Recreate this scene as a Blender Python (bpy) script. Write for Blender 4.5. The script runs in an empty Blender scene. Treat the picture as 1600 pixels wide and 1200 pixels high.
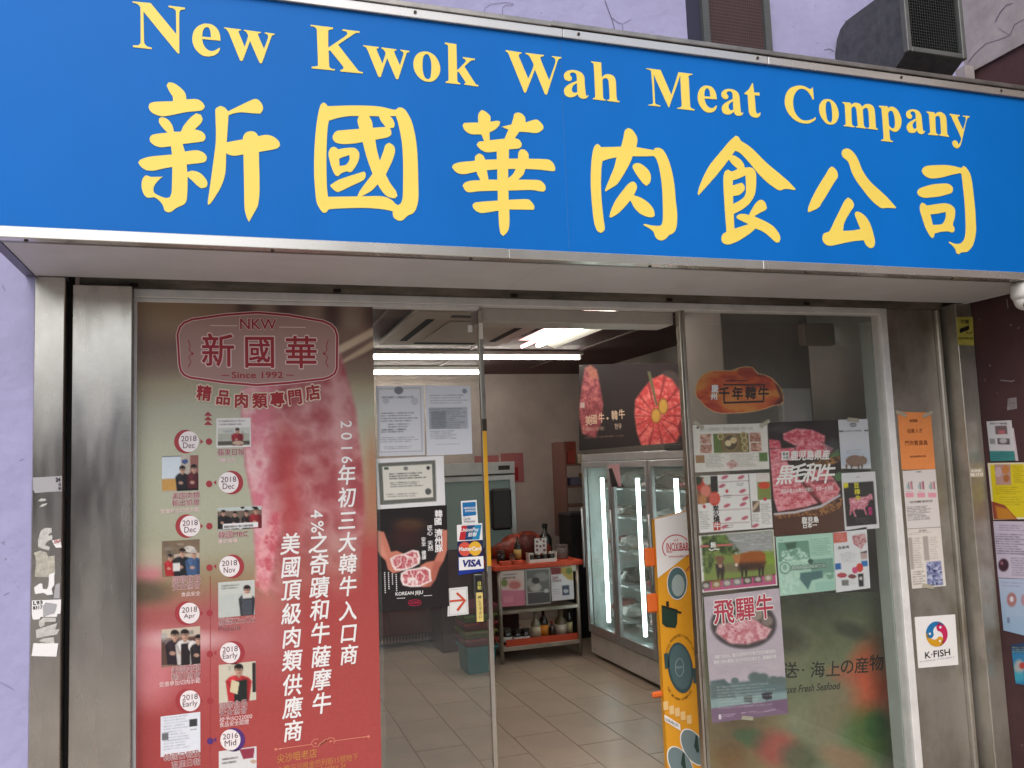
import bpy, math, random
import numpy as np
from mathutils import Matrix, Vector
random.seed(7)
RNG = np.random.RandomState(11)
SC = bpy.context.scene
COL = SC.collection

# ------------------------------------------------------------------ camera
CAM_POS = Vector((0.0, -3.4, 1.65))
FOCAL = 1318.5            # in pixels of a 1600 wide frame
YAW, PITCH, ROLL = math.radians(18.472), math.radians(5.365), math.radians(-2.211)
_f = Vector((math.sin(YAW) * math.cos(PITCH), math.cos(YAW) * math.cos(PITCH), math.sin(PITCH)))
_r = Vector((math.cos(YAW), -math.sin(YAW), 0))
_u = _r.cross(_f)
_r2 = _r * math.cos(ROLL) + _u * math.sin(ROLL)
_u2 = -_r * math.sin(ROLL) + _u * math.cos(ROLL)
cam = bpy.data.cameras.new('camera')
cam.sensor_fit = 'HORIZONTAL'
cam.sensor_width = 36.0
cam.lens = FOCAL / 1600 * 36
cam.clip_start = 0.05
cam.clip_end = 400
cam_ob = bpy.data.objects.new('camera', cam)
COL.objects.link(cam_ob)
m = Matrix((_r2, _u2, -_f)).transposed().to_4x4()
m.translation = CAM_POS
cam_ob.matrix_world = m
SC.camera = cam_ob

# ------------------------------------------------------------------ light
SUN_EL, SUN_AZ = math.radians(52), math.radians(205)   # azimuth clockwise from +Y (into the shop)
world = bpy.data.worlds.new('World')
SC.world = world
world.use_nodes = True
nt = world.node_tree
nt.nodes.clear()
sky = nt.nodes.new('ShaderNodeTexSky')
sky.sky_type = 'NISHITA'
sky.sun_disc = False
sky.sun_elevation = SUN_EL
sky.sun_rotation = SUN_AZ
sky.air_density = 1.0
sky.dust_density = 3.5
sky.ozone_density = 1.0
bg = nt.nodes.new('ShaderNodeBackground')
bg.inputs['Strength'].default_value = 0.15
wo = nt.nodes.new('ShaderNodeOutputWorld')
nt.links.new(sky.outputs[0], bg.inputs[0])
nt.links.new(bg.outputs[0], wo.inputs[0])
sun = bpy.data.lights.new('sun', 'SUN')
sun.energy = 0.6
sun.angle = math.radians(40)
sun.color = (1.0, 0.985, 0.96)
sun_ob = bpy.data.objects.new('sun', sun)
COL.objects.link(sun_ob)
sd = Vector((math.sin(SUN_AZ) * math.cos(SUN_EL), math.cos(SUN_AZ) * math.cos(SUN_EL), math.sin(SUN_EL)))
sun_ob.rotation_euler = sd.to_track_quat('Z', 'Y').to_euler()
sun_ob.location = (0, -8, 14)
SC.view_settings.view_transform = 'Standard'
SC.view_settings.look = 'None'
SC.view_settings.gamma = 1.0
SC.view_settings.exposure = 0.62
SC.view_settings.use_curve_mapping = False
SC.cycles.use_denoising = True
SC.cycles.max_bounces = 7
SC.cycles.diffuse_bounces = 4
SC.cycles.glossy_bounces = 4
SC.cycles.transparent_max_bounces = 24
SC.cycles.sample_clamp_indirect = 6.0
SC.cycles.caustics_reflective = False
SC.cycles.caustics_refractive = False

# ------------------------------------------------------------------ helpers: places in the street
def W(px, py, pl):
    """the point of a real plane ('x'|'y'|'z', value) that was surveyed at photo position px, py"""
    d = _r2 * ((px - 800) / FOCAL) - _u2 * ((py - 600) / FOCAL) + _f
    a = 'xyz'.index(pl[0])
    t = (pl[1] - CAM_POS[a]) / d[a]
    return CAM_POS + d * t

def off(pl, k):
    return (pl[0], pl[1] - 0.0007 * k)

def S(r, g, b, a=1.0):
    def f(c):
        c = c / 255.0
        return c / 12.92 if c <= 0.04045 else ((c + 0.055) / 1.055) ** 2.4
    return (f(r), f(g), f(b), a)

# ------------------------------------------------------------------ helpers: materials
MATS = {}
def mat(name, col=(0.5, 0.5, 0.5, 1), rough=0.5, metal=0.0, var=0.0, vscale=6.0, bump=0.0, bscale=40.0,
        spec=0.5, emit=None, estr=0.0, stretch=None, trans=0.0, alpha=1.0, coat=0.0, col2=None, dirt=0.0):
    if name in MATS:
        return MATS[name]
    m = bpy.data.materials.new(name)
    m.use_nodes = True
    n, l = m.node_tree.nodes, m.node_tree.links
    b = n['Principled BSDF']
    b.inputs['Base Color'].default_value = col
    b.inputs['Roughness'].default_value = rough
    b.inputs['Metallic'].default_value = metal
    b.inputs['Specular IOR Level'].default_value = spec
    b.inputs['Transmission Weight'].default_value = trans
    b.inputs['Alpha'].default_value = alpha
    b.inputs['Coat Weight'].default_value = coat
    if emit:
        b.inputs['Emission Color'].default_value = emit
        b.inputs['Emission Strength'].default_value = estr
    if var or bump or col2:
        tc = n.new('ShaderNodeTexCoord')
        mp = n.new('ShaderNodeMapping')
        l.new(tc.outputs['Object'], mp.inputs[0])
        if stretch:
            mp.inputs['Scale'].default_value = stretch
        if var or col2:
            nz = n.new('ShaderNodeTexNoise')
            nz.inputs['Scale'].default_value = vscale
            nz.inputs['Detail'].default_value = 6
            nz.inputs['Roughness'].default_value = 0.65
            l.new(mp.outputs[0], nz.inputs[0])
            rp = n.new('ShaderNodeValToRGB')
            c2 = col2 or tuple(max(0, x * (1 - var)) for x in col[:3]) + (1,)
            c1 = col if col2 else tuple(min(1, x * (1 + var * 0.6)) for x in col[:3]) + (1,)
            rp.color_ramp.elements[0].position = 0.35
            rp.color_ramp.elements[1].position = 0.68
            rp.color_ramp.elements[0].color = c2
            rp.color_ramp.elements[1].color = c1
            l.new(nz.outputs['Fac'], rp.inputs[0])
            l.new(rp.outputs[0], b.inputs['Base Color'])
            rr = n.new('ShaderNodeMapRange')
            rr.inputs['To Min'].default_value = max(0.02, rough - 0.08)
            rr.inputs['To Max'].default_value = min(1, rough + 0.1)
            l.new(nz.outputs['Fac'], rr.inputs['Value'])
            l.new(rr.outputs[0], b.inputs['Roughness'])
        if bump:
            n2 = n.new('ShaderNodeTexNoise')
            n2.inputs['Scale'].default_value = bscale
            n2.inputs['Detail'].default_value = 5
            l.new(mp.outputs[0], n2.inputs[0])
            bp = n.new('ShaderNodeBump')
            bp.inputs['Strength'].default_value = bump
            bp.inputs['Distance'].default_value = 0.01
            l.new(n2.outputs['Fac'], bp.inputs['Height'])
            l.new(bp.outputs[0], b.inputs['Normal'])
    MATS[name] = m
    return m

def glass_mat(name, tint=(0.985, 0.995, 0.99, 1), ior=1.72, rough=0.0, haze=0.0):
    if name in MATS:
        return MATS[name]
    m = bpy.data.materials.new(name)
    m.use_nodes = True
    n, l = m.node_tree.nodes, m.node_tree.links
    n.clear()
    o = n.new('ShaderNodeOutputMaterial')
    tr = n.new('ShaderNodeBsdfTransparent'); tr.inputs[0].default_value = tint
    gl = n.new('ShaderNodeBsdfGlossy'); gl.inputs['Roughness'].default_value = rough
    fr = n.new('ShaderNodeFresnel'); fr.inputs[0].default_value = ior
    mx = n.new('ShaderNodeMixShader')
    ge = n.new('ShaderNodeNewGeometry')      # the sheet reflects at its front face only: no inner total reflection
    iv = n.new('ShaderNodeMath'); iv.operation = 'SUBTRACT'; iv.inputs[0].default_value = 1.0
    ml = n.new('ShaderNodeMath'); ml.operation = 'MULTIPLY'
    l.new(ge.outputs['Backfacing'], iv.inputs[1]); l.new(iv.outputs[0], ml.inputs[0]); l.new(fr.outputs[0], ml.inputs[1])
    l.new(ml.outputs[0], mx.inputs[0]); l.new(tr.outputs[0], mx.inputs[1]); l.new(gl.outputs[0], mx.inputs[2])
    last = mx
    if haze:
        df = n.new('ShaderNodeBsdfDiffuse'); df.inputs[0].default_value = (0.56, 0.62, 0.55, 1)
        nz = n.new('ShaderNodeTexNoise'); nz.inputs['Scale'].default_value = 3.5; nz.inputs['Detail'].default_value = 8
        tc = n.new('ShaderNodeTexCoord'); l.new(tc.outputs['Object'], nz.inputs[0])
        mr = n.new('ShaderNodeMapRange'); mr.inputs['From Min'].default_value = 0.3; mr.inputs['From Max'].default_value = 0.75
        mr.inputs['To Min'].default_value = haze * 0.5; mr.inputs['To Max'].default_value = haze * 1.5
        l.new(nz.outputs['Fac'], mr.inputs['Value'])
        m2 = n.new('ShaderNodeMixShader')
        l.new(mr.outputs[0], m2.inputs[0]); l.new(mx.outputs[0], m2.inputs[1]); l.new(df.outputs[0], m2.inputs[2])
        last = m2
    l.new(last.outputs[0], o.inputs[0])
    MATS[name] = m
    return m

def print_mat(name='printed_sheet', rough=0.45):
    if name in MATS:
        return MATS[name]
    m = bpy.data.materials.new(name)
    m.use_nodes = True
    n, l = m.node_tree.nodes, m.node_tree.links
    b = n['Principled BSDF']
    b.inputs['Roughness'].default_value = rough
    a = n.new('ShaderNodeAttribute'); a.attribute_name = 'Col'
    l.new(a.outputs['Color'], b.inputs['Base Color'])
    MATS[name] = m
    return m

# ------------------------------------------------------------------ helpers: meshes and objects
def link(name, mesh, parent=None):
    o = bpy.data.objects.new(name, mesh)
    COL.objects.link(o)
    if parent:
        o.parent = parent
    return o

def tag(o, label, cat, group=None):
    o['label'] = label
    o['category'] = cat
    if group:
        o['group'] = group
    return o

def thing(name, label, cat, group=None):
    return tag(link(name, None), label, cat, group)

def struct(o):
    o['kind'] = 'structure'
    return o

class MB:
    def __init__(s):
        s.v, s.f = [], []
    def add(s, v, f):
        k = len(s.v)
        s.v += [tuple(p) for p in v]
        s.f += [tuple(i + k for i in q) for q in f]
        return s
    def box(s, x0, y0, z0, x1, y1, z1, bevel=0.0):
        x0, x1 = min(x0, x1), max(x0, x1); y0, y1 = min(y0, y1), max(y0, y1); z0, z1 = min(z0, z1), max(z0, z1)
        b = min(bevel, 0.45 * min(x1 - x0, y1 - y0, z1 - z0))
        if b <= 0:
            v = [(x, y, z) for x in (x0, x1) for y in (y0, y1) for z in (z0, z1)]
            f = [(0, 1, 3, 2), (4, 6, 7, 5), (0, 4, 5, 1), (2, 3, 7, 6), (0, 2, 6, 4), (1, 5, 7, 3)]
            return s.add(v, f)
        # chamfered box
        v, idx = [], {}
        for sx in (0, 1):
            for sy in (0, 1):
                for sz in (0, 1):
                    X, Y, Z = (x0, x1)[sx], (y0, y1)[sy], (z0, z1)[sz]
                    ix, iy, iz = X + b * (1 - 2 * sx), Y + b * (1 - 2 * sy), Z + b * (1 - 2 * sz)
                    for a, p in enumerate(((X, iy, iz), (ix, Y, iz), (ix, iy, Z))):
                        idx[(sx, sy, sz, a)] = len(v); v.append(p)
        g = lambda sx, sy, sz, a: idx[(sx, sy, sz, a)]
        f = []
        for q in (0, 1):
            f.append([g(q, 0, 0, 0), g(q, 1, 0, 0), g(q, 1, 1, 0), g(q, 0, 1, 0)])
            f.append([g(0, q, 0, 1), g(1, q, 0, 1), g(1, q, 1, 1), g(0, q, 1, 1)])
            f.append([g(0, 0, q, 2), g(1, 0, q, 2), g(1, 1, q, 2), g(0, 1, q, 2)])
        for p in (0, 1):
            for q in (0, 1):
                f.append([g(p, q, 0, 0), g(p, q, 1, 0), g(p, q, 1, 1), g(p, q, 0, 1)])
                f.append([g(p, 0, q, 0), g(p, 1, q, 0), g(p, 1, q, 2), g(p, 0, q, 2)])
                f.append([g(0, p, q, 1), g(1, p, q, 1), g(1, p, q, 2), g(0, p, q, 2)])
        for a in (0, 1):
            for bb in (0, 1):
                for c in (0, 1):
                    f.append([g(a, bb, c, 0), g(a, bb, c, 1), g(a, bb, c, 2)])
        return s.add(v, f)
    def quad(s, a, b, c, d):
        return s.add([a, b, c, d], [(0, 1, 2, 3)])
    def slab(s, quad, n, th):
        """four corner points extruded by th along n"""
        n = Vector(n)
        a = [Vector(p) for p in quad]
        b = [p + n * th for p in a]
        return s.add(a + b, [(0, 1, 2, 3), (7, 6, 5, 4), (0, 4, 5, 1), (1, 5, 6, 2), (2, 6, 7, 3), (3, 7, 4, 0)])
    def prism(s, pts, n, th):
        n = Vector(n); k = len(pts)
        a = [Vector(p) for p in pts]; b = [p + n * th for p in a]
        return s.add(a + b, [tuple(range(k)), tuple(range(2 * k - 1, k - 1, -1))] +
                     [(i, k + i, k + (i + 1) % k, (i + 1) % k) for i in range(k)])
    def tube(s, a, b, r, n=10, r2=None):
        a, b = Vector(a), Vector(b)
        d = (b - a).normalized()
        u = d.orthogonal().normalized(); w = d.cross(u)
        r2 = r if r2 is None else r2
        v = []
        for p, q in ((a, r), (b, r2)):
            for i in range(n):
                t = 2 * math.pi * i / n
                v.append(p + u * (math.cos(t) * q) + w * (math.sin(t) * q))
        f = [(i, (i + 1) % n, n + (i + 1) % n, n + i) for i in range(n)]
        f += [tuple(range(n - 1, -1, -1)), tuple(range(n, 2 * n))]
        return s.add(v, f)
    def lathe(s, c, prof, n=16):
        """profile of (radius, z) turned about a vertical axis through c"""
        v, f = [], []
        for r, z in prof:
            for i in range(n):
                t = 2 * math.pi * i / n
                v.append((c[0] + r * math.cos(t), c[1] + r * math.sin(t), c[2] + z))
        for j in range(len(prof) - 1):
            for i in range(n):
                f.append((j * n + i, j * n + (i + 1) % n, (j + 1) * n + (i + 1) % n, (j + 1) * n + i))
        f.append(tuple(range(n - 1, -1, -1)))
        f.append(tuple((len(prof) - 1) * n + i for i in range(n)))
        return s.add(v, f)
    def blob(s, c, r, seed=0, amp=0.15, n=9, mlt=14):
        rr = random.Random(seed)
        ph = [rr.uniform(0, 6.28) for _ in range(6)]
        v, f = [], []
        for j in range(n + 1):
            a = math.pi * j / n
            for i in range(mlt):
                t = 2 * math.pi * i / mlt
                k = 1 + amp * (math.sin(3 * t + ph[0]) * math.sin(2 * a + ph[1]) + 0.6 * math.sin(5 * t + ph[2] + 3 * a))
                v.append((c[0] + r[0] * k * math.sin(a) * math.cos(t), c[1] + r[1] * k * math.sin(a) * math.sin(t), c[2] + r[2] * k * math.cos(a)))
        for j in range(n):
            for i in range(mlt):
                f.append((j * mlt + i, (j + 1) * mlt + i, (j + 1) * mlt + (i + 1) % mlt, j * mlt + (i + 1) % mlt))
        return s.add(v, f)
    def build(s, name, m, parent=None, smooth=False):
        me = bpy.data.meshes.new(name)
        me.from_pydata(s.v, [], s.f)
        me.materials.append(m)
        if smooth:
            me.polygons.foreach_set('use_smooth', [True] * len(me.polygons))
        me.update()
        return link(name, me, parent)

def box(name, m, parent, *a, bevel=0.0):
    return MB().box(*a, bevel=bevel).build(name, m, parent)

# ------------------------------------------------------------------ helpers: flat print
NRM = {'y': Vector((0, 1, 0)), 'x': Vector((1, 0, 0))}
def pslope(px, py):            # photo slope of a level line along the shop front
    return (571 - py) / (4766 - px)
def plean(px, py):             # photo lean of a plumb line
    return (px - 258) / (py + 13429)

_tc = {}
def text_mesh(s, bold=0.0):
    k = (s, bold)
    if k not in _tc:
        c = bpy.data.curves.new('t', 'FONT')
        c.body = s
        c.resolution_u = 3
        c.offset = bold
        o = bpy.data.objects.new('t', c)
        COL.objects.link(o)
        dg = bpy.context.evaluated_depsgraph_get()
        dg.update()
        me = bpy.data.meshes.new_from_object(o.evaluated_get(dg))
        v = [(p.co.x, p.co.y) for p in me.vertices]
        f = [tuple(p.vertices) for p in me.polygons]
        bpy.data.objects.remove(o); bpy.data.curves.remove(c); bpy.data.meshes.remove(me)
        _tc[k] = (v, f)
    return _tc[k]

def shifts(bold):
    n = 4 if bold < 0.03 else 8
    return [(0, 0)] + [(bold * math.cos(2 * math.pi * (i + .5) / n), bold * math.sin(2 * math.pi * (i + .5) / n)) for i in range(n)]

def text(mb, s, x0, yc, x1, h, pl, k=3, bold=0.0, sl=None, shear=0.0):
    """write s so that its ink fills photo span x0..x1 (centre height yc at x0) and h pixels of height"""
    if bold and any(ord(ch) > 255 for ch in s):      # heavier weight for square characters: stacked shifted strokes
        e = (x1 - x0) / max(1, len(s))
        for j, (dx, dy) in enumerate(shifts(bold)):
            text(mb, s, x0 + dx * e, yc + dy * h, x1 + dx * e, h, pl, k + 0.06 * j, 0.0, sl, shear)
        return
    v, f = text_mesh(s, bold)
    if not v:
        return
    xs = [p[0] for p in v]; ys = [p[1] for p in v]
    ax, bx, ay, by = min(xs), max(xs), min(ys), max(ys)
    sl = pslope((x0 + x1) / 2, yc) if sl is None else sl
    P_ = off(pl, k)
    out = []
    for a, b in v:
        u = (a - ax) / (bx - ax); w = (b - ay) / (by - ay)
        x = x0 + (x1 - x0) * u
        y = yc + sl * (x - x0) + (0.5 - w) * h
        x += plean(x, y) * (y - yc) + shear * (w - 0.5) * h
        out.append(W(x, y, P_))
    mb.add(out, f)

def glyph(mb, ch, cx, cy, w, h, pl, k=3, bold=0.0, rot=0.0, sl=None, shear=0.0):
    """one CJK character in its em cell, centred at photo cx, cy"""
    if bold and ord(ch) > 255:
        for j, (dx, dy) in enumerate(shifts(bold)):
            glyph(mb, ch, cx + dx * w, cy + dy * h, w, h, pl, k + 0.06 * j, 0.0, rot, sl, shear)
        return
    v, f = text_mesh(ch, bold)
    if not v:
        return
    sl = pslope(cx, cy) if sl is None else sl
    P_ = off(pl, k)
    xs = [p[0] for p in v]; ys = [p[1] for p in v]
    if ord(ch) > 255:
        ex, ey, es = 0.47, 0.345, 0.93
    else:
        ex, ey, es = (min(xs) + max(xs)) / 2, (min(ys) + max(ys)) / 2, max(max(xs) - min(xs), max(ys) - min(ys))
    cr, sr = math.cos(rot), math.sin(rot)
    out = []
    for a, b in v:
        u = (a - ex) / es; t = -(b - ey) / es
        u, t = u * cr - t * sr, u * sr + t * cr
        x = cx + u * w - shear * t * h
        y = cy + t * h + sl * u * w
        x += plean(x, y) * (y - cy)
        out.append(W(x, y, P_))
    mb.add(out, f)

def vtext(mb, s, x0, y0, x1, y1, size, pl, k=3, bold=0.0, shear=0.0):
    n = len(s)
    for i, ch in enumerate(s):
        t = i / max(1, n - 1)
        if ch != ' ':
            glyph(mb, ch, x0 + (x1 - x0) * t, y0 + (y1 - y0) * t, size, size, pl, k, bold, shear=shear)

def ppoly(mb, pts, pl, k=2):
    P_ = off(pl, k)
    mb.add([W(x, y, P_) for x, y in pts], [tuple(range(len(pts)))])

def pell(mb, cx, cy, rx, ry, pl, k=2, n=28, rot=0.0):
    ppoly(mb, [(cx + rx * math.cos(t) * math.cos(rot) - ry * math.sin(t) * math.sin(rot),
                cy + rx * math.cos(t) * math.sin(rot) + ry * math.sin(t) * math.cos(rot)) for t in [2 * math.pi * i / n for i in range(n)]], pl, k)

def pline(mb, pts, w, pl, k=2):
    P_ = off(pl, k)
    L, Rr = [], []
    ring = len(pts) > 3 and pts[0] == pts[-1]
    for i, p in enumerate(pts):
        a = pts[max(0, i - 1)]; b = pts[min(len(pts) - 1, i + 1)]
        if ring and i in (0, len(pts) - 1):
            a, b = pts[-2], pts[1]
        dx, dy = b[0] - a[0], b[1] - a[1]
        d = math.hypot(dx, dy) or 1
        nx, ny = -dy / d * w / 2, dx / d * w / 2
        L.append(W(p[0] + nx, p[1] + ny, P_)); Rr.append(W(p[0] - nx, p[1] - ny, P_))
    n = len(pts)
    mb.add(L + Rr, [(i, i + 1, n + i + 1, n + i) for i in range(n - 1)])

# value noise
_g = RNG.rand(256, 256)
def vnoise(x, y):
    xi = np.floor(x).astype(int); yi = np.floor(y).astype(int)
    fx = x - xi; fy = y - yi
    fx = fx * fx * (3 - 2 * fx); fy = fy * fy * (3 - 2 * fy)
    g = lambda a, b: _g[a % 256, b % 256]
    return (g(xi, yi) * (1 - fx) + g(xi + 1, yi) * fx) * (1 - fy) + (g(xi, yi + 1) * (1 - fx) + g(xi + 1, yi + 1) * fx) * fy
def fbm(x, y, o=4):
    s = 0; a = 0.5
    for i in range(o):
        s = s + a * vnoise(x * 2 ** i + 17 * i, y * 2 ** i + 31 * i); a *= 0.5
    return s / (1 - 0.5 ** o)

class Canvas:
    """a printed picture: fine mesh grid whose vertices carry the ink colour"""
    def __init__(s, quad, pl, cell=1.5, bg=(240, 240, 238), k=1):
        s.q = [np.array(p, float) for p in quad]; s.pl = off(pl, k)
        w = max(np.linalg.norm(s.q[1] - s.q[0]), np.linalg.norm(s.q[2] - s.q[3]))
        h = max(np.linalg.norm(s.q[3] - s.q[0]), np.linalg.norm(s.q[2] - s.q[1]))
        s.nx, s.ny = max(4, int(w / cell)), max(4, int(h / cell))
        u, v = np.meshgrid(np.linspace(0, 1, s.nx + 1), np.linspace(0, 1, s.ny + 1))
        tl, tr, br, bl = s.q
        s.X = (tl[0] * (1 - u) + tr[0] * u) * (1 - v) + (bl[0] * (1 - u) + br[0] * u) * v
        s.Y = (tl[1] * (1 - u) + tr[1] * u) * (1 - v) + (bl[1] * (1 - u) + br[1] * u) * v
        s.u, s.v = u, v
        s.c = np.zeros(s.X.shape + (3,)); s.c[:] = bg
    def put(s, mask, col, a=1.0):
        m = np.clip(mask * a, 0, 1)[..., None]
        c = np.array(col, float)
        s.c = s.c * (1 - m) + c * m
        return s
    def rect(s, x0, y0, x1, y1, col, a=1.0, soft=0.8, sl=None):
        sl = pslope((x0 + x1) / 2, (y0 + y1) / 2) if sl is None else sl
        yy = s.Y - sl * (s.X - x0); xx = s.X - plean(s.X, s.Y) * (s.Y - (y0 + y1) / 2)
        f = lambda d: np.clip(d / soft + 0.5, 0, 1)
        return s.put(f(xx - x0) * f(x1 - xx) * f(yy - y0) * f(y1 - yy), col, a)
    def ell(s, cx, cy, rx, ry, col, a=1.0, soft=0.12, rot=0.0):
        dx, dy = s.X - cx, s.Y - cy
        xx = dx * math.cos(rot) + dy * math.sin(rot); yy = -dx * math.sin(rot) + dy * math.cos(rot)
        d = np.sqrt((xx / rx) ** 2 + (yy / ry) ** 2)
        return s.put(np.clip((1 - d) / soft + 0.5, 0, 1), col, a)
    def pmask(s, pts, soft=1.0):
        ins = np.zeros(s.X.shape, bool)
        dist = np.full(s.X.shape, 1e9)
        n = len(pts)
        for i in range(n):
            x1, y1 = pts[i]; x2, y2 = pts[(i + 1) % n]
            c = ((y1 > s.Y) != (y2 > s.Y)) & (s.X < (x2 - x1) * (s.Y - y1) / ((y2 - y1) or 1e-9) + x1)
            ins ^= c
            L = (x2 - x1) ** 2 + (y2 - y1) ** 2 or 1e-9
            t = np.clip(((s.X - x1) * (x2 - x1) + (s.Y - y1) * (y2 - y1)) / L, 0, 1)
            dist = np.minimum(dist, np.hypot(s.X - x1 - t * (x2 - x1), s.Y - y1 - t * (y2 - y1)))
        sd = np.where(ins, dist, -dist)
        return np.clip(sd / soft + 0.5, 0, 1)
    def poly(s, pts, col, a=1.0, soft=1.0):
        return s.put(s.pmask(pts, soft), col, a)
    def meat(s, mask, lean=(190, 62, 66), fat=(238, 190, 190), sc=6.0, amt=0.5, a=1.0, sx=1.0):
        n = fbm(s.X / sc * sx, s.Y / sc, 4)
        r = np.abs(fbm(s.X / sc * 1.7 + 40, s.Y / sc * 1.7 + 9, 3) - 0.5) * 2
        t = np.clip((n - 0.5) * 2.2 + amt + (0.25 - r) * 1.2, 0, 1)[..., None]
        c = np.array(lean, float) * (1 - t) + np.array(fat, float) * t
        m = np.clip(mask * a, 0, 1)[..., None]
        s.c = s.c * (1 - m) + c * m
        return s
    def grain(s, amt=8, sc=3.0, mask=1.0):
        n = (fbm(s.X / sc, s.Y / sc, 4) - 0.5) * 2 * amt
        s.c = s.c + (n * mask)[..., None]
        return s
    def lines(s, x0, y0, x1, y1, n, col, a=0.7, fill=0.55, sl=None, seed=0, vert=False):
        sl = pslope((x0 + x1) / 2, (y0 + y1) / 2) if sl is None else sl
        xx = s.X - plean(s.X, s.Y) * (s.Y - (y0 + y1) / 2); yy = s.Y - sl * (s.X - x0)
        if vert:
            xx, yy = yy, xx; x0, y0, x1, y1 = y0, x0, y1, x1
        ph = (y1 - y0) / n
        r = (yy - y0) / ph
        row = np.floor(r).astype(int)
        ok = (xx >= x0) & (xx <= x1) & (row >= 0) & (row < n)
        endr = _g[(row * 7 + seed) % 256, (row * 3 + 5 + seed) % 256]
        ok &= xx < x0 + (x1 - x0) * (0.62 + 0.38 * np.sqrt(endr))
        inn = np.clip(1 - np.abs(r - row - 0.5) / (fill * 0.62), 0, 1)
        word = vnoise(xx / 2.6 + seed * 3.1, row * 5.7 + seed) * 0.9 + 0.25
        return s.put(ok * np.clip(inn * 1.6, 0, 1) * np.clip(word, 0, 1), col, a)
    def person(s, cx, top, h, shirt, skin=(206, 164, 140), hair=(35, 28, 26), wide=1.0):
        r = h * 0.125
        sh = np.array(shirt, float); dk = sh * 0.62; lt = np.clip(sh * 1.25 + 12, 0, 255)
        s.poly([(cx - r * 1.7 * wide, top + h), (cx - r * 2.2 * wide, top + r * 3.5), (cx - r * 1.6 * wide, top + r * 2.7), (cx - r * 0.6, top + r * 2.25), (cx + r * 0.6, top + r * 2.25),
                (cx + r * 1.6 * wide, top + r * 2.7), (cx + r * 2.2 * wide, top + r * 3.5), (cx + r * 1.7 * wide, top + h)], shirt, soft=1.6)
        s.poly([(cx + r * 0.7, top + r * 2.7), (cx + r * 1.8 * wide, top + r * 3.0), (cx + r * 1.7 * wide, top + h), (cx + r * 0.9, top + h)], dk, 0.55, soft=2.5)
        s.ell(cx - r * 1.0 * wide, top + r * 3.6, r * 0.6, r * 1.2, lt, 0.5, soft=0.9)
        s.poly([(cx - r * 2.1 * wide, top + r * 3.4), (cx - r * 1.5 * wide, top + r * 3.6), (cx - r * 0.9, top + r * 5.4), (cx - r * 1.5, top + r * 5.6)], dk, 0.4, soft=1.6)
        s.ell(cx - r * 0.5, top + r * 5.3, r * 0.75, r * 0.5, skin, 0.85, soft=0.5)
        s.ell(cx, top + r * 2.2, r * 0.45, r * 0.6, np.array(skin) * 0.8, soft=0.3)
        s.ell(cx, top + r * 0.8, r * 0.92, r * 0.95, hair, soft=0.3)
        s.ell(cx, top + r * 1.35, r * 0.78, r * 1.0, skin, soft=0.35)
        s.ell(cx + r * 0.4, top + r * 1.5, r * 0.35, r * 0.8, np.array(skin) * 0.72, 0.6, soft=0.9)
        s.ell(cx, top + r * 1.2, r * 0.6, r * 0.16, np.array(skin) * 0.45, 0.75, soft=0.9)
        s.ell(cx, top + r * 1.85, r * 0.3, r * 0.12, (150, 80, 74), 0.6, soft=0.9)
        s.ell(cx, top + r * 0.45, r * 0.85, r * 0.5, hair, soft=0.35)
        return s
    def clutter(s, n, x0, y0, x1, y1, seed=0, a=0.45, big=0.3):
        """soft muted patches: the busy background of a snapshot"""
        rr = random.Random(seed)
        for i in range(n):
            w, h = rr.uniform(.05, big) * (x1 - x0), rr.uniform(.05, big) * (y1 - y0)
            x, y = rr.uniform(x0, x1), rr.uniform(y0, y1)
            g = rr.uniform(50, 225); t = rr.uniform(-22, 22)
            s.rect(x - w / 2, y - h / 2, x + w / 2, y + h / 2, (g + t, g, g - t), a * rr.uniform(.4, 1), soft=2.0)
        return s
    def build(s, name, parent, m=None):
        nx, ny = s.nx + 1, s.ny + 1
        P_ = s.pl
        dirx = (s.X - 800) / FOCAL; diry = -(s.Y - 600) / FOCAL
        D = [dirx * _r2[i] + diry * _u2[i] + _f[i] for i in range(3)]
        a = 'xyz'.index(P_[0])
        t = (P_[1] - CAM_POS[a]) / D[a]
        co = np.stack([CAM_POS[i] + D[i] * t for i in range(3)], -1).reshape(-1, 3)
        me = bpy.data.meshes.new(name)
        nf = s.nx * s.ny
        me.vertices.add(nx * ny); me.vertices.foreach_set('co', co.astype(np.float32).ravel())
        i, j = np.meshgrid(np.arange(s.nx), np.arange(s.ny))
        b = (j * nx + i).ravel()
        idx = np.stack([b, b + nx, b + nx + 1, b + 1], -1).ravel()
        me.loops.add(nf * 4); me.loops.foreach_set('vertex_index', idx.astype(np.int32))
        me.polygons.add(nf); me.polygons.foreach_set('loop_start', np.arange(nf, dtype=np.int32) * 4)
        at = me.color_attributes.new('Col', 'FLOAT_COLOR', 'POINT')
        c = np.clip(s.c, 0, 255) / 255.0
        lin = np.where(c <= 0.04045, c / 12.92, ((c + 0.055) / 1.055) ** 2.4).reshape(-1, 3)
        at.data.foreach_set('color', np.concatenate([lin, np.ones((len(lin), 1))], 1).astype(np.float32).ravel())
        me.materials.append(m or print_mat())
        me.update(); me.validate()
        return link(name, me, parent)

def sheet(name, label, cat, quad, pl, m, group=None, th=0.0012):
    """a sheet of paper, film or card: four surveyed corners on a plane, real thickness behind its face"""
    mb = MB().slab([W(x, y, pl) for x, y in quad], NRM[pl[0]], th)
    return tag(mb.build(name, m), label, cat, group)

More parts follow.
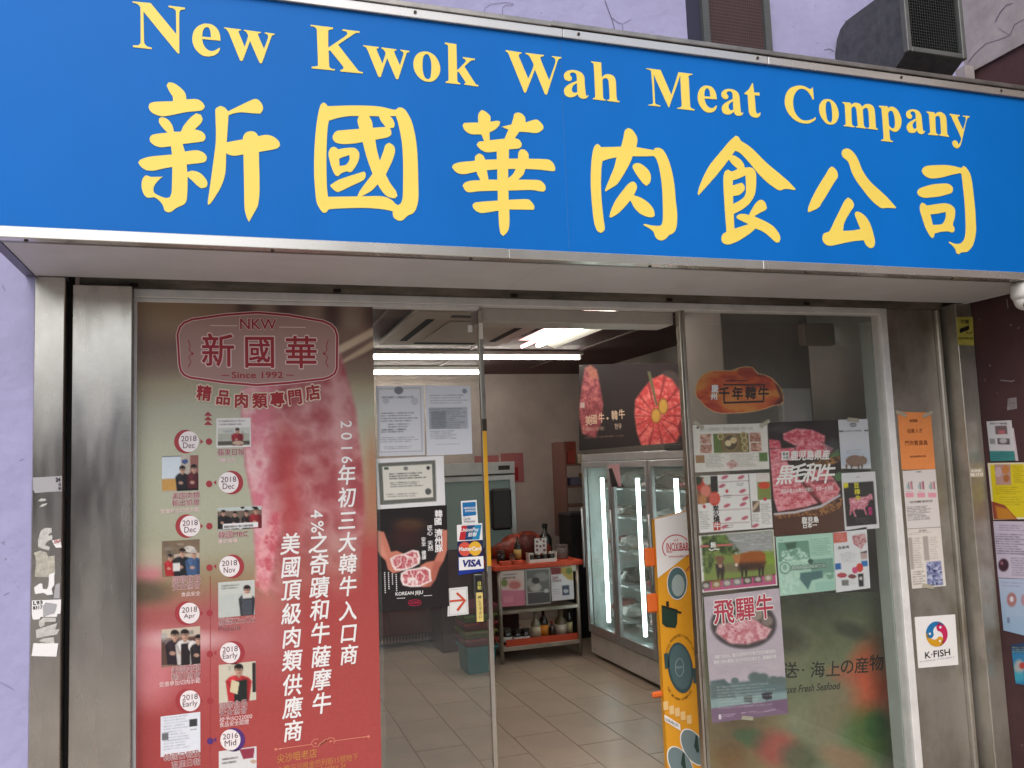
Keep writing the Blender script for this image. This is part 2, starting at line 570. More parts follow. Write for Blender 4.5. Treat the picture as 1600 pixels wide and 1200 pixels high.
def bb(x0, y0, x1, y1):
    """photo corners of a level rectangle centred on this box"""
    xm, ym = (x0 + x1) / 2, (y0 + y1) / 2
    o = []
    for x, y in ((x0, y0), (x1, y0), (x1, y1), (x0, y1)):
        o.append((x + plean(x, y) * (y - ym), y + pslope(x, y) * (x - xm)))
    return o

PAPER = mat('white_paper', S(228, 227, 222), 0.7)

# sign letters: outlines in millimetres on the sign face (x, z)
LETTERS = [
 ('N', [[[-289,3152],[-236,3154],[-160,3060],[-161,3134],[-163,3141],[-168,3145],[-183,3148],[-183,3153],[-134,3153],[-134,3147],[-145,3144],[-149,3139],[-151,3134],[-151,2997],[-154,2996],[-158,2999],[-257,3123],[-255,3022],[-253,3016],[-248,3010],[-242,3007],[-232,3006],[-233,3001],[-287,3001],[-287,3007],[-278,3008],[-272,3009],[-267,3014],[-265,3020],[-266,3134],[-269,3140],[-274,3145],[-281,3147],[-288,3148]]]),
 ('w', [[[-15,3102],[38,3102],[37,3098],[32,3097],[30,3093],[49,3043],[60,3082],[57,3091],[52,3097],[47,3098],[47,3102],[100,3101],[99,3097],[93,3096],[91,3091],[110,3044],[122,3081],[123,3088],[122,3094],[117,3097],[113,3098],[113,3102],[144,3101],[144,3097],[138,3095],[134,3090],[103,2995],[99,2993],[95,2995],[66,3066],[42,2996],[38,2994],[34,2996],[0,3085],[-5,3093],[-9,3098],[-15,3099]]]),
 ('K', [[[262,3148],[337,3148],[336,3142],[327,3140],[322,3137],[320,3132],[319,3074],[373,3119],[382,3128],[384,3133],[383,3137],[379,3140],[368,3141],[368,3146],[426,3146],[426,3141],[414,3139],[404,3132],[352,3089],[415,3009],[421,3003],[434,3001],[434,2996],[358,2995],[358,3000],[365,3003],[369,3007],[368,3012],[365,3017],[326,3065],[320,3064],[321,3010],[324,3004],[330,3001],[340,3001],[339,2996],[263,2995],[263,3001],[274,3003],[281,3005],[284,3009],[282,3132],[280,3138],[276,3141],[270,3143],[262,3143]]]),
 ('o', [[[654,3102],[672,3100],[690,3089],[702,3069],[707,3046],[703,3025],[692,3007],[678,2996],[662,2992],[644,2995],[628,3006],[616,3023],[611,3045],[613,3066],[621,3083],[635,3096]],[[657,3093],[665,3092],[670,3084],[674,3071],[675,3047],[673,3024],[671,3011],[666,3003],[660,3001],[653,3004],[648,3011],[644,3027],[643,3046],[645,3072],[649,3085]]]),
 ('k', [[[727,3144],[769,3143],[768,3046],[796,3076],[802,3085],[800,3090],[791,3093],[791,3098],[836,3097],[835,3092],[825,3090],[816,3084],[796,3063],[833,3006],[837,3001],[845,3000],[844,2994],[793,2996],[793,3000],[798,3002],[797,3007],[774,3041],[768,3039],[768,3007],[771,3002],[778,3000],[778,2995],[725,2995],[726,3000],[734,3003],[736,3010],[738,3132],[736,3136],[727,3138]]]),
 ('W', [[[953,3144],[1015,3142],[1014,3139],[1005,3135],[1003,3127],[1036,3045],[1059,3097],[1051,3120],[1042,3134],[1030,3139],[1030,3143],[1102,3143],[1101,3139],[1089,3135],[1087,3127],[1118,3048],[1146,3119],[1146,3131],[1142,3137],[1132,3140],[1133,3143],[1171,3143],[1170,3139],[1161,3135],[1155,3126],[1107,2993],[1103,2991],[1099,2993],[1064,3083],[1025,2992],[1021,2990],[1018,2992],[968,3121],[962,3134],[953,3140]]]),
 ('a', [[[1210,3098],[1231,3098],[1250,3091],[1260,3076],[1260,3053],[1262,3013],[1264,3005],[1268,3004],[1273,3009],[1272,3003],[1263,2994],[1251,2991],[1240,2993],[1233,2999],[1229,3006],[1216,2996],[1200,2991],[1187,2993],[1179,2999],[1175,3013],[1180,3027],[1196,3041],[1230,3059],[1229,3078],[1226,3086],[1218,3089],[1208,3088],[1202,3082],[1203,3076],[1209,3069],[1208,3061],[1202,3055],[1192,3054],[1182,3058],[1178,3069],[1180,3081],[1192,3092]],[[1229,3050],[1215,3040],[1208,3029],[1207,3018],[1212,3011],[1220,3011],[1229,3015]]]),
 ('h', [[[1291,3141],[1332,3142],[1332,3084],[1345,3095],[1360,3099],[1377,3096],[1386,3086],[1389,3073],[1389,3006],[1393,2998],[1401,2997],[1399,2992],[1348,2993],[1349,2997],[1356,2999],[1360,3007],[1359,3072],[1353,3081],[1344,3082],[1334,3075],[1333,3006],[1336,2999],[1343,2997],[1342,2993],[1291,2993],[1291,2997],[1298,3000],[1301,3008],[1301,3126],[1299,3135],[1290,3138]]]),
 ('M', [[[1522,3141],[1583,3141],[1624,3045],[1661,3141],[1723,3141],[1722,3137],[1710,3134],[1703,3128],[1705,3121],[1704,3008],[1709,3000],[1723,2997],[1721,2992],[1647,2992],[1647,2996],[1659,2999],[1667,3005],[1668,3129],[1611,2995],[1608,2994],[1552,3119],[1551,3008],[1555,3001],[1574,2997],[1572,2993],[1522,2993],[1522,2996],[1536,2999],[1543,3007],[1542,3129],[1538,3135],[1521,3138]]]),
 ('e', [[[1787,3100],[1805,3098],[1818,3085],[1824,3069],[1826,3048],[1770,3046],[1773,3031],[1781,3017],[1793,3010],[1806,3011],[1817,3019],[1823,3023],[1824,3020],[1818,3006],[1805,2995],[1786,2990],[1769,2993],[1752,3008],[1742,3028],[1740,3047],[1745,3070],[1757,3088],[1772,3098]],[[1786,3089],[1791,3087],[1796,3076],[1797,3056],[1770,3055],[1772,3073],[1778,3085]]]),
 ('t', [[[1998,3134],[2001,3095],[2026,3097],[2025,3084],[2002,3083],[2003,3021],[2006,3010],[2013,3007],[2021,3013],[2025,3013],[2021,3001],[2010,2992],[1997,2990],[1980,2994],[1972,3005],[1970,3018],[1970,3081],[1955,3084],[1957,3089],[1978,3107],[1994,3132]]]),
 ('C', [[[2222,3148],[2247,3147],[2271,3138],[2281,3142],[2287,3148],[2288,3096],[2282,3094],[2275,3109],[2261,3126],[2246,3134],[2230,3135],[2211,3127],[2194,3106],[2185,3078],[2185,3051],[2191,3030],[2205,3012],[2222,3002],[2241,3001],[2263,3006],[2280,3013],[2290,3021],[2289,3010],[2272,2998],[2253,2990],[2231,2988],[2206,2991],[2182,3001],[2159,3022],[2146,3050],[2145,3077],[2155,3108],[2174,3130],[2197,3142]]]),
 ('m', [[[2432,3099],[2473,3100],[2475,3091],[2490,3101],[2505,3103],[2521,3099],[2531,3088],[2546,3100],[2563,3104],[2579,3102],[2591,3092],[2595,3075],[2594,3011],[2596,3002],[2604,2998],[2602,2994],[2550,2995],[2551,2999],[2558,3001],[2561,3007],[2562,3072],[2559,3083],[2551,3086],[2541,3082],[2533,3075],[2532,3010],[2536,3001],[2544,2998],[2542,2994],[2490,2995],[2491,2999],[2499,3001],[2501,3007],[2500,3071],[2496,3082],[2488,3086],[2480,3081],[2474,3073],[2471,3008],[2476,3001],[2484,2999],[2482,2994],[2429,2995],[2430,2999],[2437,3001],[2440,3007],[2442,3084],[2440,3091],[2431,3095]]]),
 ('p', [[[2620,3102],[2666,3104],[2667,3095],[2678,3103],[2697,3104],[2716,3093],[2729,3071],[2733,3046],[2726,3020],[2712,3002],[2698,2994],[2683,2995],[2663,3003],[2663,2962],[2667,2954],[2678,2952],[2676,2947],[2616,2948],[2617,2952],[2627,2955],[2631,2962],[2632,3082],[2630,3093],[2619,3096]],[[2679,3086],[2688,3084],[2695,3071],[2698,3051],[2697,3029],[2693,3014],[2684,3008],[2674,3010],[2665,3019],[2665,3074],[2671,3081]]]),
 ('n', [[[2875,3102],[2917,3102],[2918,3093],[2933,3103],[2949,3107],[2966,3103],[2978,3091],[2981,3072],[2978,3014],[2981,3006],[2988,3002],[2985,2997],[2934,2999],[2935,3004],[2942,3007],[2945,3013],[2947,3075],[2943,3085],[2935,3088],[2923,3083],[2920,3075],[2916,3017],[2920,3006],[2929,3003],[2927,2998],[2872,2997],[2874,3002],[2882,3005],[2885,3012],[2886,3087],[2884,3094],[2875,3097]]]),
 ('y', [[[3003,3104],[3059,3103],[3057,3098],[3048,3095],[3046,3087],[3071,3037],[3092,3083],[3091,3095],[3086,3098],[3076,3099],[3078,3103],[3114,3103],[3112,3098],[3102,3094],[3095,3083],[3055,2980],[3043,2959],[3028,2949],[3014,2952],[3004,2963],[3003,2976],[3012,2983],[3025,2984],[3033,2976],[3035,2967],[3045,2974],[3055,2998],[3014,3084],[3010,3094],[3002,3098]]]),
 ('新', [[[-183,2897],[-168,2896],[-149,2884],[-134,2867],[-130,2846],[-100,2850],[-84,2843],[-75,2829],[-80,2818],[-93,2812],[-131,2804],[-171,2791],[-197,2784],[-214,2785],[-232,2793],[-241,2807],[-239,2821],[-225,2828],[-170,2836],[-171,2851],[-181,2868],[-189,2886]],[[-203,2780],[-186,2775],[-173,2758],[-167,2736],[-147,2738],[-138,2759],[-119,2786],[-101,2803],[-87,2799],[-82,2785],[-88,2770],[-106,2749],[-86,2745],[-75,2734],[-74,2721],[-82,2712],[-142,2698],[-135,2674],[-101,2681],[-80,2675],[-70,2662],[-73,2648],[-82,2642],[-130,2632],[-128,2607],[-112,2613],[-90,2607],[-73,2589],[-68,2575],[-71,2563],[-85,2558],[-98,2565],[-113,2580],[-127,2592],[-128,2543],[-131,2514],[-139,2501],[-159,2490],[-175,2476],[-186,2474],[-195,2480],[-201,2498],[-212,2511],[-224,2519],[-244,2517],[-255,2528],[-261,2550],[-259,2574],[-250,2588],[-243,2587],[-235,2584],[-201,2587],[-212,2575],[-224,2558],[-227,2542],[-223,2532],[-208,2524],[-190,2519],[-179,2523],[-174,2540],[-172,2621],[-201,2613],[-225,2605],[-248,2605],[-264,2616],[-271,2628],[-263,2638],[-237,2649],[-173,2661],[-176,2688],[-205,2682],[-223,2686],[-236,2697],[-238,2709],[-232,2719],[-216,2725],[-186,2731],[-201,2747],[-211,2763],[-211,2775]],[[-28,2835],[-15,2831],[-4,2819],[37,2845],[78,2869],[92,2866],[103,2850],[104,2835],[96,2821],[68,2820],[37,2820],[14,2814],[-3,2806],[-9,2715],[40,2729],[44,2744],[54,2755],[68,2759],[81,2755],[89,2744],[115,2751],[138,2746],[154,2731],[157,2718],[146,2707],[90,2691],[91,2566],[86,2515],[75,2490],[57,2456],[50,2472],[44,2500],[43,2583],[42,2679],[13,2672],[-5,2675],[-11,2680],[-14,2612],[-26,2570],[-41,2540],[-59,2510],[-67,2504],[-67,2518],[-62,2555],[-50,2647],[-42,2722],[-43,2806],[-42,2824]]]),
 ('國', [[[299,2880],[308,2876],[313,2868],[395,2879],[460,2884],[497,2884],[541,2878],[556,2888],[573,2885],[589,2864],[601,2835],[611,2786],[616,2721],[616,2611],[614,2562],[604,2528],[592,2514],[577,2507],[560,2491],[547,2487],[533,2492],[526,2501],[524,2519],[488,2524],[438,2525],[380,2521],[312,2513],[303,2502],[292,2500],[284,2509],[272,2533],[268,2569],[265,2635],[268,2723],[275,2797],[283,2845],[290,2870]],[[523,2854],[544,2856],[552,2830],[562,2770],[565,2702],[561,2574],[554,2549],[543,2541],[534,2546],[522,2558],[496,2568],[467,2568],[420,2564],[453,2585],[476,2610],[489,2588],[505,2571],[522,2565],[535,2565],[542,2574],[537,2591],[519,2616],[504,2645],[529,2699],[538,2730],[534,2749],[519,2759],[506,2750],[498,2727],[485,2693],[476,2729],[471,2765],[514,2778],[526,2788],[526,2803],[522,2811],[536,2814],[539,2828],[532,2845]],[[452,2847],[486,2850],[492,2834],[508,2814],[464,2807],[461,2829]],[[317,2818],[351,2832],[387,2841],[417,2844],[412,2826],[418,2799],[361,2789],[341,2784],[329,2768],[329,2755],[339,2744],[364,2741],[403,2747],[428,2754],[441,2700],[459,2645],[428,2602],[414,2581],[406,2563],[309,2555],[306,2590],[306,2682],[309,2755],[313,2800]],[[328,2728],[338,2727],[345,2721],[367,2727],[399,2731],[411,2723],[416,2709],[412,2686],[399,2661],[388,2647],[381,2645],[372,2647],[354,2639],[344,2628],[335,2631],[325,2650],[317,2679],[313,2704],[319,2721]],[[348,2689],[364,2697],[382,2704],[383,2691],[376,2676],[367,2668],[349,2664]],[[317,2596],[347,2617],[390,2635],[430,2651],[436,2645],[434,2630],[425,2619],[382,2595],[343,2574],[330,2579],[320,2589]]]),
 ('華', [[[854,2909],[868,2904],[885,2889],[885,2868],[911,2874],[922,2872],[917,2857],[902,2841],[880,2828],[880,2799],[936,2810],[952,2845],[927,2853],[964,2865],[973,2891],[977,2906],[991,2912],[1006,2909],[1017,2897],[1019,2878],[1060,2893],[1077,2884],[1087,2870],[1084,2857],[1060,2842],[1029,2842],[993,2841],[975,2815],[991,2811],[1001,2797],[997,2784],[984,2777],[951,2772],[949,2737],[984,2740],[987,2763],[996,2775],[1011,2775],[1024,2762],[1025,2743],[1099,2746],[1116,2738],[1126,2719],[1125,2706],[1116,2703],[1071,2705],[1011,2704],[1001,2681],[981,2662],[1060,2666],[1075,2659],[1085,2645],[1084,2631],[1074,2624],[1029,2627],[943,2619],[942,2585],[1014,2592],[1029,2583],[1039,2567],[1036,2554],[1004,2553],[943,2550],[942,2500],[935,2471],[917,2452],[907,2462],[903,2494],[903,2543],[873,2537],[840,2531],[822,2536],[810,2548],[808,2559],[819,2568],[902,2580],[903,2616],[839,2610],[798,2603],[784,2608],[774,2626],[783,2637],[803,2645],[840,2650],[831,2668],[827,2680],[784,2668],[763,2668],[748,2676],[738,2690],[744,2700],[765,2709],[822,2719],[825,2737],[838,2747],[852,2742],[861,2726],[904,2731],[905,2760],[871,2754],[853,2758],[837,2769],[831,2779],[839,2790],[859,2794],[850,2818],[809,2816],[789,2828],[782,2844],[788,2854],[840,2861],[841,2891]],[[865,2688],[904,2694],[903,2656],[870,2654]],[[945,2699],[974,2701],[963,2682],[944,2664]]]),
 ('肉', [[[1300,2822],[1309,2817],[1313,2810],[1397,2819],[1409,2856],[1416,2883],[1430,2895],[1446,2890],[1461,2872],[1467,2853],[1461,2823],[1533,2817],[1540,2825],[1555,2828],[1573,2822],[1591,2794],[1605,2748],[1614,2690],[1616,2628],[1619,2575],[1615,2532],[1607,2508],[1593,2494],[1580,2489],[1562,2472],[1545,2466],[1529,2470],[1519,2481],[1515,2496],[1502,2507],[1472,2522],[1478,2526],[1507,2522],[1540,2522],[1551,2530],[1557,2552],[1561,2648],[1558,2714],[1551,2759],[1542,2784],[1533,2794],[1490,2789],[1443,2786],[1430,2758],[1403,2714],[1372,2672],[1349,2657],[1324,2641],[1322,2647],[1338,2682],[1364,2737],[1376,2776],[1345,2768],[1317,2757],[1311,2726],[1306,2661],[1306,2601],[1310,2534],[1313,2504],[1309,2491],[1296,2482],[1282,2490],[1272,2517],[1267,2573],[1265,2659],[1270,2734],[1280,2791],[1289,2813]],[[1457,2760],[1475,2759],[1499,2744],[1513,2726],[1515,2705],[1509,2687],[1494,2674],[1479,2685],[1454,2718],[1441,2741],[1444,2753]],[[1438,2687],[1450,2681],[1454,2664],[1439,2634],[1468,2627],[1500,2608],[1519,2584],[1523,2563],[1515,2555],[1492,2554],[1464,2564],[1441,2583],[1424,2614],[1400,2588],[1370,2560],[1341,2543],[1334,2545],[1343,2573],[1365,2613],[1400,2656],[1421,2679]]]),
 ('食', [[[1902,2907],[1915,2902],[1925,2887],[1954,2873],[1984,2852],[2036,2807],[2093,2767],[2137,2735],[2166,2708],[2161,2703],[2135,2705],[2114,2704],[2092,2697],[2074,2702],[2034,2726],[1995,2759],[1962,2795],[1936,2821],[1915,2838],[1895,2845],[1879,2826],[1896,2822],[1917,2810],[1930,2793],[1933,2779],[1961,2782],[1978,2772],[1984,2755],[1980,2706],[1970,2669],[1945,2635],[1911,2609],[1869,2587],[1868,2528],[1934,2550],[1899,2563],[1884,2570],[1881,2579],[1896,2588],[1919,2590],[1938,2587],[1967,2629],[1987,2648],[2003,2652],[2018,2642],[2024,2620],[2014,2610],[1988,2598],[1962,2583],[2008,2567],[2048,2547],[2073,2518],[2077,2499],[2070,2484],[2059,2482],[2048,2487],[2017,2512],[1991,2526],[1965,2534],[1936,2512],[1884,2481],[1847,2466],[1825,2464],[1810,2472],[1807,2487],[1815,2504],[1832,2514],[1831,2581],[1831,2672],[1833,2728],[1842,2756],[1856,2765],[1873,2759],[1901,2771],[1875,2791],[1863,2806],[1829,2767],[1781,2716],[1739,2674],[1718,2653],[1714,2658],[1722,2684],[1747,2733],[1777,2779],[1820,2826],[1873,2883]],[[1875,2723],[1902,2732],[1935,2748],[1934,2703],[1929,2670],[1910,2649],[1870,2627],[1871,2659],[1902,2667],[1924,2686],[1927,2702],[1917,2716],[1901,2712],[1873,2702]]]),
 ('公', [[[2351,2815],[2366,2809],[2378,2794],[2379,2775],[2373,2765],[2358,2748],[2328,2708],[2292,2662],[2277,2642],[2259,2630],[2222,2615],[2218,2618],[2224,2639],[2245,2678],[2281,2730],[2321,2782],[2339,2806]],[[2433,2899],[2453,2895],[2475,2877],[2491,2849],[2502,2819],[2522,2787],[2547,2760],[2586,2731],[2621,2704],[2665,2662],[2662,2658],[2621,2657],[2593,2654],[2575,2660],[2540,2685],[2502,2726],[2469,2766],[2451,2799],[2441,2834],[2431,2848],[2413,2859],[2407,2874],[2414,2890]],[[2422,2689],[2440,2679],[2449,2662],[2444,2647],[2432,2634],[2403,2596],[2390,2573],[2384,2546],[2431,2550],[2472,2558],[2458,2595],[2450,2618],[2454,2629],[2466,2632],[2488,2624],[2513,2602],[2529,2569],[2539,2527],[2541,2504],[2532,2486],[2516,2480],[2498,2488],[2488,2503],[2485,2512],[2426,2504],[2362,2490],[2321,2481],[2297,2483],[2282,2497],[2280,2514],[2290,2531],[2317,2542],[2343,2582],[2374,2629],[2403,2673]]]),
 ('司', [[[2855,2857],[2906,2864],[2961,2868],[3007,2866],[3041,2862],[3054,2872],[3067,2866],[3085,2843],[3093,2812],[3096,2753],[3097,2678],[3095,2626],[3091,2582],[3078,2541],[3064,2514],[3043,2495],[3026,2485],[3000,2483],[2983,2474],[2970,2479],[2966,2495],[2953,2509],[2933,2523],[2937,2527],[2959,2520],[2984,2519],[3005,2526],[3023,2545],[3033,2579],[3039,2638],[3042,2712],[3041,2771],[3040,2816],[3039,2831],[3032,2838],[2984,2827],[2923,2810],[2868,2802],[2843,2807],[2825,2820],[2820,2833],[2832,2848]],[[2805,2755],[2865,2774],[2943,2785],[2965,2783],[2980,2773],[2982,2760],[2973,2746],[2956,2739],[2909,2726],[2854,2717],[2814,2714],[2792,2722],[2785,2734],[2793,2747]],[[2807,2691],[2820,2687],[2830,2680],[2887,2690],[2933,2696],[2960,2692],[2977,2682],[2984,2668],[2979,2638],[2964,2603],[2971,2590],[2969,2576],[2957,2568],[2933,2572],[2896,2568],[2859,2559],[2854,2543],[2844,2538],[2834,2547],[2815,2578],[2800,2625],[2792,2660],[2797,2682]],[[2846,2642],[2887,2648],[2932,2658],[2930,2636],[2917,2613],[2898,2601],[2854,2596]]]),
 ('e', [[[-66,3108],[-48,3105],[-34,3092],[-28,3076],[-26,3055],[-82,3054],[-79,3038],[-71,3024],[-59,3017],[-47,3018],[-35,3026],[-29,3031],[-28,3027],[-34,3013],[-48,3002],[-66,2997],[-84,3000],[-101,3015],[-110,3035],[-112,3054],[-107,3078],[-95,3095],[-80,3105]],[[-66,3097],[-61,3094],[-57,3083],[-55,3063],[-82,3062],[-80,3081],[-74,3093]]]),
 ('w', [[[438,3098],[491,3098],[491,3094],[485,3092],[483,3088],[502,3039],[514,3078],[510,3087],[505,3092],[500,3094],[501,3098],[553,3097],[552,3093],[546,3091],[544,3087],[563,3040],[575,3077],[577,3084],[575,3090],[570,3093],[566,3094],[567,3098],[598,3097],[597,3092],[591,3091],[587,3085],[556,2990],[552,2989],[548,2990],[519,3062],[495,2991],[491,2990],[487,2991],[453,3080],[448,3089],[444,3093],[438,3094]]]),
 ('o', [[[2354,3104],[2373,3103],[2391,3092],[2403,3072],[2408,3049],[2404,3028],[2393,3010],[2379,2999],[2362,2995],[2344,2997],[2329,3009],[2317,3026],[2311,3047],[2313,3069],[2322,3086],[2336,3099]],[[2357,3095],[2365,3095],[2371,3087],[2374,3073],[2375,3050],[2374,3026],[2371,3013],[2366,3006],[2360,3004],[2354,3007],[2348,3014],[2345,3030],[2343,3049],[2345,3075],[2349,3088]]]),
 ('a', [[[1881,3097],[1902,3097],[1921,3090],[1930,3075],[1931,3052],[1932,3012],[1934,3004],[1939,3003],[1943,3008],[1942,3002],[1934,2993],[1922,2990],[1911,2991],[1903,2998],[1900,3005],[1887,2995],[1871,2990],[1858,2992],[1849,2998],[1846,3012],[1851,3026],[1867,3040],[1900,3058],[1900,3076],[1896,3085],[1888,3088],[1879,3086],[1873,3081],[1873,3075],[1879,3068],[1878,3060],[1872,3054],[1863,3053],[1853,3057],[1848,3068],[1851,3080],[1863,3091]],[[1900,3049],[1886,3039],[1878,3028],[1878,3017],[1883,3010],[1891,3010],[1899,3014]]]),
 ('a', [[[2794,3103],[2815,3104],[2834,3097],[2843,3082],[2844,3059],[2845,3019],[2847,3011],[2852,3010],[2856,3015],[2855,3009],[2846,2999],[2835,2996],[2824,2998],[2816,3005],[2813,3012],[2800,3001],[2784,2997],[2771,2998],[2762,3005],[2758,3019],[2764,3033],[2780,3047],[2813,3065],[2813,3083],[2809,3092],[2801,3095],[2791,3093],[2785,3088],[2786,3082],[2792,3075],[2791,3067],[2785,3061],[2775,3060],[2766,3064],[2761,3074],[2764,3087],[2776,3098]],[[2813,3055],[2799,3046],[2791,3034],[2791,3024],[2796,3017],[2804,3017],[2812,3021]]]),
]
# ================================================================== materials of the place
def steel_mat(name, col, col2, rough, seed, metal=1.0):
    m = bpy.data.materials.new(name); m.use_nodes = True
    n, l = m.node_tree.nodes, m.node_tree.links
    b = n['Principled BSDF']; b.inputs['Metallic'].default_value = metal
    tc = n.new('ShaderNodeTexCoord')
    def noise(sc, st, det=6, off_=0.0):
        mp = n.new('ShaderNodeMapping'); mp.inputs['Scale'].default_value = st; mp.inputs['Location'].default_value = (off_, seed, off_)
        z = n.new('ShaderNodeTexNoise'); z.inputs['Scale'].default_value = sc; z.inputs['Detail'].default_value = det; z.inputs['Roughness'].default_value = 0.65
        l.new(tc.outputs['Object'], mp.inputs[0]); l.new(mp.outputs[0], z.inputs[0]); return z
    big = noise(2.6, (1, 1, 0.7)); grain = noise(30, (1, 1, 22), 3); smear = noise(5, (1.5, 1, 0.3), 2.5, 5.0)
    rp = n.new('ShaderNodeValToRGB'); rp.color_ramp.elements[0].position = 0.36; rp.color_ramp.elements[1].position = 0.62
    rp.color_ramp.elements[0].color = col2; rp.color_ramp.elements[1].color = col
    l.new(big.outputs['Fac'], rp.inputs[0])
    r2 = n.new('ShaderNodeValToRGB'); r2.color_ramp.elements[0].position = 0.50; r2.color_ramp.elements[1].position = 0.85
    r2.color_ramp.elements[0].color = (0, 0, 0, 1); r2.color_ramp.elements[1].color = (0.24, 0.24, 0.24, 1)
    l.new(smear.outputs['Fac'], r2.inputs[0])
    mx = n.new('ShaderNodeMixRGB'); mx.inputs[2].default_value = S(96, 84, 66); l.new(r2.outputs[0], mx.inputs[0]); l.new(rp.outputs[0], mx.inputs[1])
    l.new(mx.outputs[0], b.inputs['Base Color'])
    mr = n.new('ShaderNodeMapRange'); mr.inputs['From Min'].default_value = 0.3; mr.inputs['From Max'].default_value = 0.7
    mr.inputs['To Min'].default_value = rough - 0.08; mr.inputs['To Max'].default_value = rough + 0.12
    l.new(smear.outputs['Fac'], mr.inputs['Value']); l.new(mr.outputs[0], b.inputs['Roughness'])
    bp = n.new('ShaderNodeBump'); bp.inputs['Strength'].default_value = 0.05; bp.inputs['Distance'].default_value = 0.003
    l.new(grain.outputs['Fac'], bp.inputs['Height']); l.new(bp.outputs[0], b.inputs['Normal'])
    MATS[name] = m
    return m
STEEL = steel_mat('brushed_stainless', S(224, 218, 206), S(204, 197, 183), 0.24, 0.0)
STEEL_D = steel_mat('dirty_stainless', S(190, 184, 172), S(140, 132, 116), 0.36, 9.0, 0.62)
LINTEL = mat('grimy_lintel', S(165, 154, 136), 0.5, 0.4, var=0.5, vscale=9, stretch=(0.5, 1, 2))
TRIM = mat('sign_trim_metal', S(234, 229, 217), 0.25, 0.75, var=0.06, vscale=2.5, stretch=(1, 1, 0.5))
BLUE = mat('sign_blue_film', S(0, 111, 199), 0.55, var=0.09, vscale=1.1, spec=0.22, stretch=(1, 1, 0.4))
YELLOW = mat('sign_yellow_vinyl', S(255, 225, 102), 0.42, var=0.03, vscale=5)
SOFFIT = mat('soffit_panel', S(216, 215, 212), 0.55, var=0.08, vscale=2.5)
DARK = mat('dark_gap', S(28, 25, 22), 0.9)
FRAME = mat('window_frame_paint', S(234, 233, 228), 0.5, var=0.1, vscale=12)
GLASS = glass_mat('shop_glass', haze=0.03)
CONC = mat('bare_concrete', S(168, 160, 158), 0.9, var=0.22, vscale=5, bump=0.25, bscale=18)
SCREW = mat('screw_head', S(80, 70, 60), 0.5, 0.8)

def wall_mat(name, col, col2, crack):
    m = bpy.data.materials.new(name); m.use_nodes = True
    n, l = m.node_tree.nodes, m.node_tree.links
    b = n['Principled BSDF']; b.inputs['Roughness'].default_value = 0.75
    tc = n.new('ShaderNodeTexCoord')
    nz = n.new('ShaderNodeTexNoise'); nz.inputs['Scale'].default_value = 2.2; nz.inputs['Detail'].default_value = 8; nz.inputs['Roughness'].default_value = 0.7
    l.new(tc.outputs['Object'], nz.inputs[0])
    rp = n.new('ShaderNodeValToRGB')
    rp.color_ramp.elements[0].position = 0.3; rp.color_ramp.elements[0].color = col2
    rp.color_ramp.elements[1].position = 0.62; rp.color_ramp.elements[1].color = col
    l.new(nz.outputs['Fac'], rp.inputs[0])
    n2 = n.new('ShaderNodeTexNoise'); n2.inputs['Scale'].default_value = 26; n2.inputs['Detail'].default_value = 3
    l.new(tc.outputs['Object'], n2.inputs[0])
    r2 = n.new('ShaderNodeValToRGB')
    r2.color_ramp.elements[0].position = 0.70; r2.color_ramp.elements[0].color = (0, 0, 0, 1)
    r2.color_ramp.elements[1].position = 0.77; r2.color_ramp.elements[1].color = (1, 1, 1, 1)
    l.new(n2.outputs['Fac'], r2.inputs[0])
    mx = n.new('ShaderNodeMixRGB'); mx.inputs[2].default_value = crack
    l.new(r2.outputs[0], mx.inputs[0]); l.new(rp.outputs[0], mx.inputs[1])
    l.new(mx.outputs[0], b.inputs['Base Color'])
    bp = n.new('ShaderNodeBump'); bp.inputs['Strength'].default_value = 0.5; bp.inputs['Distance'].default_value = 0.01
    n3 = n.new('ShaderNodeTexNoise'); n3.inputs['Scale'].default_value = 14; n3.inputs['Detail'].default_value = 7
    l.new(tc.outputs['Object'], n3.inputs[0]); l.new(n3.outputs['Fac'], bp.inputs['Height']); l.new(bp.outputs[0], b.inputs['Normal'])
    return m
PURPLE = wall_mat('lilac_paint', S(172, 171, 208), S(156, 154, 190), S(128, 122, 148))
BURG = wall_mat('burgundy_paint', S(82, 53, 54), S(66, 43, 43), S(130, 110, 110))

# ================================================================== street around the camera
struct(MB().box(-14, -5.2, -0.4, 14, -0.12, -0.12).build('pavement', mat('paving', S(168, 162, 152), 0.85, var=0.25, vscale=4, bump=0.2)))
struct(MB().box(-14, -5.36, -0.4, 14, -5.2, -0.11).build('kerb', CONC))
struct(MB().box(-14, -13.0, -0.45, 14, -5.36, -0.25).build('road', mat('asphalt', S(92, 90, 88), 0.9, var=0.3, vscale=30, bump=0.3, bscale=200)))
struct(MB().box(-14, -15.5, -0.45, 14, -13.0, -0.12).build('pavement', MATS['paving']))
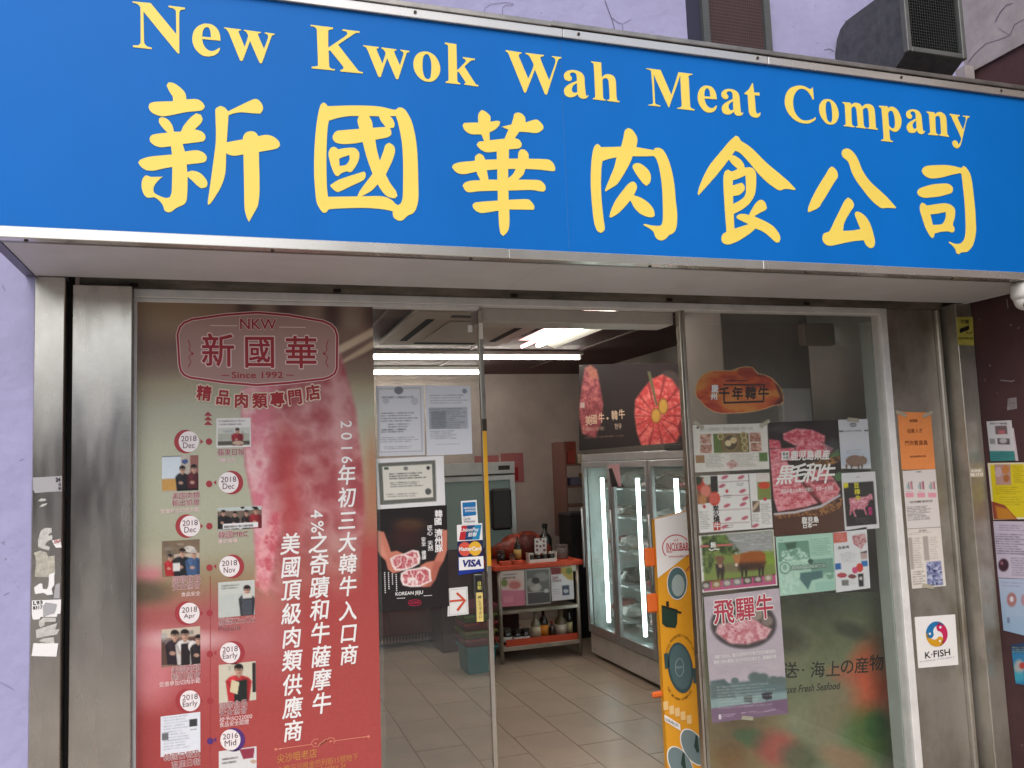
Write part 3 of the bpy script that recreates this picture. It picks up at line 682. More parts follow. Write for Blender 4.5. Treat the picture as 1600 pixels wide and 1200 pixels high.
# building across the street: out of view, placed and shaped for reflections in steel and glass
opp = thing('tenement_building', 'tan tenement across the street mirrored in the steel cladding', 'building')
box('wall', mat('tan_render', S(166, 152, 132), 0.85, var=0.2, vscale=1.2), opp, 2.5, -24, -0.1, 14, -15.5, 11)
box('shop_fascia', mat('fascia_cream', S(190, 178, 150), 0.6, var=0.3, vscale=1.0), opp, 2.5, -15.5, 2.6, 14, -15.0, 3.5)
for i in range(4):
    for j in range(3):
        w = box('window', mat('far_window', S(52, 58, 64), 0.15), opp, 3.2 + i * 2.6, -15.52, 4.3 + j * 2.2, 4.9 + i * 2.6, -15.46, 5.7 + j * 2.2)
opp2 = thing('tenement_building', 'lower cream shop building across the street with red shutters', 'building')
box('wall', mat('cream_render', S(206, 200, 186), 0.85, var=0.15, vscale=1.0), opp2, -14, -22, -0.1, 2.3, -15.6, 4.1)
for i in range(5):
    box('shutter', mat('red_brown_shutter', S(110, 74, 62), 0.6, var=0.2), opp2, -13 + i * 3.1, -15.62, -0.1, -10.6 + i * 3.1, -15.55, 2.5)

for i, (cl_, z0, h_) in enumerate((((60, 110, 80), 2.7, .9), ((190, 60, 50), 2.8, .7), ((220, 190, 70), 2.7, .8), ((70, 90, 140), 2.9, .8), ((230, 226, 214), 2.7, .6))):
    box('added_signboard', mat('added_sign_%d' % i, S(*cl_), 0.5), opp2, -13 + i * 3.1, -15.55, z0, -10.4 + i * 3.1, -15.3, z0 + h_)  # unseen boards added to reflect as coloured bands in steel and glass
for i, (cl_, x) in enumerate((((196, 70, 56), 3.0), ((70, 120, 96), 6.4), ((226, 214, 190), 9.6))):
    box('added_awning', mat('added_awning_%d' % i, S(*cl_), 0.6), opp, x, -15.4, 2.2, x + 2.8, -14.2, 2.5)  # likewise added out of view for coloured reflections
# ================================================================== walls of the building
SX0, SX1 = -0.685, 3.56           # sign box left and right ends
YS = -0.62                        # sign face
ZB, ZT = 2.37, 3.262              # sign underside, top
WALLY = -0.10
wl = tag(link('rendered_wall', None), 'lilac painted wall left of the shopfront and above the blue sign', 'wall')
MB().box(-7, WALLY, -0.12, W(52.5, 600, ('y', WALLY)).x - 0.001, 0.25, 2.7).box(-7, WALLY, 2.7, -0.69, 0.25, 3.0).box(-7, WALLY, 3.0, 3.70, 0.25, 10).box(-0.69, WALLY, 2.62, 3.70, 0.25, 3.0).build('wall', PURPLE, wl)
crk = MB()
PW = ('y', WALLY)
for pts, w in (([(945, 0), (950, 14), (957, 32), (962, 53)], 2.0), ([(957, 28), (965, 35), (972, 37), (974, 50), (978, 58)], 1.3), ([(974, 37), (986, 30)], 0.9),
               ([(756, 20), (758, 12), (768, 6), (790, 4), (803, 6)], 0.9), ([(785, 30), (785, 12), (790, 8), (802, 8)], 0.9), ([(847, 31), (868, 35), (884, 38)], 1.0),
               ([(1288, 78), (1296, 76), (1303, 80)], 1.5), ([(3, 445), (8, 455)], 1.2), ([(30, 375), (34, 378)], 1), ([(0, 1066), (12, 1072), (22, 1078)], 0.9), ([(30, 720), (38, 717)], 0.9), ([(6, 930), (14, 926)], 0.9)):
    crk = MB(); pline(crk, pts, w * 0.62, PW, 3); crk.build('crack', mat('crack_line', S(112, 102, 124), 0.9), wl)  # surface cracks drawn as thin darker lines
# projecting pier on the right: burgundy below, bare concrete above; unseen front lengthened to block sky light
PIERX = 3.588
PIERU = 3.705
pier = tag(link('pier', None), 'burgundy painted pier with bare concrete top at the right end of the sign', 'pier')
MB().box(PIERX, -2.8, -0.12, 5.2, 0.25, 2.72).box(PIERU, -2.8, 2.72, 5.2, 0.25, 3.60).build('painted_face', BURG, pier)
MB().box(PIERU - 0.012, -2.8, 3.60, 5.2, 0.25, 10).build('concrete_face', CONC, pier)
ck = MB()
PX = ('x', PIERU - 0.012)
for pts, w in (([(1600, 30), (1585, 38), (1578, 55), (1560, 62), (1540, 68), (1522, 85), (1512, 98)], 1.6), ([(1555, 34), (1562, 20), (1572, 8), (1582, 5)], 2.2), ([(1578, 55), (1566, 48), (1560, 44)], 1.2)):
    ck = MB(); pline(ck, pts, w * 0.6, PX, 3); ck.build('crack', MATS['crack_line'], pier)
box('concrete_ledge', CONC, pier, 3.63, -0.16, 3.18, PIERU - 0.014, -0.1, 3.62)
scr = MB()
PB = ('x', PIERX)
for pts in (([(1573, 467), (1575, 482)]), ([(1563, 594), (1582, 596)]), ([(1545, 571), (1548, 571)]), ([(1578, 508), (1581, 508)]), ([(1581, 596), (1585, 594)])):
    scr = MB(); pline(scr, pts, 1.6, PB, 2); scr.build('scratch', mat('plaster_scratch', S(150, 138, 138), 0.9), pier)

# window with a perforated shutter panel above the sign
win = tag(link('vent_window', None), 'dark brown perforated vent panel in grey frame above the sign', 'vent panel')
q = [W(x, y, PW) for x, y in ((1092, 0), (1198, 0))]
vx0, vx1 = W(1093, 30, PW).x, W(1199, 40, PW).x
box('recess', mat('navy_reveal', S(40, 42, 66), 0.7), win, vx0 - 0.07, WALLY - 0.006, 3.0, vx0 - 0.002, WALLY + 0.004, 4.6)
box('frame', mat('grey_green_frame', S(84, 88, 88), 0.5, var=0.15), win, vx0, WALLY - 0.03, 3.0, vx0 + 0.035, WALLY + 0.004, 4.6)
box('frame', MATS['grey_green_frame'], win, vx1 - 0.035, WALLY - 0.03, 3.0, vx1, WALLY + 0.004, 4.6)
box('mesh_panel', mat('brown_panel', S(62, 42, 44), 0.7, var=0.2, vscale=14), win, vx0 + 0.035, WALLY - 0.012, 3.0, vx1 - 0.035, WALLY + 0.003, 4.6)
hb = MB(); pw = vx1 - vx0 - 0.08
for i in range(26):
    for j in range(58):
        x = vx0 + 0.045 + pw * (i + 0.5) / 26; z = 3.26 + j * 0.0165
        hb.add([(x - .0026, WALLY - .0126, z), (x, WALLY - .0126, z - .0026), (x + .0026, WALLY - .0126, z), (x, WALLY - .0126, z + .0026)], [(0, 1, 2, 3)])
ho = hb.build('perforation', mat('perforation_edge', S(112, 90, 86), 0.6), win); ho['kind'] = 'stuff'

# galvanised exhaust duct
GALV = mat('galvanised_sheet', S(88, 89, 92), 0.55, 0.4, var=0.3, vscale=22)
duct = tag(link('exhaust_duct', None), 'galvanised square exhaust duct with wire mesh mouth above the sign', 'duct')
dy = -0.56
a0, a1 = W(1412, 0, ('y', dy)), W(1418, 79, ('y', dy))
dx0, dx1, dz0 = a1.x, W(1507, 92, ('y', dy)).x, W(1418, 79, ('y', dy)).z
dz1 = dz0 + 0.33
prof = [(dy, dz0), (dy, dz1), (-0.20, dz1), (-0.155, dz1 - 0.02), (-0.125, dz1 - 0.06), (-0.108, dz1 - 0.12), (WALLY, dz1 - 0.19), (WALLY, dz0 - 0.30), (-0.16, dz0 - 0.27), (-0.22, dz0 - 0.20)]
sh = MB()
sh.prism([(dx0, y, z) for y, z in prof], (1, 0, 0), 0.004)
sh.prism([(dx1 - 0.004, y, z) for y, z in prof], (1, 0, 0), 0.004)
k = len(prof)
for i in range(1, k):
    (y0, z0), (y1, z1) = prof[i], prof[(i + 1) % k]
    sh.add([(dx0, y0, z0), (dx1, y0, z0), (dx1, y1, z1), (dx0, y1, z1)], [(0, 1, 2, 3)])
sh.build('sheet_body', GALV, duct)
fr = MB(); w = 0.018
fr.box(dx0 - .006, dy - .012, dz0 - .006, dx0 + w, dy + .02, dz1 + .006, .003).box(dx1 - w, dy - .012, dz0 - .006, dx1 + .006, dy + .02, dz1 + .006, .003)
fr.box(dx0 + w, dy - .011, dz0 - .006, dx1 - w, dy + .02, dz0 + w, .003).box(dx0 + w, dy - .011, dz1 - w, dx1 - w, dy + .02, dz1 + .006, .003)
fr.build('flange', mat('galvanised_edge', S(110, 112, 110), 0.5, 0.4, var=0.2), duct)
wm = MB()
n = 24
for i in range(1, n):
    x = dx0 + (dx1 - dx0) * i / n
    wm.box(x - .0012, dy + .004, dz0, x + .0012, dy + .006, dz1)
    z = dz0 + (dz1 - dz0) * i / n
    wm.box(dx0, dy + .0065, z - .0012, dx1, dy + .0085, z + .0012)
wm.build('wire_mesh', mat('mesh_wire', S(62, 66, 64), 0.6, 0.3), duct)
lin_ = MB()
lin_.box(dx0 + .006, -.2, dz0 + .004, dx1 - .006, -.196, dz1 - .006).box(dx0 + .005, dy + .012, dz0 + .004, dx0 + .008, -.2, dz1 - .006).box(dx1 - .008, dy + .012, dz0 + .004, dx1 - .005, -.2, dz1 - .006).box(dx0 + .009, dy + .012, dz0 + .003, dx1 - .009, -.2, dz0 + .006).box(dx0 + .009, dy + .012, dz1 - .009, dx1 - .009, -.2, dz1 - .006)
lin_.build('dark_interior', mat('dark_lining', S(20, 21, 22), 0.9), duct)  # added lining; the dark of the duct's inside is put into its colour

# ================================================================== sign box
sign = tag(link('shop_sign', None), 'long blue sign box with yellow letters reading New Kwok Wah Meat Company', 'sign')
SEAM = [SX0 + 0.02, 1.168, 2.57, SX1 - 0.02]
BZ0, BZ1 = 2.409, 3.212
for i in range(2):
    x0, x1 = (SX0 + 0.004, 1.1672) if i == 0 else (1.1688, SX1 - 0.004)
    box('face_panel', BLUE, sign, x0, YS, BZ0 - 0.004, x1, YS + 0.02, BZ1 + 0.004)
box('seam_strip', mat('seam_light', S(120, 170, 215), 0.4), sign, 1.1672, YS + 0.002, BZ0, 1.1688, YS + 0.018, BZ1)
for x0, x1 in ((SX0, 0.93), (0.932, 1.98), (1.982, SX1)):
    box('bottom_trim', TRIM, sign, x0, YS - 0.012, ZB, x1, YS + 0.03, BZ0 - 0.0045, bevel=0.002)
for x0, x1 in ((SX0, 1.175), (1.177, 2.07), (2.072, SX1)):
    MB().box(x0, YS - 0.012, BZ1 + 0.0045, x1, YS + 0.03, ZT - 0.012, bevel=0.002).build('top_trim', TRIM, sign)
for x0, x1, dz in ((SX0, 1.13, 0.0), (1.131, SX1, 0.003)):
    MB().box(x0, YS - 0.018, ZT - 0.0115 + dz, x1, WALLY, ZT + 0.008 + dz, bevel=0.002).build('top_cap', mat('cap_metal', S(170, 166, 158), 0.4, 0.9, var=0.3, vscale=7), sign)
for x in (-0.3, 0.62, 1.24, 2.02, 2.74, 3.3):
    MB().tube((x, YS - 0.012, 3.236), (x, YS - 0.0155, 3.236), 0.006, 8).build('screw', SCREW, sign)
for x in (-0.58, 0.13, 0.8, 1.5, 2.2, 2.95):
    MB().tube((x, YS + 0.016, ZB), (x, YS + 0.016, ZB - 0.004), 0.006, 8).build('screw', SCREW, sign)
for x0, x1 in ((SX0 + 0.032, 1.09), (1.0915, 2.6), (2.6015, SX1 - 0.03)):
    box('soffit_panel', SOFFIT, sign, x0, YS + 0.058, ZB + 0.003, x1, WALLY - 0.002, ZB + 0.02)
for x0, x1 in ((SX0 + 0.032, 1.4), (1.401, SX1 - 0.03)):
    box('soffit_edge', mat('soffit_edge_metal', S(150, 146, 140), 0.4, 0.8), sign, x0, YS + 0.031, ZB + 0.001, x1, YS + 0.055, ZB + 0.022)
EDGE = mat('end_flange', S(120, 114, 128), 0.45, 0.6)
box('end_flange', EDGE, sign, SX0, YS + 0.031, ZB, SX0 + 0.03, WALLY - 0.002, ZB + 0.03)
box('end_flange', SOFFIT, sign, SX1 - 0.028, YS + 0.031, ZB, SX1, WALLY - 0.002, ZB + 0.03)
box('end_panel', TRIM, sign, SX0, YS + 0.032, ZB + 0.031, SX0 + 0.004, WALLY, ZT - 0.012)
box('end_panel', TRIM, sign, SX1 - 0.004, YS + 0.032, ZB + 0.031, SX1, WALLY, ZT - 0.012)

def smooth_outline(pts):
    """round the gentle bends of a traced letter outline, keep its corners"""
    n = len(pts); out = []
    P_ = [Vector(p) for p in pts]
    def corner(i):
        a = P_[i] - P_[i - 1]; b = P_[(i + 1) % n] - P_[i]
        if a.length < 1e-6 or b.length < 1e-6:
            return True
        return a.angle(b) > math.radians(52)
    cor = [corner(i) for i in range(n)]
    for i in range(n):
        p0, p1, p2, p3 = P_[i - 1], P_[i], P_[(i + 1) % n], P_[(i + 2) % n]
        out.append(p1)
        L = (p2 - p1).length
        m1 = (p2 - p0) * 0.5 if not cor[i] else (p2 - p1)
        m2 = (p3 - p1) * 0.5 if not cor[(i + 1) % n] else (p2 - p1)
        if m1.length > L: m1 = m1 * (L / m1.length)
        if m2.length > L: m2 = m2 * (L / m2.length)
        for t in (0.25, 0.5, 0.75):
            t2, t3 = t * t, t * t * t
            out.append(p1 * (2 * t3 - 3 * t2 + 1) + m1 * (t3 - 2 * t2 + t) + p2 * (-2 * t3 + 3 * t2) + m2 * (t3 - t2))
    return out

def letter(ch, contours):
    c = bpy.data.curves.new('l', 'CURVE'); c.dimensions = '2D'; c.fill_mode = 'FRONT'; c.extrude = 0.0
    for ct in contours:
        pts = smooth_outline([(x / 1000, z / 1000) for x, z in ct])
        sp = c.splines.new('POLY'); sp.points.add(len(pts) - 1)
        for p, q in zip(sp.points, pts):
            p.co = (q[0], q[1], 0, 1)
        sp.use_cyclic_u = True
    o = bpy.data.objects.new('l', c); COL.objects.link(o)
    dg = bpy.context.evaluated_depsgraph_get(); dg.update()
    me = bpy.data.meshes.new_from_object(o.evaluated_get(dg))
    v = [Vector((p.co.x, YS - 0.0015, p.co.y)) for p in me.vertices]
    f = [tuple(p.vertices) for p in me.polygons]
    # vinyl edge back to the panel
    from collections import Counter
    ec = Counter(tuple(sorted(e)) for q in f for e in zip(q, q[1:] + q[:1]))
    nv = len(v); v += [Vector((p.x, YS, p.z)) for p in v]
    f += [(a, b, nv + b, nv + a) for (a, b), k_ in ec.items() if k_ == 1]
    bpy.data.objects.remove(o); bpy.data.curves.remove(c); bpy.data.meshes.remove(me)
    b = MB().add(v, f).build('letter' if ord(ch) < 255 else 'character', YELLOW, sign)
    b['label'] = 'yellow %s %s' % ('letter' if ord(ch) < 255 else 'character', ch)
for ch, cts in LETTERS:
    letter(ch, cts)

# ================================================================== shopfront
ps = ('y', WALLY)
lx0, lx1 = W(52.5, 600, ps).x, W(100.5, 600, ps).x
gx0, gx1 = W(111, 700, ('y', -0.055)).x, W(205.5, 700, ('y', -0.055)).x
pl_ = tag(link('steel_pilaster', None), 'narrow stainless pilaster with torn stickers at the left', 'pilaster')
box('cladding', STEEL, pl_, lx0, WALLY - 0.006, -0.12, lx1, 0.02, ZB, bevel=0.003)
box('shutter_slot', DARK, pl_, lx1 + 0.001, -0.045, -0.12, gx0 - 0.001, 0.0, ZB + 0.08)
sp = tag(link('steel_wall', None), 'wide stainless panel between left pilaster and red film', 'wall')
box('cladding', STEEL, sp, gx0, -0.055, -0.12, gx1, 0.06, 2.355, bevel=0.002)
# right side
rx0, rx1 = W(1505, 600, ps).x, PIERX - 0.002
prt = tag(link('steel_pilaster', None), 'stainless pilaster with yellow camera notice beside the burgundy pier', 'pilaster')
rxa = W(1498, 560, ps).x
box('cladding', STEEL_D, prt, rxa, WALLY - 0.006, -0.12, rx1, 0.02, ZB, bevel=0.003)
wx1 = W(1382, 490, ('y', 0)).x
sp2 = tag(link('steel_wall', None), 'dirty folded stainless panel with orange notice right of the window', 'wall')
fx = W(1462, 560, ('y', 0.0)).x
box('cladding', STEEL_D, sp2, wx1 + 0.004, -0.004, -0.12, fx, 0.06, 2.355, bevel=0.002)
MB().box(fx + 0.001, -0.028, -0.12, fx + 0.028, 0.06, 2.355, bevel=0.006).build('fold', STEEL_D, sp2)
box('shutter_slot', DARK, sp2, fx + 0.029, 0.01, -0.12, rxa + 0.03, 0.05, ZB + 0.08)
lin = tag(link('lintel', None), 'grimy steel lintel strip under the sign soffit', 'lintel')
box('strip', LINTEL, lin, lx1 + 0.031, -0.012, 2.3565, rxa + 0.02, 0.05, 2.62)
for i in range(5):
    x = lx1 + 0.2 + i * 0.75
    MB().box(x, -0.016, 2.36, x + 0.03, -0.012, 2.375).build('bracket', SCREW, lin)

ww = tag(link('glazed_shopfront', None), 'glazed shopfront with pale frame and glass panels', 'window')
FX0, FX1 = W(208.5, 600, ('y', 0)).x, wx1
box('top_rail', FRAME, ww, FX0, -0.018, 2.322, FX1, 0.05, 2.355, bevel=0.003)
box('top_rail', FRAME, ww, FX0 + 0.012, -0.008, 2.306, 1.0, 0.04, 2.321, bevel=0.002)
box('jamb', FRAME, ww, FX0, -0.014, -0.1, FX0 + 0.013, 0.05, 2.3215, bevel=0.002)
jx = W(1371, 490, ('y', 0)).x
box('jamb', FRAME, ww, jx, -0.016, -0.1, FX1, 0.05, 2.3215, bevel=0.003)
DXL = 1.0; DXR = W(1066, 600, ('y', 0)).x
box('glass_pane', GLASS, ww, FX0 + 0.014, 0.0, -0.1, 0.56, 0.008, 2.305)
box('glass_pane', GLASS, ww, DXR + 0.03, 0.0, -0.1, jx - 0.001, 0.008, 2.3215)
box('side_return', mat('pale_return', S(168, 178, 170), 0.5, var=0.1), ww, jx - 0.004, 0.052, -0.1, jx + 0.02, 0.13, 2.3)
box('stile', STEEL, ww, DXR, -0.006, -0.1, DXR + 0.011, 0.03, 2.3215, bevel=0.002)
box('stile', STEEL_D, ww, DXR + 0.015, -0.006, -0.1, DXR + 0.029, 0.03, 2.3215, bevel=0.002)
hd = box('door_operator', mat('operator_cover', S(196, 190, 180), 0.45, 0.3, var=0.1), ww, 1.02, 0.045, 2.262, DXR - 0.002, 0.2, 2.3215, bevel=0.003)
box('threshold', STEEL_D, ww, FX0, 0.06, -0.1, FX1, 0.12, 0.004)
door = tag(link('sliding_glass_door', None), 'automatic sliding glass door standing open, plastered with certificates and card stickers', 'door')
DY = 0.016
box('glass_pane', glass_mat('door_glass', haze=0.018), door, 0.50, DY, 0.01, 0.998, DY + 0.008, 2.30)
box('edge_strip', STEEL, door, 0.999, DY - 0.008, 0.01, 1.018, DY + 0.018, 2.30, bevel=0.002)
GOLD_REFLECT = mat('painted_gold_reflection', S(236, 178, 50), 0.35, 0.25)
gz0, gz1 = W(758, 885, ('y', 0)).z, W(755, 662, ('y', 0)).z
box('gold_reflection_strip', GOLD_REFLECT, door, 1.0, DY - 0.0095, gz0, 1.017, DY - 0.0085, gz1)  # yellow stand's reflection in the metal edge, painted as a gold strip
MB().box(0.9985, DY - 0.012, gz1 - 0.03, 1.0185, DY - 0.0096, gz1 + 0.02).build('catch', SCREW, door)
box('edge_tape', mat('white_tape', S(230, 226, 214), 0.5), door, 1.0, DY - 0.0092, 2.18, 1.017, DY - 0.0083, 2.25)
# ================================================================== the red window film
FP = ('y', -0.003)
INKW = mat('white_ink', S(246, 244, 240), 0.5)
INKR = mat('red_ink', S(168, 42, 50), 0.5)
INKR2 = mat('dark_red_ink', S(128, 30, 42), 0.5)
INKP = mat('pink_white_ink', S(240, 214, 210), 0.5)
INKK = mat('black_ink', S(34, 31, 30), 0.5)
INKG = mat('grey_ink', S(120, 116, 112), 0.5)
INKY = mat('ochre_ink', S(205, 140, 78), 0.5)
INKC = mat('cream_ink', S(232, 212, 190), 0.5)
MAROON = mat('maroon_ink', S(166, 58, 64), 0.5)
VIOLET = mat('violet_ink', S(86, 50, 120), 0.5)

fq = [(212, 459), (582, 474), (598, 1290), (203, 1290)]
film = sheet('window_film', 'tall red printed window film with beef picture, timeline and white slogans', 'poster', fq, FP, PAPER, th=0.0008)
c = Canvas(fq, FP, cell=1.6)
X, Y = c.X, c.Y
ys = [455, 500, 545, 575, 600, 640, 700, 800, 860, 915, 960, 1010, 1070, 1130, 1300]
cs = np.array([(176, 150, 116), (146, 118, 98), (122, 96, 82), (136, 118, 98), (172, 162, 132), (186, 190, 164), (190, 196, 170), (180, 184, 158), (172, 172, 146), (158, 132, 100),
               (172, 96, 92), (184, 104, 104), (182, 88, 88), (170, 72, 70), (168, 68, 64)], float)
base = np.stack([np.interp(Y + 30 * (vnoise(X / 120, Y / 200) - 0.5), ys, cs[:, i]) for i in range(3)], -1)
c.c = base
st = 0.5 + 0.5 * np.sin((X - 300) / 11.0 + 1.2 * vnoise(X / 40, Y * 0 + 3))
m = np.clip((X - 345) / 30, 0, 1) * np.clip((520 - Y) / 14, 0, 1) * np.clip((Y - 466) / 8, 0, 1)
c.put(m * st, (70, 50, 48), 0.85); c.put(m * (1 - st), (172, 158, 148), 0.6)
c.ell(270, 492, 60, 30, (190, 168, 128), 0.55, soft=0.9)
c.poly([(470, 572), (590, 508), (590, 521), (492, 574)], (222, 200, 170), soft=4)
c.poly([(520, 572), (590, 528), (590, 540), (530, 580)], (206, 182, 150), soft=4)
c.poly([(516, 578), (590, 541), (590, 546), (520, 584)], (96, 70, 60), 0.7, soft=4)
# the solid red field on the right and lower part
red = np.clip((X - 430 - 0.10 * (900 - Y)) / 60, 0, 1) * np.clip((Y - 800) / 130, 0, 1)
red = np.maximum(red, np.clip((Y - 1010) / 110, 0, 1) * np.clip((X - 300) / 60, 0, 1))
red = np.maximum(red, np.clip((X - 548) / 20, 0, 1) * np.clip((Y - 740) / 120, 0, 1))
c.put(red, (176, 76, 72))
c.put(np.clip((X - 555) / 25, 0, 1) * np.clip((Y - 640) / 80, 0, 1) * np.clip((860 - Y) / 80, 0, 1), (178, 120, 84), 0.8)
# the marbled joint of beef
beef = c.pmask([(378, 655), (376, 610), (400, 596), (470, 580), (532, 552), (546, 600), (556, 640), (566, 720), (570, 800), (560, 900), (530, 960), (470, 960), (430, 930), (404, 900), (398, 850), (396, 790), (384, 730)], 7)
beef = beef * (1 - np.clip((Y - 800) / 150, 0, 1) * np.clip((X - 415) / 60, 0, 1))
c.meat(beef, (168, 76, 80), (206, 148, 146), sc=48, amt=0.34)
strip = beef * np.clip((440 - X - 0.05 * (Y - 700)) / 26, 0, 1)
c.meat(strip, (216, 124, 138), (238, 192, 194), sc=30, amt=0.6)
mid = beef * np.exp(-((X - 448 - 0.06 * (Y - 700)) / 20) ** 2) * np.clip((Y - 640) / 50, 0, 1)
c.put(mid, (184, 56, 58), 0.6)
c.put(beef * np.exp(-((X - 532 - 0.08 * (Y - 700)) / 9) ** 2), (222, 168, 168), 0.5)
fl = c.pmask([(400, 860), (425, 800), (440, 800), (430, 870), (418, 930), (398, 915), (400, 890)], 8)
c.meat(fl, (206, 92, 104), (236, 170, 172), sc=12, amt=0.55, a=0.9)
c.put(np.exp(-((X - 418) / 30) ** 2) * np.clip((Y - 900) / 40, 0, 1) * np.clip((1010 - Y) / 60, 0, 1), (206, 120, 116), 0.55)
# blurred pink slices, lower left
for e in ((230, 893, 26, 20, (214, 130, 138)), (225, 925, 40, 18, (92, 84, 66)), (255, 1010, 60, 26, (206, 140, 146)), (232, 1050, 40, 50, (214, 136, 140)), (290, 1000, 60, 14, (220, 180, 178)), (240, 870, 60, 18, (186, 180, 156))):
    c.ell(*e, a=0.8, soft=0.9)
c.put(np.clip((900 - Y) / 200, 0, 1), (196, 160, 146), 0.08)  # pale haze blended into the ink colour of the upper film
c.put(np.clip((545 - Y) / 60, 0, 1), (92, 66, 54), 0.2)
c.put(np.clip((X - 204) / 3, 0, 1) * np.clip((216 - X) / 4, 0, 1), (225, 215, 200), 0.25)
c.grain(5, 2.5)
c.build('printed_picture', film)

# badge
bd = [(200 + x / 3.4275, 450 + y / 3.4275) for x, y in ((265, 250), (278, 210), (300, 186), (345, 168), (520, 144), (690, 132), (860, 146), (1045, 178), (1085, 196), (1108, 220), (1120, 255), (1118, 430), (1106, 458), (1080, 476), (1045, 487), (860, 508), (690, 520), (520, 506), (335, 480), (302, 466), (284, 444), (276, 415))]
b1, b2, b3, b4 = MB(), MB(), MB(), MB()
ppoly(b4, bd, FP, 2)
b4.build('badge_ground', mat('badge_wash', S(184, 146, 138), 0.5), film)
pline(b1, bd + bd[:1], 5.6, FP, 3); pline(b2, bd + bd[:1], 3.2, FP, 4)
text(b1, 'NKW', 374, 506, 433, 18.5, FP, 3, 0.04); text(b2, 'NKW', 375, 506, 432, 17, FP, 4, 0.012)
for ch, cx, cy, s_ in (('新', 339, 549, 50), ('國', 404, 551, 49), ('華', 469, 552, 49)):
    glyph(b1, ch, cx, cy, s_ * 1.02, s_ * 1.04, FP, 3, 0.045); glyph(b2, ch, cx, cy, s_, s_ * 1.02, FP, 4, 0.018)
for x0, x1, y in ((329, 371, 508.5), (436, 478, 511)):
    pline(b1, [(x0, y), (x1, y + pslope(x0, y) * (x1 - x0))], 1.3, FP, 3)
text(b2, 'Since 1992', 362, 586, 442, 10, FP, 3, 0.012)
pline(b2, [(346, 586.5), (358, 586.8)], 1.3, FP, 3); pline(b2, [(447, 586), (459, 586.4)], 1.3, FP, 3)
for sx, x in ((1, 294), (-1, 513)):
    pts = [(x, 531), (x + 3 * sx, 540), (x + 2 * sx, 547), (x + 6 * sx, 552), (x + 1 * sx, 558), (x + 4 * sx, 566), (x, 574)]
    pline(b2, pts, 1.2, FP, 3)
    pell(b2, x + 6.5 * sx, 552.5, 2, 2, FP, 4, 8)
for ch, x, y, r in (('精', 405, 565, .10), ('品', 508, 588, .10), ('肉', 605, 604, .03), ('類', 703, 606, -.02), ('專', 798, 600, -.06), ('門', 892, 586, -.10), ('店', 988, 562, -.12)):
    px, py = 200 + x / 3.4275, 450 + y / 3.4275
    glyph(b3, ch, px, py, 24, 25, FP, 5, 0.085, rot=r); glyph(b2, ch, px, py, 22, 23, FP, 6, 0.035, rot=r)
b1.build('badge_outline', INKP, film); b3.build('badge_caption_outline', INKC, film); b2.build('badge_lettering', INKR, film)

# timeline: badges, dots, captions
br = MB()
for i in range(3):
    y = 643 + i * 7.2
    tr_ = MB(); ppoly(tr_, [(318.5, y + 6.5), (332, y + 6.9), (325, y)], FP, 2); tr_.build('arrowhead', MAROON, film)
BADGES = [(295, 690, -1, '2018', 'Dec', 0), (357, 754, 1, '2018', 'Dec', 0), (297, 822, -1, '2018', 'Dec', 0), (358.5, 885, 1, '2018', 'Nov', 0), (296, 958, -1, '2018', 'Apr', 0),
          (359.5, 1020, 1, '2018', 'Early', 0), (297, 1095, -1, '2018', 'Early', 0), (360, 1156, 1, '2016', 'Mid', 1)]
BWHITE = mat('badge_white', S(244, 236, 234), 0.5); DINK = mat('date_ink', S(98, 62, 70), 0.5)
for x, y, s_, a, b, v in BADGES:
    mm = VIOLET if v else MAROON
    q_ = MB(); pell(q_, x, y, 15.8, 16.3, FP, 3); bo = q_.build('date_badge', BWHITE, film)
    q_ = MB(); pell(q_, x + 5 * s_, y, 18, 18.5, FP, 2); q_.build('crescent', mm, bo)
    q_ = MB(); text(q_, a, x - 12, y - 4.5, x + 12, 8.5, FP, 4, 0.0)
    w = 9 if len(b) == 3 else 11.5
    text(q_, b, x - w, y + 6 + (1 if b == 'Early' else 0), x + w, 9 if b != 'Early' else 11, FP, 4, 0.0)
    q_.build('date_lettering', DINK, bo)
    q_ = MB(); pell(q_, 326.5 + (y - 690) * 0.004, y + (0 if s_ < 0 else 2), 5, 5.2, FP, 2.5, 18); q_.build('timeline_dot', mm, film)
    t = 311 if s_ < 0 else 338
    t += 2 * (s_ < 0)
    q_ = MB(); ppoly(q_, [(t, y - 4), (t, y + 4), (t - 4.5 * s_, y)], FP, 2.2); q_.build('pointer', mm, bo)
pline(br, [(328.5, 900), (328.5, 1240)], 1.0, FP, 1.8)
br.build('timeline_line', MAROON, film)
CAP = [(['蘋果日報'], 340, 382, 707, 11), (['美國肉類', '輸出協會'], 269, 312, 775, 10.5), (['韓國MBC'], 341, 387, 836, 11), (['國際食品', '安全協會'], 270, 313, 906, 10.5),
       (['雜誌KimChi', 'People'], 342, 398, 972, 11), (['美國肉類', '輸出協會'], 268, 313, 1047, 10.5), (['國際食品', '安全協會'], 343, 386, 1103, 10.5), (['韓國日報及', '畜產日報'], 256, 313, 1184, 11)]
co, ci = MB(), MB()
for rows, x0, x1, y, h in CAP:
    for i, r in enumerate(rows):
        a, b = x0, x1
        if r == 'People': b = x0 + 33
        if r == '畜產日報': a = x1 - 45
        text(co, r, a, y + i * (h + 0.6), b, h, FP, 3, 0.045 if ord(r[0]) > 255 else 0.02); text(ci, r, a, y + i * (h + 0.6), b, h - 0.4, FP, 4, 0.0)
    cap_o = co.build('caption', INKP, film); ci.build('caption_lettering', INKR2, cap_o); co, ci = MB(), MB()
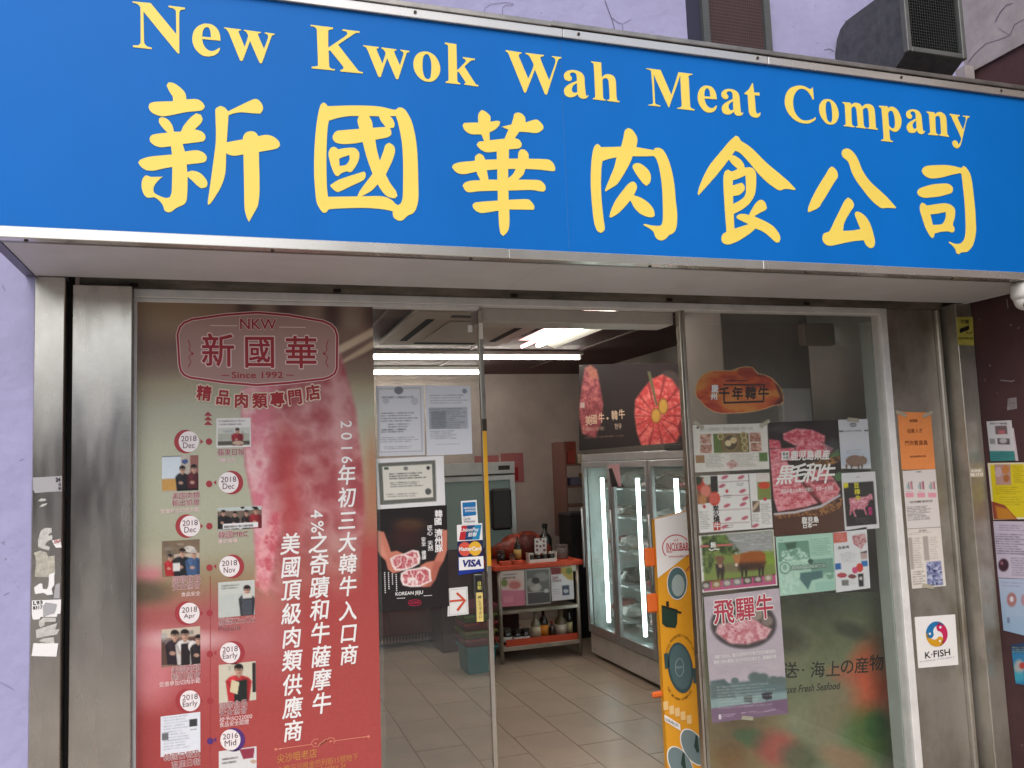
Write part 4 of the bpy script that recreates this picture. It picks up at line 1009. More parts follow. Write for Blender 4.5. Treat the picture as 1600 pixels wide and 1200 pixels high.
for s_, x0, x1, y, h in (('受邀參加切肉示範', 249, 313, 1070, 8), ('授予ISO22000', 343, 394, 1125, 8), ('食品安全認證', 343, 389, 1133, 8), ('食品安全', 283, 313, 929, 7), ('受邀參加切肉示範', 251, 311, 799, 7), ('專訪', 341, 368, 719.5, 7), ('專訪報導', 341, 371, 846, 7)):
    co = MB(); text(co, s_, x0, y, x1, h, FP, 3, 0.012); co.build('subcaption', INKP, film)

# slogans
sl = MB()
for i, ch in enumerate('2016'):
    glyph(sl, ch, 541 + i * 0.4, 663 + i * 18.5, 17.5, 17.5, FP, 3, 0.012, rot=math.pi / 2)
sl.build('slogan_lettering', INKW, film); sl = MB()
for ch, y in zip('年初三大韓牛入口商', (743, 778, 814, 848, 882, 917, 955, 990, 1024)):
    glyph(sl, ch, 541 + (y - 740) * 0.012, y, 27, 31, FP, 3, 0.022, shear=0.12)
sl.build('slogan_lettering', INKW, film); sl = MB()
glyph(sl, '4', 495, 803, 19, 19, FP, 3, 0.012, rot=math.pi / 2); glyph(sl, '%', 496, 823, 20, 20, FP, 3, 0.012, rot=math.pi / 2)
for ch, y in zip('之奇蹟和牛薩摩牛', (849, 883, 919, 954, 990, 1027, 1063, 1100)):
    glyph(sl, ch, 497 + (y - 850) * 0.02, y, 29, 33, FP, 3, 0.022, shear=0.12)
sl.build('slogan_lettering', INKW, film); sl = MB()
for ch, y in zip('美國頂級肉類供應商', (851, 887, 923, 960, 997, 1033, 1071, 1107, 1143)):
    glyph(sl, ch, 453 + (y - 850) * 0.014, y, 29, 33, FP, 3, 0.022, shear=0.12)
sl.build('slogan_lettering', INKW, film)
orn = MB()
def cz(x, y): return (420 + x / 8.889, 1100 + y / 8.889)
for pts, w in (([cz(100, 630), cz(600, 560)], 1.2), ([cz(855, 520), cz(1380, 450)], 1.2), ([cz(690, 485), cz(630, 490), cz(590, 540), cz(620, 595), cz(690, 585), cz(770, 520), cz(840, 470), cz(900, 475), cz(925, 515), cz(900, 550)], 1.2), ([cz(700, 570), cz(800, 490)], 3.0)):
    pline(orn, pts, w, FP, 3)
for x, y, r in ((95, 630, 2), (160, 622, 1.5), (1385, 452, 2.2), (1325, 460, 1.4), (650, 548, 1.5), (858, 520, 1.6)):
    pell(orn, *cz(x, y), r, r, FP, 4, 10)
orn.build('ornament_line', mat('salmon_ink', S(226, 140, 116), 0.5), film)
ad = MB()
text(ad, '尖沙咀老店', 433, 1186, 495, 14, FP, 3, 0.012, sl=-0.16)
text(ad, '九龍尖沙咀金巴利街15號地下', 434, 1203, 560, 11, FP, 3, 0.0, sl=-0.17)
text(ad, 'Kimberley St', 484, 1205, 541, 10, FP, 4, 0.0, sl=-0.16)
ad.build('address_lettering', INKY, film)

# little photographs of the timeline
def photo(q, fn, cell=1.3):
    cc = Canvas(bb(*q), FP, cell=cell, k=2); fn(cc); cc.grain(7, 1.8); cc.build('photograph', film)
def ph1(c):
    c.c[:] = (232, 230, 224); c.lines(341, 656, 388, 666, 2, (120, 120, 120)); c.rect(340.5, 669, 390.5, 696, (178, 182, 166)); c.rect(340.5, 669, 390.5, 678, (205, 208, 196))
    c.clutter(10, 341, 670, 390, 688, 1); c.person(371, 669, 27, (150, 40, 50), wide=1.3); c.rect(340.5, 690, 390.5, 696, (90, 84, 74)); c.ell(372, 692, 9, 3, (200, 176, 150))
def ph2(c):
    c.c[:] = (190, 182, 168); c.rect(252, 714, 283, 748, (214, 226, 232)); c.rect(252, 712, 284, 714, (40, 40, 44)); c.rect(252, 749, 285, 767, (202, 156, 84)); c.ell(289, 721, 5, 4, (70, 90, 140)); c.rect(297, 711, 311, 767, (150, 100, 90))
    c.clutter(5, 284, 712, 310, 745, 2); c.person(285, 728, 40, (32, 32, 36)); c.person(303, 726, 42, (84, 32, 40)); c.rect(278, 764, 311, 767, (20, 20, 22))
def ph3(c):
    c.c[:] = (196, 206, 200); c.rect(339, 800, 410, 822, (120, 104, 90)); c.clutter(12, 340, 798, 408, 815, 3); c.person(349, 797, 30, (30, 28, 30), wide=1.5); c.person(367, 799, 28, (36, 32, 34)); c.person(385, 797, 30, (40, 34, 36)); c.person(400, 793, 34, (140, 40, 46), wide=1.2)
    c.rect(348, 819, 403, 827, (236, 236, 234)); c.lines(350, 821, 401, 826, 1, (60, 60, 60), fill=0.8); c.ell(379, 792, 3, 3, (30, 30, 30)); c.ell(398, 793, 5, 1.5, (30, 30, 30))
def ph4(c):
    c.c[:] = (142, 122, 98); c.rect(253, 846, 312, 868, (128, 110, 88)); c.ell(296, 858, 9, 5, (212, 206, 196)); c.rect(272, 866, 312, 882, (196, 180, 160))
    c.clutter(12, 254, 848, 312, 880, 4); c.person(266, 866, 34, (176, 44, 46)); c.person(285, 857, 44, (30, 32, 36), wide=1.3); c.person(303, 859, 42, (66, 92, 130), wide=1.2, hair=(190, 186, 180)); c.rect(270, 880, 281, 893, (222, 220, 214))
def ph5(c):
    c.c[:] = (196, 202, 194); c.rect(341, 908, 398, 930, (204, 208, 200)); c.lines(345, 914, 378, 922, 2, (90, 90, 84)); c.person(386, 915, 48, (60, 62, 66)); c.rect(379, 928, 394, 935, (214, 210, 200)); c.rect(379, 938, 394, 962, (76, 80, 88))
def ph6(c):
    c.c[:] = (150, 120, 100); c.rect(252, 981, 313, 998, (206, 190, 170)); c.rect(252, 1000, 313, 1040, (96, 70, 62)); c.clutter(14, 252, 982, 312, 1020, 6); c.person(273, 985, 54, (44, 34, 40)); c.person(289, 984, 55, (206, 200, 192)); c.rect(283, 1006, 297, 1040, (40, 32, 34)); c.ell(301, 1010, 7, 9, (226, 222, 214)); c.person(310, 992, 48, (40, 34, 36))
def ph7(c):
    c.c[:] = (212, 206, 184); c.rect(394, 1036, 400, 1082, (50, 44, 44)); c.clutter(5, 343, 1040, 398, 1070, 7, a=0.25); c.person(373, 1038, 60, (190, 50, 56), wide=1.25); c.rect(366, 1064, 386, 1098, (34, 40, 36)); c.poly([(362, 1062), (374, 1066), (371, 1085), (359, 1081)], (220, 208, 170))
def ph8(c):
    c.c[:] = (230, 234, 240); c.lines(255, 1120, 298, 1174, 12, (150, 156, 168), a=0.5); c.rect(296, 1124, 308, 1136, (60, 62, 66)); c.rect(253, 1146, 263, 1157, (110, 112, 116)); c.lines(297, 1139, 309, 1142, 1, (90, 90, 90))
def ph9(c):
    c.c[:] = (226, 226, 224); c.lines(346, 1184, 376, 1196, 2, (70, 60, 60)); c.poly([(374, 1171), (398, 1168), (396, 1184), (380, 1186)], (150, 56, 76)); c.ell(396, 1190, 5, 3, (200, 170, 150))
for q, fn in (((338, 653, 392, 699), ph1), ((253, 712, 310, 767), ph2), ((340, 792, 409, 827), ph3), ((253, 844, 312, 900), ph4), ((341, 908, 398, 963), ph5), ((252, 981, 313, 1040), ph6), ((342, 1036, 400, 1097), ph7), ((251, 1116, 313, 1179), ph8), ((342, 1170, 401, 1225), ph9)):
    photo(q, fn)

# ================================================================== papers on the sliding door
DP = ('y', DY - 0.003)
POLY = mat('clear_sleeve_edge', S(150, 150, 140), 0.3)
q = [(587, 603), (662, 602), (664, 711), (592, 713)]
o = sheet('licence_sheet', 'grey framed licence sheet with a crest, left of two on the door', 'notice', q, DP, POLY)
c = Canvas(q, DP, 1.3, (214, 216, 218)); c.rect(591, 607, 659, 707, (176, 178, 182)); c.rect(592.5, 608.5, 657.5, 705.5, (218, 220, 222)); c.ell(623, 610, 7, 6, (120, 124, 130)); c.lines(596, 618, 652, 624, 1, (110, 112, 118)); c.ell(603, 626, 5, 5, (190, 194, 198)); c.ell(648, 627, 6, 6, (196, 198, 202))
c.lines(594, 644, 654, 660, 4, (70, 72, 78)); c.lines(606, 661, 644, 669, 2, (70, 72, 78)); c.lines(595, 670, 640, 677, 2, (50, 52, 58)); c.lines(594, 683, 655, 692, 4, (110, 112, 118), a=0.6); c.lines(600, 697, 650, 703, 2, (120, 122, 126), a=0.6); c.build('printed_text', o)
q = [(664, 602), (735, 603), (738, 709), (667, 712)]
o = sheet('licence_sheet', 'white schedule sheet with a dense table, right of two on the door', 'notice', q, DP, PAPER)
c = Canvas(q, DP, 1.3, (216, 220, 224)); c.ell(726, 611, 4, 4, (140, 146, 156)); c.lines(672, 616, 732, 632, 4, (140, 144, 152), a=0.6); c.rect(670, 637, 731, 671, (176, 180, 186)); c.rect(674, 643, 697, 669, (146, 150, 156)); c.lines(671, 638, 730, 671, 11, (90, 92, 98), a=0.55); c.lines(672, 673, 715, 687, 5, (110, 112, 118), a=0.6); c.lines(682, 693, 724, 696, 1, (170, 172, 176)); c.build('printed_text', o)
q = [(587, 717), (693, 712), (696, 791), (590, 796)]
o = sheet('certificate', 'landscape certificate with patterned dark border on the door', 'certificate', q, DP, PAPER)
c = Canvas(q, DP, 1.2, (232, 232, 230)); qq = [(591, 724), (680, 719), (682, 783), (594, 789)]
c.poly(qq, (120, 122, 112), soft=1); chk = (np.sin(c.X * 1.6) * np.sin(c.Y * 1.6) > 0); c.put(c.pmask(qq, 1) * chk, (70, 72, 66), 0.6); c.poly([(597, 729), (675, 725), (677, 777), (600, 782)], (224, 222, 208)); c.lines(608, 739, 666, 750, 3, (50, 50, 48)); c.lines(610, 753, 662, 762, 3, (70, 70, 68), a=0.7); c.ell(669, 768, 5, 5, (90, 92, 90)); c.ell(634, 732, 4, 3, (130, 132, 124)); c.rect(600, 730, 607, 734, (60, 90, 70)); c.ell(669, 731, 3, 3, (60, 60, 60)); c.lines(603, 771, 660, 778, 2, (90, 90, 90), a=0.5, sl=-0.04)
c.build('printed_text', o)
# pork poster with two hands
q = [(589, 796), (698, 789), (702, 947), (593, 957)]
o = sheet('pork_poster', 'black poster of two hands holding raw pork chops, KOREAN JEJU at its foot', 'poster', q, DP, INKK)
c = Canvas(q, DP, 1.15, (34, 27, 26)); c.ell(640, 820, 22, 10, (96, 66, 40), 0.7, soft=0.9); c.ell(634, 840, 24, 18, (70, 34, 30), 0.6, soft=0.9)
def pk(x, y): return (580 + x / 6.484, 785 + y / 6.484)
SK = (206, 128, 106)
c.poly([pk(60, 285), pk(130, 300), pk(175, 420), pk(200, 500), pk(260, 490), pk(330, 520), pk(330, 660), pk(300, 700), pk(220, 720), pk(170, 680), pk(145, 590), pk(95, 540), pk(62, 480)], SK, soft=2.2)
c.poly([pk(720, 275), pk(772, 280), pk(770, 480), pk(735, 590), pk(690, 660), pk(650, 780), pk(600, 850), pk(520, 860), pk(480, 800), pk(500, 640), pk(560, 605), pk(640, 590), pk(690, 470)], SK, soft=2.2)
c.put(c.pmask([pk(60, 285), pk(95, 300), pk(120, 440), pk(160, 560), pk(95, 540), pk(62, 480)], 5), (236, 168, 144), 0.6)
c.poly([pk(640, 600), pk(720, 600), pk(650, 780), pk(600, 850), pk(560, 850)], (158, 82, 66), 0.55, soft=5)
for pts, am in (([pk(190, 570), pk(240, 540), pk(330, 520), pk(420, 480), pk(480, 490), pk(500, 560), pk(490, 620), pk(420, 660), pk(330, 690), pk(240, 690), pk(210, 640)], 0.42), ([pk(300, 720), pk(360, 680), pk(440, 670), pk(540, 648), pk(600, 680), pk(612, 800), pk(540, 830), pk(500, 855), pk(400, 858), pk(320, 840), pk(296, 780)], 0.4)):
    mk = c.pmask(pts, 1.5); c.put(mk, (244, 226, 220)); ins = c.pmask(pts, 1) * 0
    cx = np.mean([p[0] for p in pts]); cy = np.mean([p[1] for p in pts])
    sm = [(cx + (x - cx) * .86, cy + (y - cy) * .82) for x, y in pts]
    mk = c.pmask(sm, 2.0); vein = np.clip(np.abs(fbm(c.X / 9, c.Y / 9, 2) - 0.5) * 14 - 0.35, 0, 1)
    c.meat(mk * vein, (178, 72, 80), (226, 160, 160), sc=2.2, amt=am)
c.build('printed_picture', o)
wi = MB()
vtext(wi, '韓國', 685, 803, 684, 815, 11.5, DP, 3, 0.03); vtext(wi, '濟州豚', 685, 833, 685.5, 857, 12, DP, 3, 0.03)
vtext(wi, '匠心', 671.5, 825, 671.5, 833, 8, DP, 3, 0.02); vtext(wi, '天然', 672, 849, 672.5, 857, 8, DP, 3, 0.02); vtext(wi, '安全', 661.5, 843, 661.8, 850, 7, DP, 3, 0.02); vtext(wi, '健康', 662, 864, 662.3, 871, 7, DP, 3, 0.02)
wi.build('lettering', INKW, o); wi = MB()
text(wi, 'KOREAN JEJU', 618, 929, 661, 7, DP, 3, 0.012, sl=-0.07)
wi.build('title_lettering', INKW, o); wi = MB()
for x, y0, n in ((619, 898, 9), (613, 897, 6), (607, 895, 9), (601, 895, 11)):
    for i in range(n):
        pell(wi, x + i * 0.1, y0 + i * 3.1, 1.1, 0.95, DP, 3, 6)
pline(wi, [(620, 935), (633, 934.3)], 0.8, DP, 3); pline(wi, [(662, 931), (675, 930.2)], 0.8, DP, 3)
wi.build('lettering', INKW, o)
wi = MB(); rr = [(638, 942), (640, 938.5), (648, 937), (656, 938), (658, 942), (655, 945.5), (647, 946.5), (640, 945.5)]
pline(wi, rr + rr[:1], 0.9, DP, 3); text(wi, '新國華', 641, 942.4, 655, 4.6, DP, 3, 0.01); wi.build('emblem', mat('crimson_ink', S(190, 36, 76), 0.5), o)

# card stickers
CP = ('y', DY - 0.003)
q = [(720, 783), (744.5, 781), (747, 818), (722, 820)]
o = sheet('card_sticker', 'small blue and white sticker, Cards Welcome, topmost on the glass door', 'sticker', q, CP, INKW)
b = MB(); ppoly(b, [(722.5, 785.5), (743, 784), (744, 804.5), (723.5, 807)], CP, 2); b.build('blue_square', mat('amex_blue', S(30, 116, 178), 0.4), o)
b = MB(); text(b, 'AMERICAN', 724, 794.2, 743.3, 3.4, CP, 3, 0.02, sl=-0.06); text(b, 'EXPRESS', 727, 798.6, 743.8, 3.4, CP, 3, 0.02, sl=-0.06); b.build('lettering', INKW, o)
b = MB(); text(b, 'Cards', 724.3, 810.6, 735, 3.6, CP, 3, 0.01, sl=-0.06); text(b, 'Welcome', 724.5, 815, 742, 3.6, CP, 3, 0.01, sl=-0.06); b.build('caption_lettering', mat('slate_ink', S(70, 80, 96), 0.5), o)
def cp(x, y): return (690 + x / 5.5875, 775 + y / 5.5814)
q = [cp(133, 253), cp(354, 236), cp(357, 382), cp(137, 396)]
o = sheet('card_sticker', 'white UnionPay card sticker with red, navy and teal bands', 'sticker', q, CP, INKW, th=0.0009)
for pts, nm, cl in (([cp(175, 260), cp(222, 257), cp(204, 384), cp(152, 384)], 'red_band', (200, 44, 52)), ([cp(222, 257), cp(288, 254), cp(268, 380), cp(204, 384)], 'navy_band', (22, 70, 118)), ([cp(288, 254), cp(348, 250), cp(330, 377), cp(268, 380)], 'teal_band', (34, 140, 188))):
    b = MB(); ppoly(b, pts, CP, 2); b.build(nm, mat('card_' + nm, S(*cl), 0.4), o)
b = MB(); text(b, 'UnionPay', *cp(166, 302), cp(326, 0)[0], 7.5, CP, 3, 0.02, sl=-0.05, shear=0.2); text(b, '銀聯', *cp(232, 338), cp(306, 0)[0], 6.8, CP, 3, 0.02, sl=-0.05, shear=0.2); b.build('lettering', INKW, o)
q = [cp(138, 396.5), cp(357, 382.5), cp(366, 656), cp(147, 690)]
q = [cp(139, 397), cp(358, 383), cp(363, 522), cp(143, 533)]
o = sheet('card_sticker', 'navy MasterCard sticker with overlapping red and yellow discs', 'sticker', q, CP, mat('card_navy', S(32, 34, 84), 0.4), th=0.0009)
b = MB(); pell(b, *cp(203, 463), 9.8, 11, CP, 2); b.build('red_disc', mat('card_red_disc', S(222, 90, 70), 0.4), o)
b = MB(); pell(b, *cp(293, 458), 10.2, 11.2, CP, 3); b.build('yellow_disc', mat('card_yellow_disc', S(238, 184, 56), 0.4), o)
b = MB(); text(b, 'MasterCard', *cp(152, 462), cp(347, 0)[0], 6.6, CP, 4, 0.03, sl=-0.03); b.build('lettering', INKW, o)
q = [cp(144, 534), cp(364, 523), cp(371, 655), cp(147, 690)]
o = sheet('card_sticker', 'white and blue VISA sticker, lowest of the card stickers', 'sticker', q, CP, mat('card_blue', S(24, 54, 150), 0.4), th=0.0009)
b = MB(); ppoly(b, [cp(150, 536), cp(364, 524), cp(369, 633), cp(153, 650)], CP, 2); b.build('white_field', INKW, o)
b = MB(); text(b, 'VISA', *cp(178, 590), cp(353, 0)[0], 11.5, CP, 3, 0.045, sl=-0.05, shear=0.22); b.build('lettering', mat('visa_ink', S(30, 40, 116), 0.4), o)
# arrow sign
q = [cp(50, 808), cp(226, 790), cp(236, 1030), cp(52, 1050)]
q = [cp(62, 806), cp(226, 790), cp(236, 1030), cp(52, 1050)]
o = sheet('arrow_sticker', 'white sticker with an orange arrow pointing right on the glass door', 'sticker', q, CP, PAPER)
b = MB(); pline(b, [cp(72, 918), cp(196, 906)], 3.0, CP, 2); pline(b, [cp(132, 845), cp(203, 910), cp(137, 998)], 3.6, CP, 3); b.build('arrow', mat('arrow_orange', S(206, 76, 44), 0.5), o)
b = MB(); rr = [cp(72, 818), cp(216, 806), cp(224, 1020), cp(66, 1036)]; pline(b, rr + rr[:1], 0.5, CP, 2); b.build('border_line', INKG, o)
# touch switch of the automatic door
TP = ('y', DY - 0.022)
q = [cp(285, 690), cp(356, 684), cp(366, 1096), cp(308, 1100)]
o = tag(MB().slab([W(x, y, TP) for x, y in q], (0, 1, 0), 0.02).build('touch_switch', mat('switch_housing', S(120, 122, 120), 0.35, 0.7)), 'black and yellow touch switch bar on the edge of the sliding door', 'switch')
b = MB(); ppoly(b, [cp(291, 700), cp(353, 694), cp(356, 838), cp(297, 842)], TP, 1); b.build('black_plate', INKK, o)
b = MB(); ppoly(b, [cp(301, 843), cp(359, 840), cp(366, 1094), cp(308, 1098)], TP, 1); b.build('yellow_label', mat('label_yellow', S(222, 200, 120), 0.5), o)
b = MB(); vtext(b, '自動', *cp(328, 762), *cp(330, 800), 6.2, TP, 3, 0.02); b.build('lettering', mat('label_gold', S(214, 206, 110), 0.5), o)
b = MB(); vtext(b, '押して下さい', *cp(331, 885), *cp(339, 1055), 5.2, TP, 3, 0.01); b.build('caption_lettering', INKK, o)
q = bb(731, 508, 738, 519)
o = sheet('tape_scrap', 'tiny white sticker near the top corner of the sliding door', 'sticker', q, CP, PAPER)

# ================================================================== posters behind the right-hand glass
RP = ('y', 0.0145)
def rs(name, label, cat, q, m=PAPER, cell=1.25, bg=(240, 240, 238), th=0.0012):
    o = sheet(name, label, cat, q, RP, m, th=th)
    return o, Canvas(q, RP, cell, bg)
# orange marbled card
def oz(x, y): return (1080 + x / 10, 560 + y / 10)
pts = [oz(*p) for p in ((60, 520), (75, 420), (110, 330), (180, 245), (280, 195), (420, 185), (630, 190), (750, 140), (860, 122), (960, 132), (1010, 190), (1060, 240), (1150, 250), (1260, 300), (1330, 370), (1400, 450), (1445, 560), (1455, 680), (1400, 730), (1280, 745), (1150, 795), (980, 835), (800, 855), (500, 868), (350, 840), (230, 770), (130, 660), (75, 600))]
o = MB().prism([W(x, y, RP) for x, y in pts], (0, 1, 0), 0.002).build('beef_card', mat('card_edge', S(214, 170, 120), 0.6)); tag(o, 'orange steak-shaped card with dark brush characters on the right glass', 'sticker')
def clip_canvas(c, name, o, pts, m=None):
    ob = c.build(name, o, m)
    me = ob.data
    import bmesh
    mk = c.pmask(pts, 0.01).ravel() > 0.5
    bm = bmesh.new(); bm.from_mesh(me); bm.verts.ensure_lookup_table()
    bmesh.ops.delete(bm, geom=[v for v in bm.verts if not mk[v.index]], context='VERTS')
    bm.to_mesh(me); bm.free()
    return ob
c = Canvas([(1084, 570), (1228, 570), (1228, 649), (1084, 649)], RP, 1.0, (214, 92, 40))
t = fbm(c.X / 26, c.Y / 11, 4); c.put(np.clip((t - 0.46) * 5, 0, 1), (222, 140, 60)); c.put(np.clip((0.42 - t) * 6, 0, 1), (176, 54, 32)); c.ell(1163, 622, 40, 14, (232, 150, 70), 0.6, soft=0.8); c.ell(1166, 581, 14, 9, (150, 50, 34), 0.7, soft=0.5); c.ell(1190, 584, 8, 4, (90, 44, 34), 0.8, soft=0.6); c.poly([oz(1290, 350), oz(1340, 480), oz(1390, 600), oz(1300, 720), oz(1460, 720), oz(1460, 540), oz(1390, 430)], (84, 40, 40), 0.85, soft=4)
clip_canvas(c, 'printed_picture', o, [(1156 + (x - 1156) * .985, 610 + (y - 610) * .975) for x, y in pts])
b = MB()
for ch, x, y in (('千', 510, 555), ('年', 718, 552), ('韓', 925, 545), ('牛', 1125, 545)):
    glyph(b, ch, *oz(x, y), 16.5, 20, RP, 3, 0.035, shear=0.1)
pline(b, [oz(500, 412), oz(1158, 415)], 2.4, RP, 3); pline(b, [oz(505, 695), oz(1140, 672)], 3.0, RP, 3); pline(b, [oz(515, 640), oz(520, 700)], 2.4, RP, 3); pline(b, [oz(1130, 600), oz(1130, 675)], 2.0, RP, 3); pline(b, [oz(540, 350), oz(880, 348)], 1.6, RP, 2)
b.build('lettering', mat('brush_brown', S(52, 24, 18), 0.6), o)
b = MB(); glyph(b, '慶', *oz(368, 475), 10.5, 11.5, RP, 3, 0.05); glyph(b, '州', *oz(355, 598), 10, 10.5, RP, 3, 0.05); b.build('white_lettering', INKW, o)

def rz(x, y): return (1080 + x / 6.669, 655 + y / 6.667)
q = [rz(15, 62), rz(790, 42), rz(815, 518), rz(42, 555)]
o, c = rs('recipe_poster', 'white hotpot poster with food photographs, upper left of the right glass', 'poster', q, bg=(226, 222, 212))
c.poly([rz(228, 152), rz(598, 146), rz(608, 342), rz(236, 352)], (120, 104, 62)); c.poly([rz(228, 152), rz(300, 151), rz(320, 350), rz(236, 352)], (96, 118, 58)); c.ell(*rz(415, 240), 12.5, 14, (150, 122, 82)); c.ell(*rz(410, 245), 10.5, 11.5, (86, 72, 50)); c.ell(*rz(385, 250), 5, 5, (222, 204, 160)); c.ell(*rz(440, 220), 5, 5, (214, 190, 140))
for x, y in ((305, 180), (555, 225), (560, 300), (545, 165)): c.ell(*rz(x, y), 5, 5.5, (196, 182, 130)); c.ell(*rz(x, y), 3.4, 3.8, (140, 120, 76))
for a in ((92, 155, 208, 255), (96, 265, 214, 355), (610, 143, 725, 235), (618, 245, 732, 335)):
    mk = c.pmask([rz(a[0], a[1]), rz(a[2], a[1] - 3), rz(a[2], a[3]), rz(a[0], a[3])], 1); c.meat(mk, (150, 92, 74), (212, 176, 156), sc=4)
c.poly([rz(45, 378), rz(138, 374), rz(140, 455), rz(48, 458)], (160, 122, 84)); c.poly([rz(705, 350), rz(795, 346), rz(798, 438), rz(710, 440)], (92, 124, 66)); c.meat(c.pmask([rz(360, 465), rz(440, 415), rz(500, 470), rz(410, 522)], 1), (190, 130, 124), (232, 206, 196), sc=3)
c.lines(*rz(150, 370), *rz(345, 505), 9, (130, 126, 118), a=0.55); c.lines(*rz(400, 362), *rz(700, 505), 9, (130, 126, 118), a=0.5); c.lines(*rz(90, 88), *rz(720, 130), 1, (160, 156, 146), a=0.5, fill=0.9); c.ell(*rz(68, 88), 2, 2, (50, 50, 50)); c.grain(7, 1.8); c.build('printed_picture', o)

q = [rz(50, 592), rz(815, 556), rz(850, 1128), rz(88, 1185)]
o, c = rs('cuts_poster', 'white menu poster charting meat cuts, with tomatoes at both edges', 'poster', q, bg=(232, 230, 226))
c.poly([rz(52, 605), rz(205, 596), rz(212, 870), rz(66, 885)], (120, 82, 60))
for x, y, r, cl in ((110, 690, 8, (196, 60, 44)), (80, 830, 6, (160, 100, 60)), (150, 750, 8, (222, 130, 110)), (120, 840, 6, (190, 130, 80)), (170, 630, 7, (200, 206, 196)), (70, 640, 6, (50, 60, 36))): c.ell(*rz(x, y), r, r * 1.2, cl, soft=0.4)
c.poly([rz(200, 594), rz(272, 590), rz(280, 760), rz(208, 765)], (40, 36, 36)); c.ell(*rz(243, 828), 8.8, 11, (208, 70, 52)); c.lines(*rz(195, 780), *rz(292, 880), 6, (236, 190, 176), a=0.6)
c.poly([rz(232, 1075), rz(303, 1070), rz(306, 1155), rz(236, 1160)], (196, 52, 42)); c.poly([rz(683, 566), rz(818, 556), rz(833, 835), rz(695, 842)], (128, 140, 70)); c.poly([rz(683, 566), rz(818, 556), rz(822, 650), rz(688, 655)], (222, 214, 206)); c.ell(*rz(760, 690), 9, 5.5, (216, 74, 46)); c.poly([rz(635, 855), rz(712, 848), rz(716, 965), rz(642, 972)], (110, 92, 82)); c.ell(*rz(672, 905), 2.6, 9, (200, 176, 150), rot=0.6)
for x, y in ((350, 605), (520, 605), (322, 695), (535, 748), (565, 825), (372, 900), (540, 885), (385, 1040), (560, 1028), (348, 1120), (670, 1108)):
    c.ell(*rz(x, y), 5.5, 2.6, (196, 100, 116), rot=-0.4, soft=0.4)
for x, y in ((372, 750), (137, 912), (770, 832)): c.ell(*rz(x, y), 2.6, 2.8, (200, 70, 80))
for y in (655, 800, 945, 1085): c.rect(*rz(290, y), *rz(610, y + 8), (150, 100, 106), 0.6, soft=0.6, sl=-0.06)
c.rect(*rz(612, 570), *rz(620, 1130), (60, 56, 56), 0.8)
for a in ((95, 960, 200, 1150), (335, 785, 430, 830), (725, 880, 835, 1100), (640, 990, 718, 1080), (470, 660, 560, 700), (360, 1098, 450, 1140)): c.lines(*rz(a[0], a[1]), *rz(a[2], a[3]), max(2, int((a[3] - a[1]) / 18)), (110, 108, 104), a=0.6)
c.grain(4, 1.8); c.build('printed_picture', o)
b = MB(); vtext(b, '炭火燒', *rz(255, 930), *rz(262, 1045), 9.5, RP, 3, 0.03); b.build('lettering', INKK, o)
b = MB(); glyph(b, '牛', *rz(270, 1116), 10, 11, RP, 3, 0.02); b.build('white_lettering', INKW, o)

def kz(x, y): return (1195 + x / 6.489, 650 + y / 6.486)
q = [kz(35, 65), kz(740, 40), kz(812, 1170), kz(90, 1215)]
o, c = rs('wagyu_poster', 'large dark poster of raw marbled beef slices in a basket', 'poster', q, INKK, 1.1, (44, 36, 36))
c.ell(*kz(160, 130), 18, 6, (90, 84, 84), 0.5, soft=0.9)
c.poly([kz(60, 1000), kz(800, 860), kz(815, 1215), kz(70, 1215)], (84, 52, 38)); tt = fbm(c.X / 3, c.Y / 3, 3)
c.put(c.pmask([kz(95, 990), kz(400, 975), kz(790, 820), kz(770, 930), kz(600, 1010), kz(400, 1010), kz(110, 1045)], 2) * np.clip((tt - 0.3) * 2.5, 0, 1), (176, 122, 70))
c.put(c.pmask([kz(430, 480), kz(640, 420), kz(760, 390), kz(765, 460), kz(640, 510), kz(480, 520)], 2) * np.clip((tt - 0.25) * 2.5, 0, 1), (170, 118, 66))
c.poly([kz(640, 380), kz(750, 330), kz(760, 400), kz(660, 420)], (92, 128, 84)); c.poly([kz(690, 600), kz(770, 560), kz(780, 660), kz(720, 660)], (86, 120, 78))
for pts, am in (([kz(185, 180), kz(320, 125), kz(480, 140), kz(610, 200), kz(605, 270), kz(420, 270), kz(310, 300), kz(190, 240)], 0.3), ([kz(40, 235), kz(150, 250), kz(170, 330), kz(45, 330)], 0.1), ([kz(45, 340), kz(300, 320), kz(330, 440), kz(60, 480)], 0.35), ([kz(310, 320), kz(390, 230), kz(600, 280), kz(700, 330), kz(620, 420), kz(330, 420)], 0.45),
                ([kz(60, 480), kz(220, 460), kz(380, 680), kz(540, 880), kz(420, 920), kz(130, 970), kz(90, 830)], 0.55), ([kz(380, 640), kz(690, 620), kz(765, 740), kz(730, 830), kz(590, 890), kz(470, 790)], 0.5), ([kz(440, 560), kz(620, 530), kz(700, 640), kz(480, 660)], 0.5)):
    c.put(c.pmask([(x + 1.5, y + 2.5) for x, y in pts], 7), (70, 18, 28), 0.7)
    c.meat(c.pmask(pts, 2.0), (196, 70, 86), (236, 164, 170), sc=3.2, amt=am, sx=0.6)
    c.put(c.pmask(pts, 2.0) * (1 - c.pmask([(np.mean([p[0] for p in pts]) * .12 + x * .88, np.mean([p[1] for p in pts]) * .12 + y * .88) for x, y in pts], 5)), (240, 176, 180), 0.35)
c.poly([kz(370, 690), kz(460, 700), kz(590, 890), kz(540, 880)], (110, 34, 40), 0.7, soft=4)
c.poly([kz(90, 985), kz(300, 965), kz(560, 905), kz(765, 790), kz(768, 812), kz(570, 930), kz(300, 988), kz(92, 1005)], (206, 200, 206), soft=1.5)
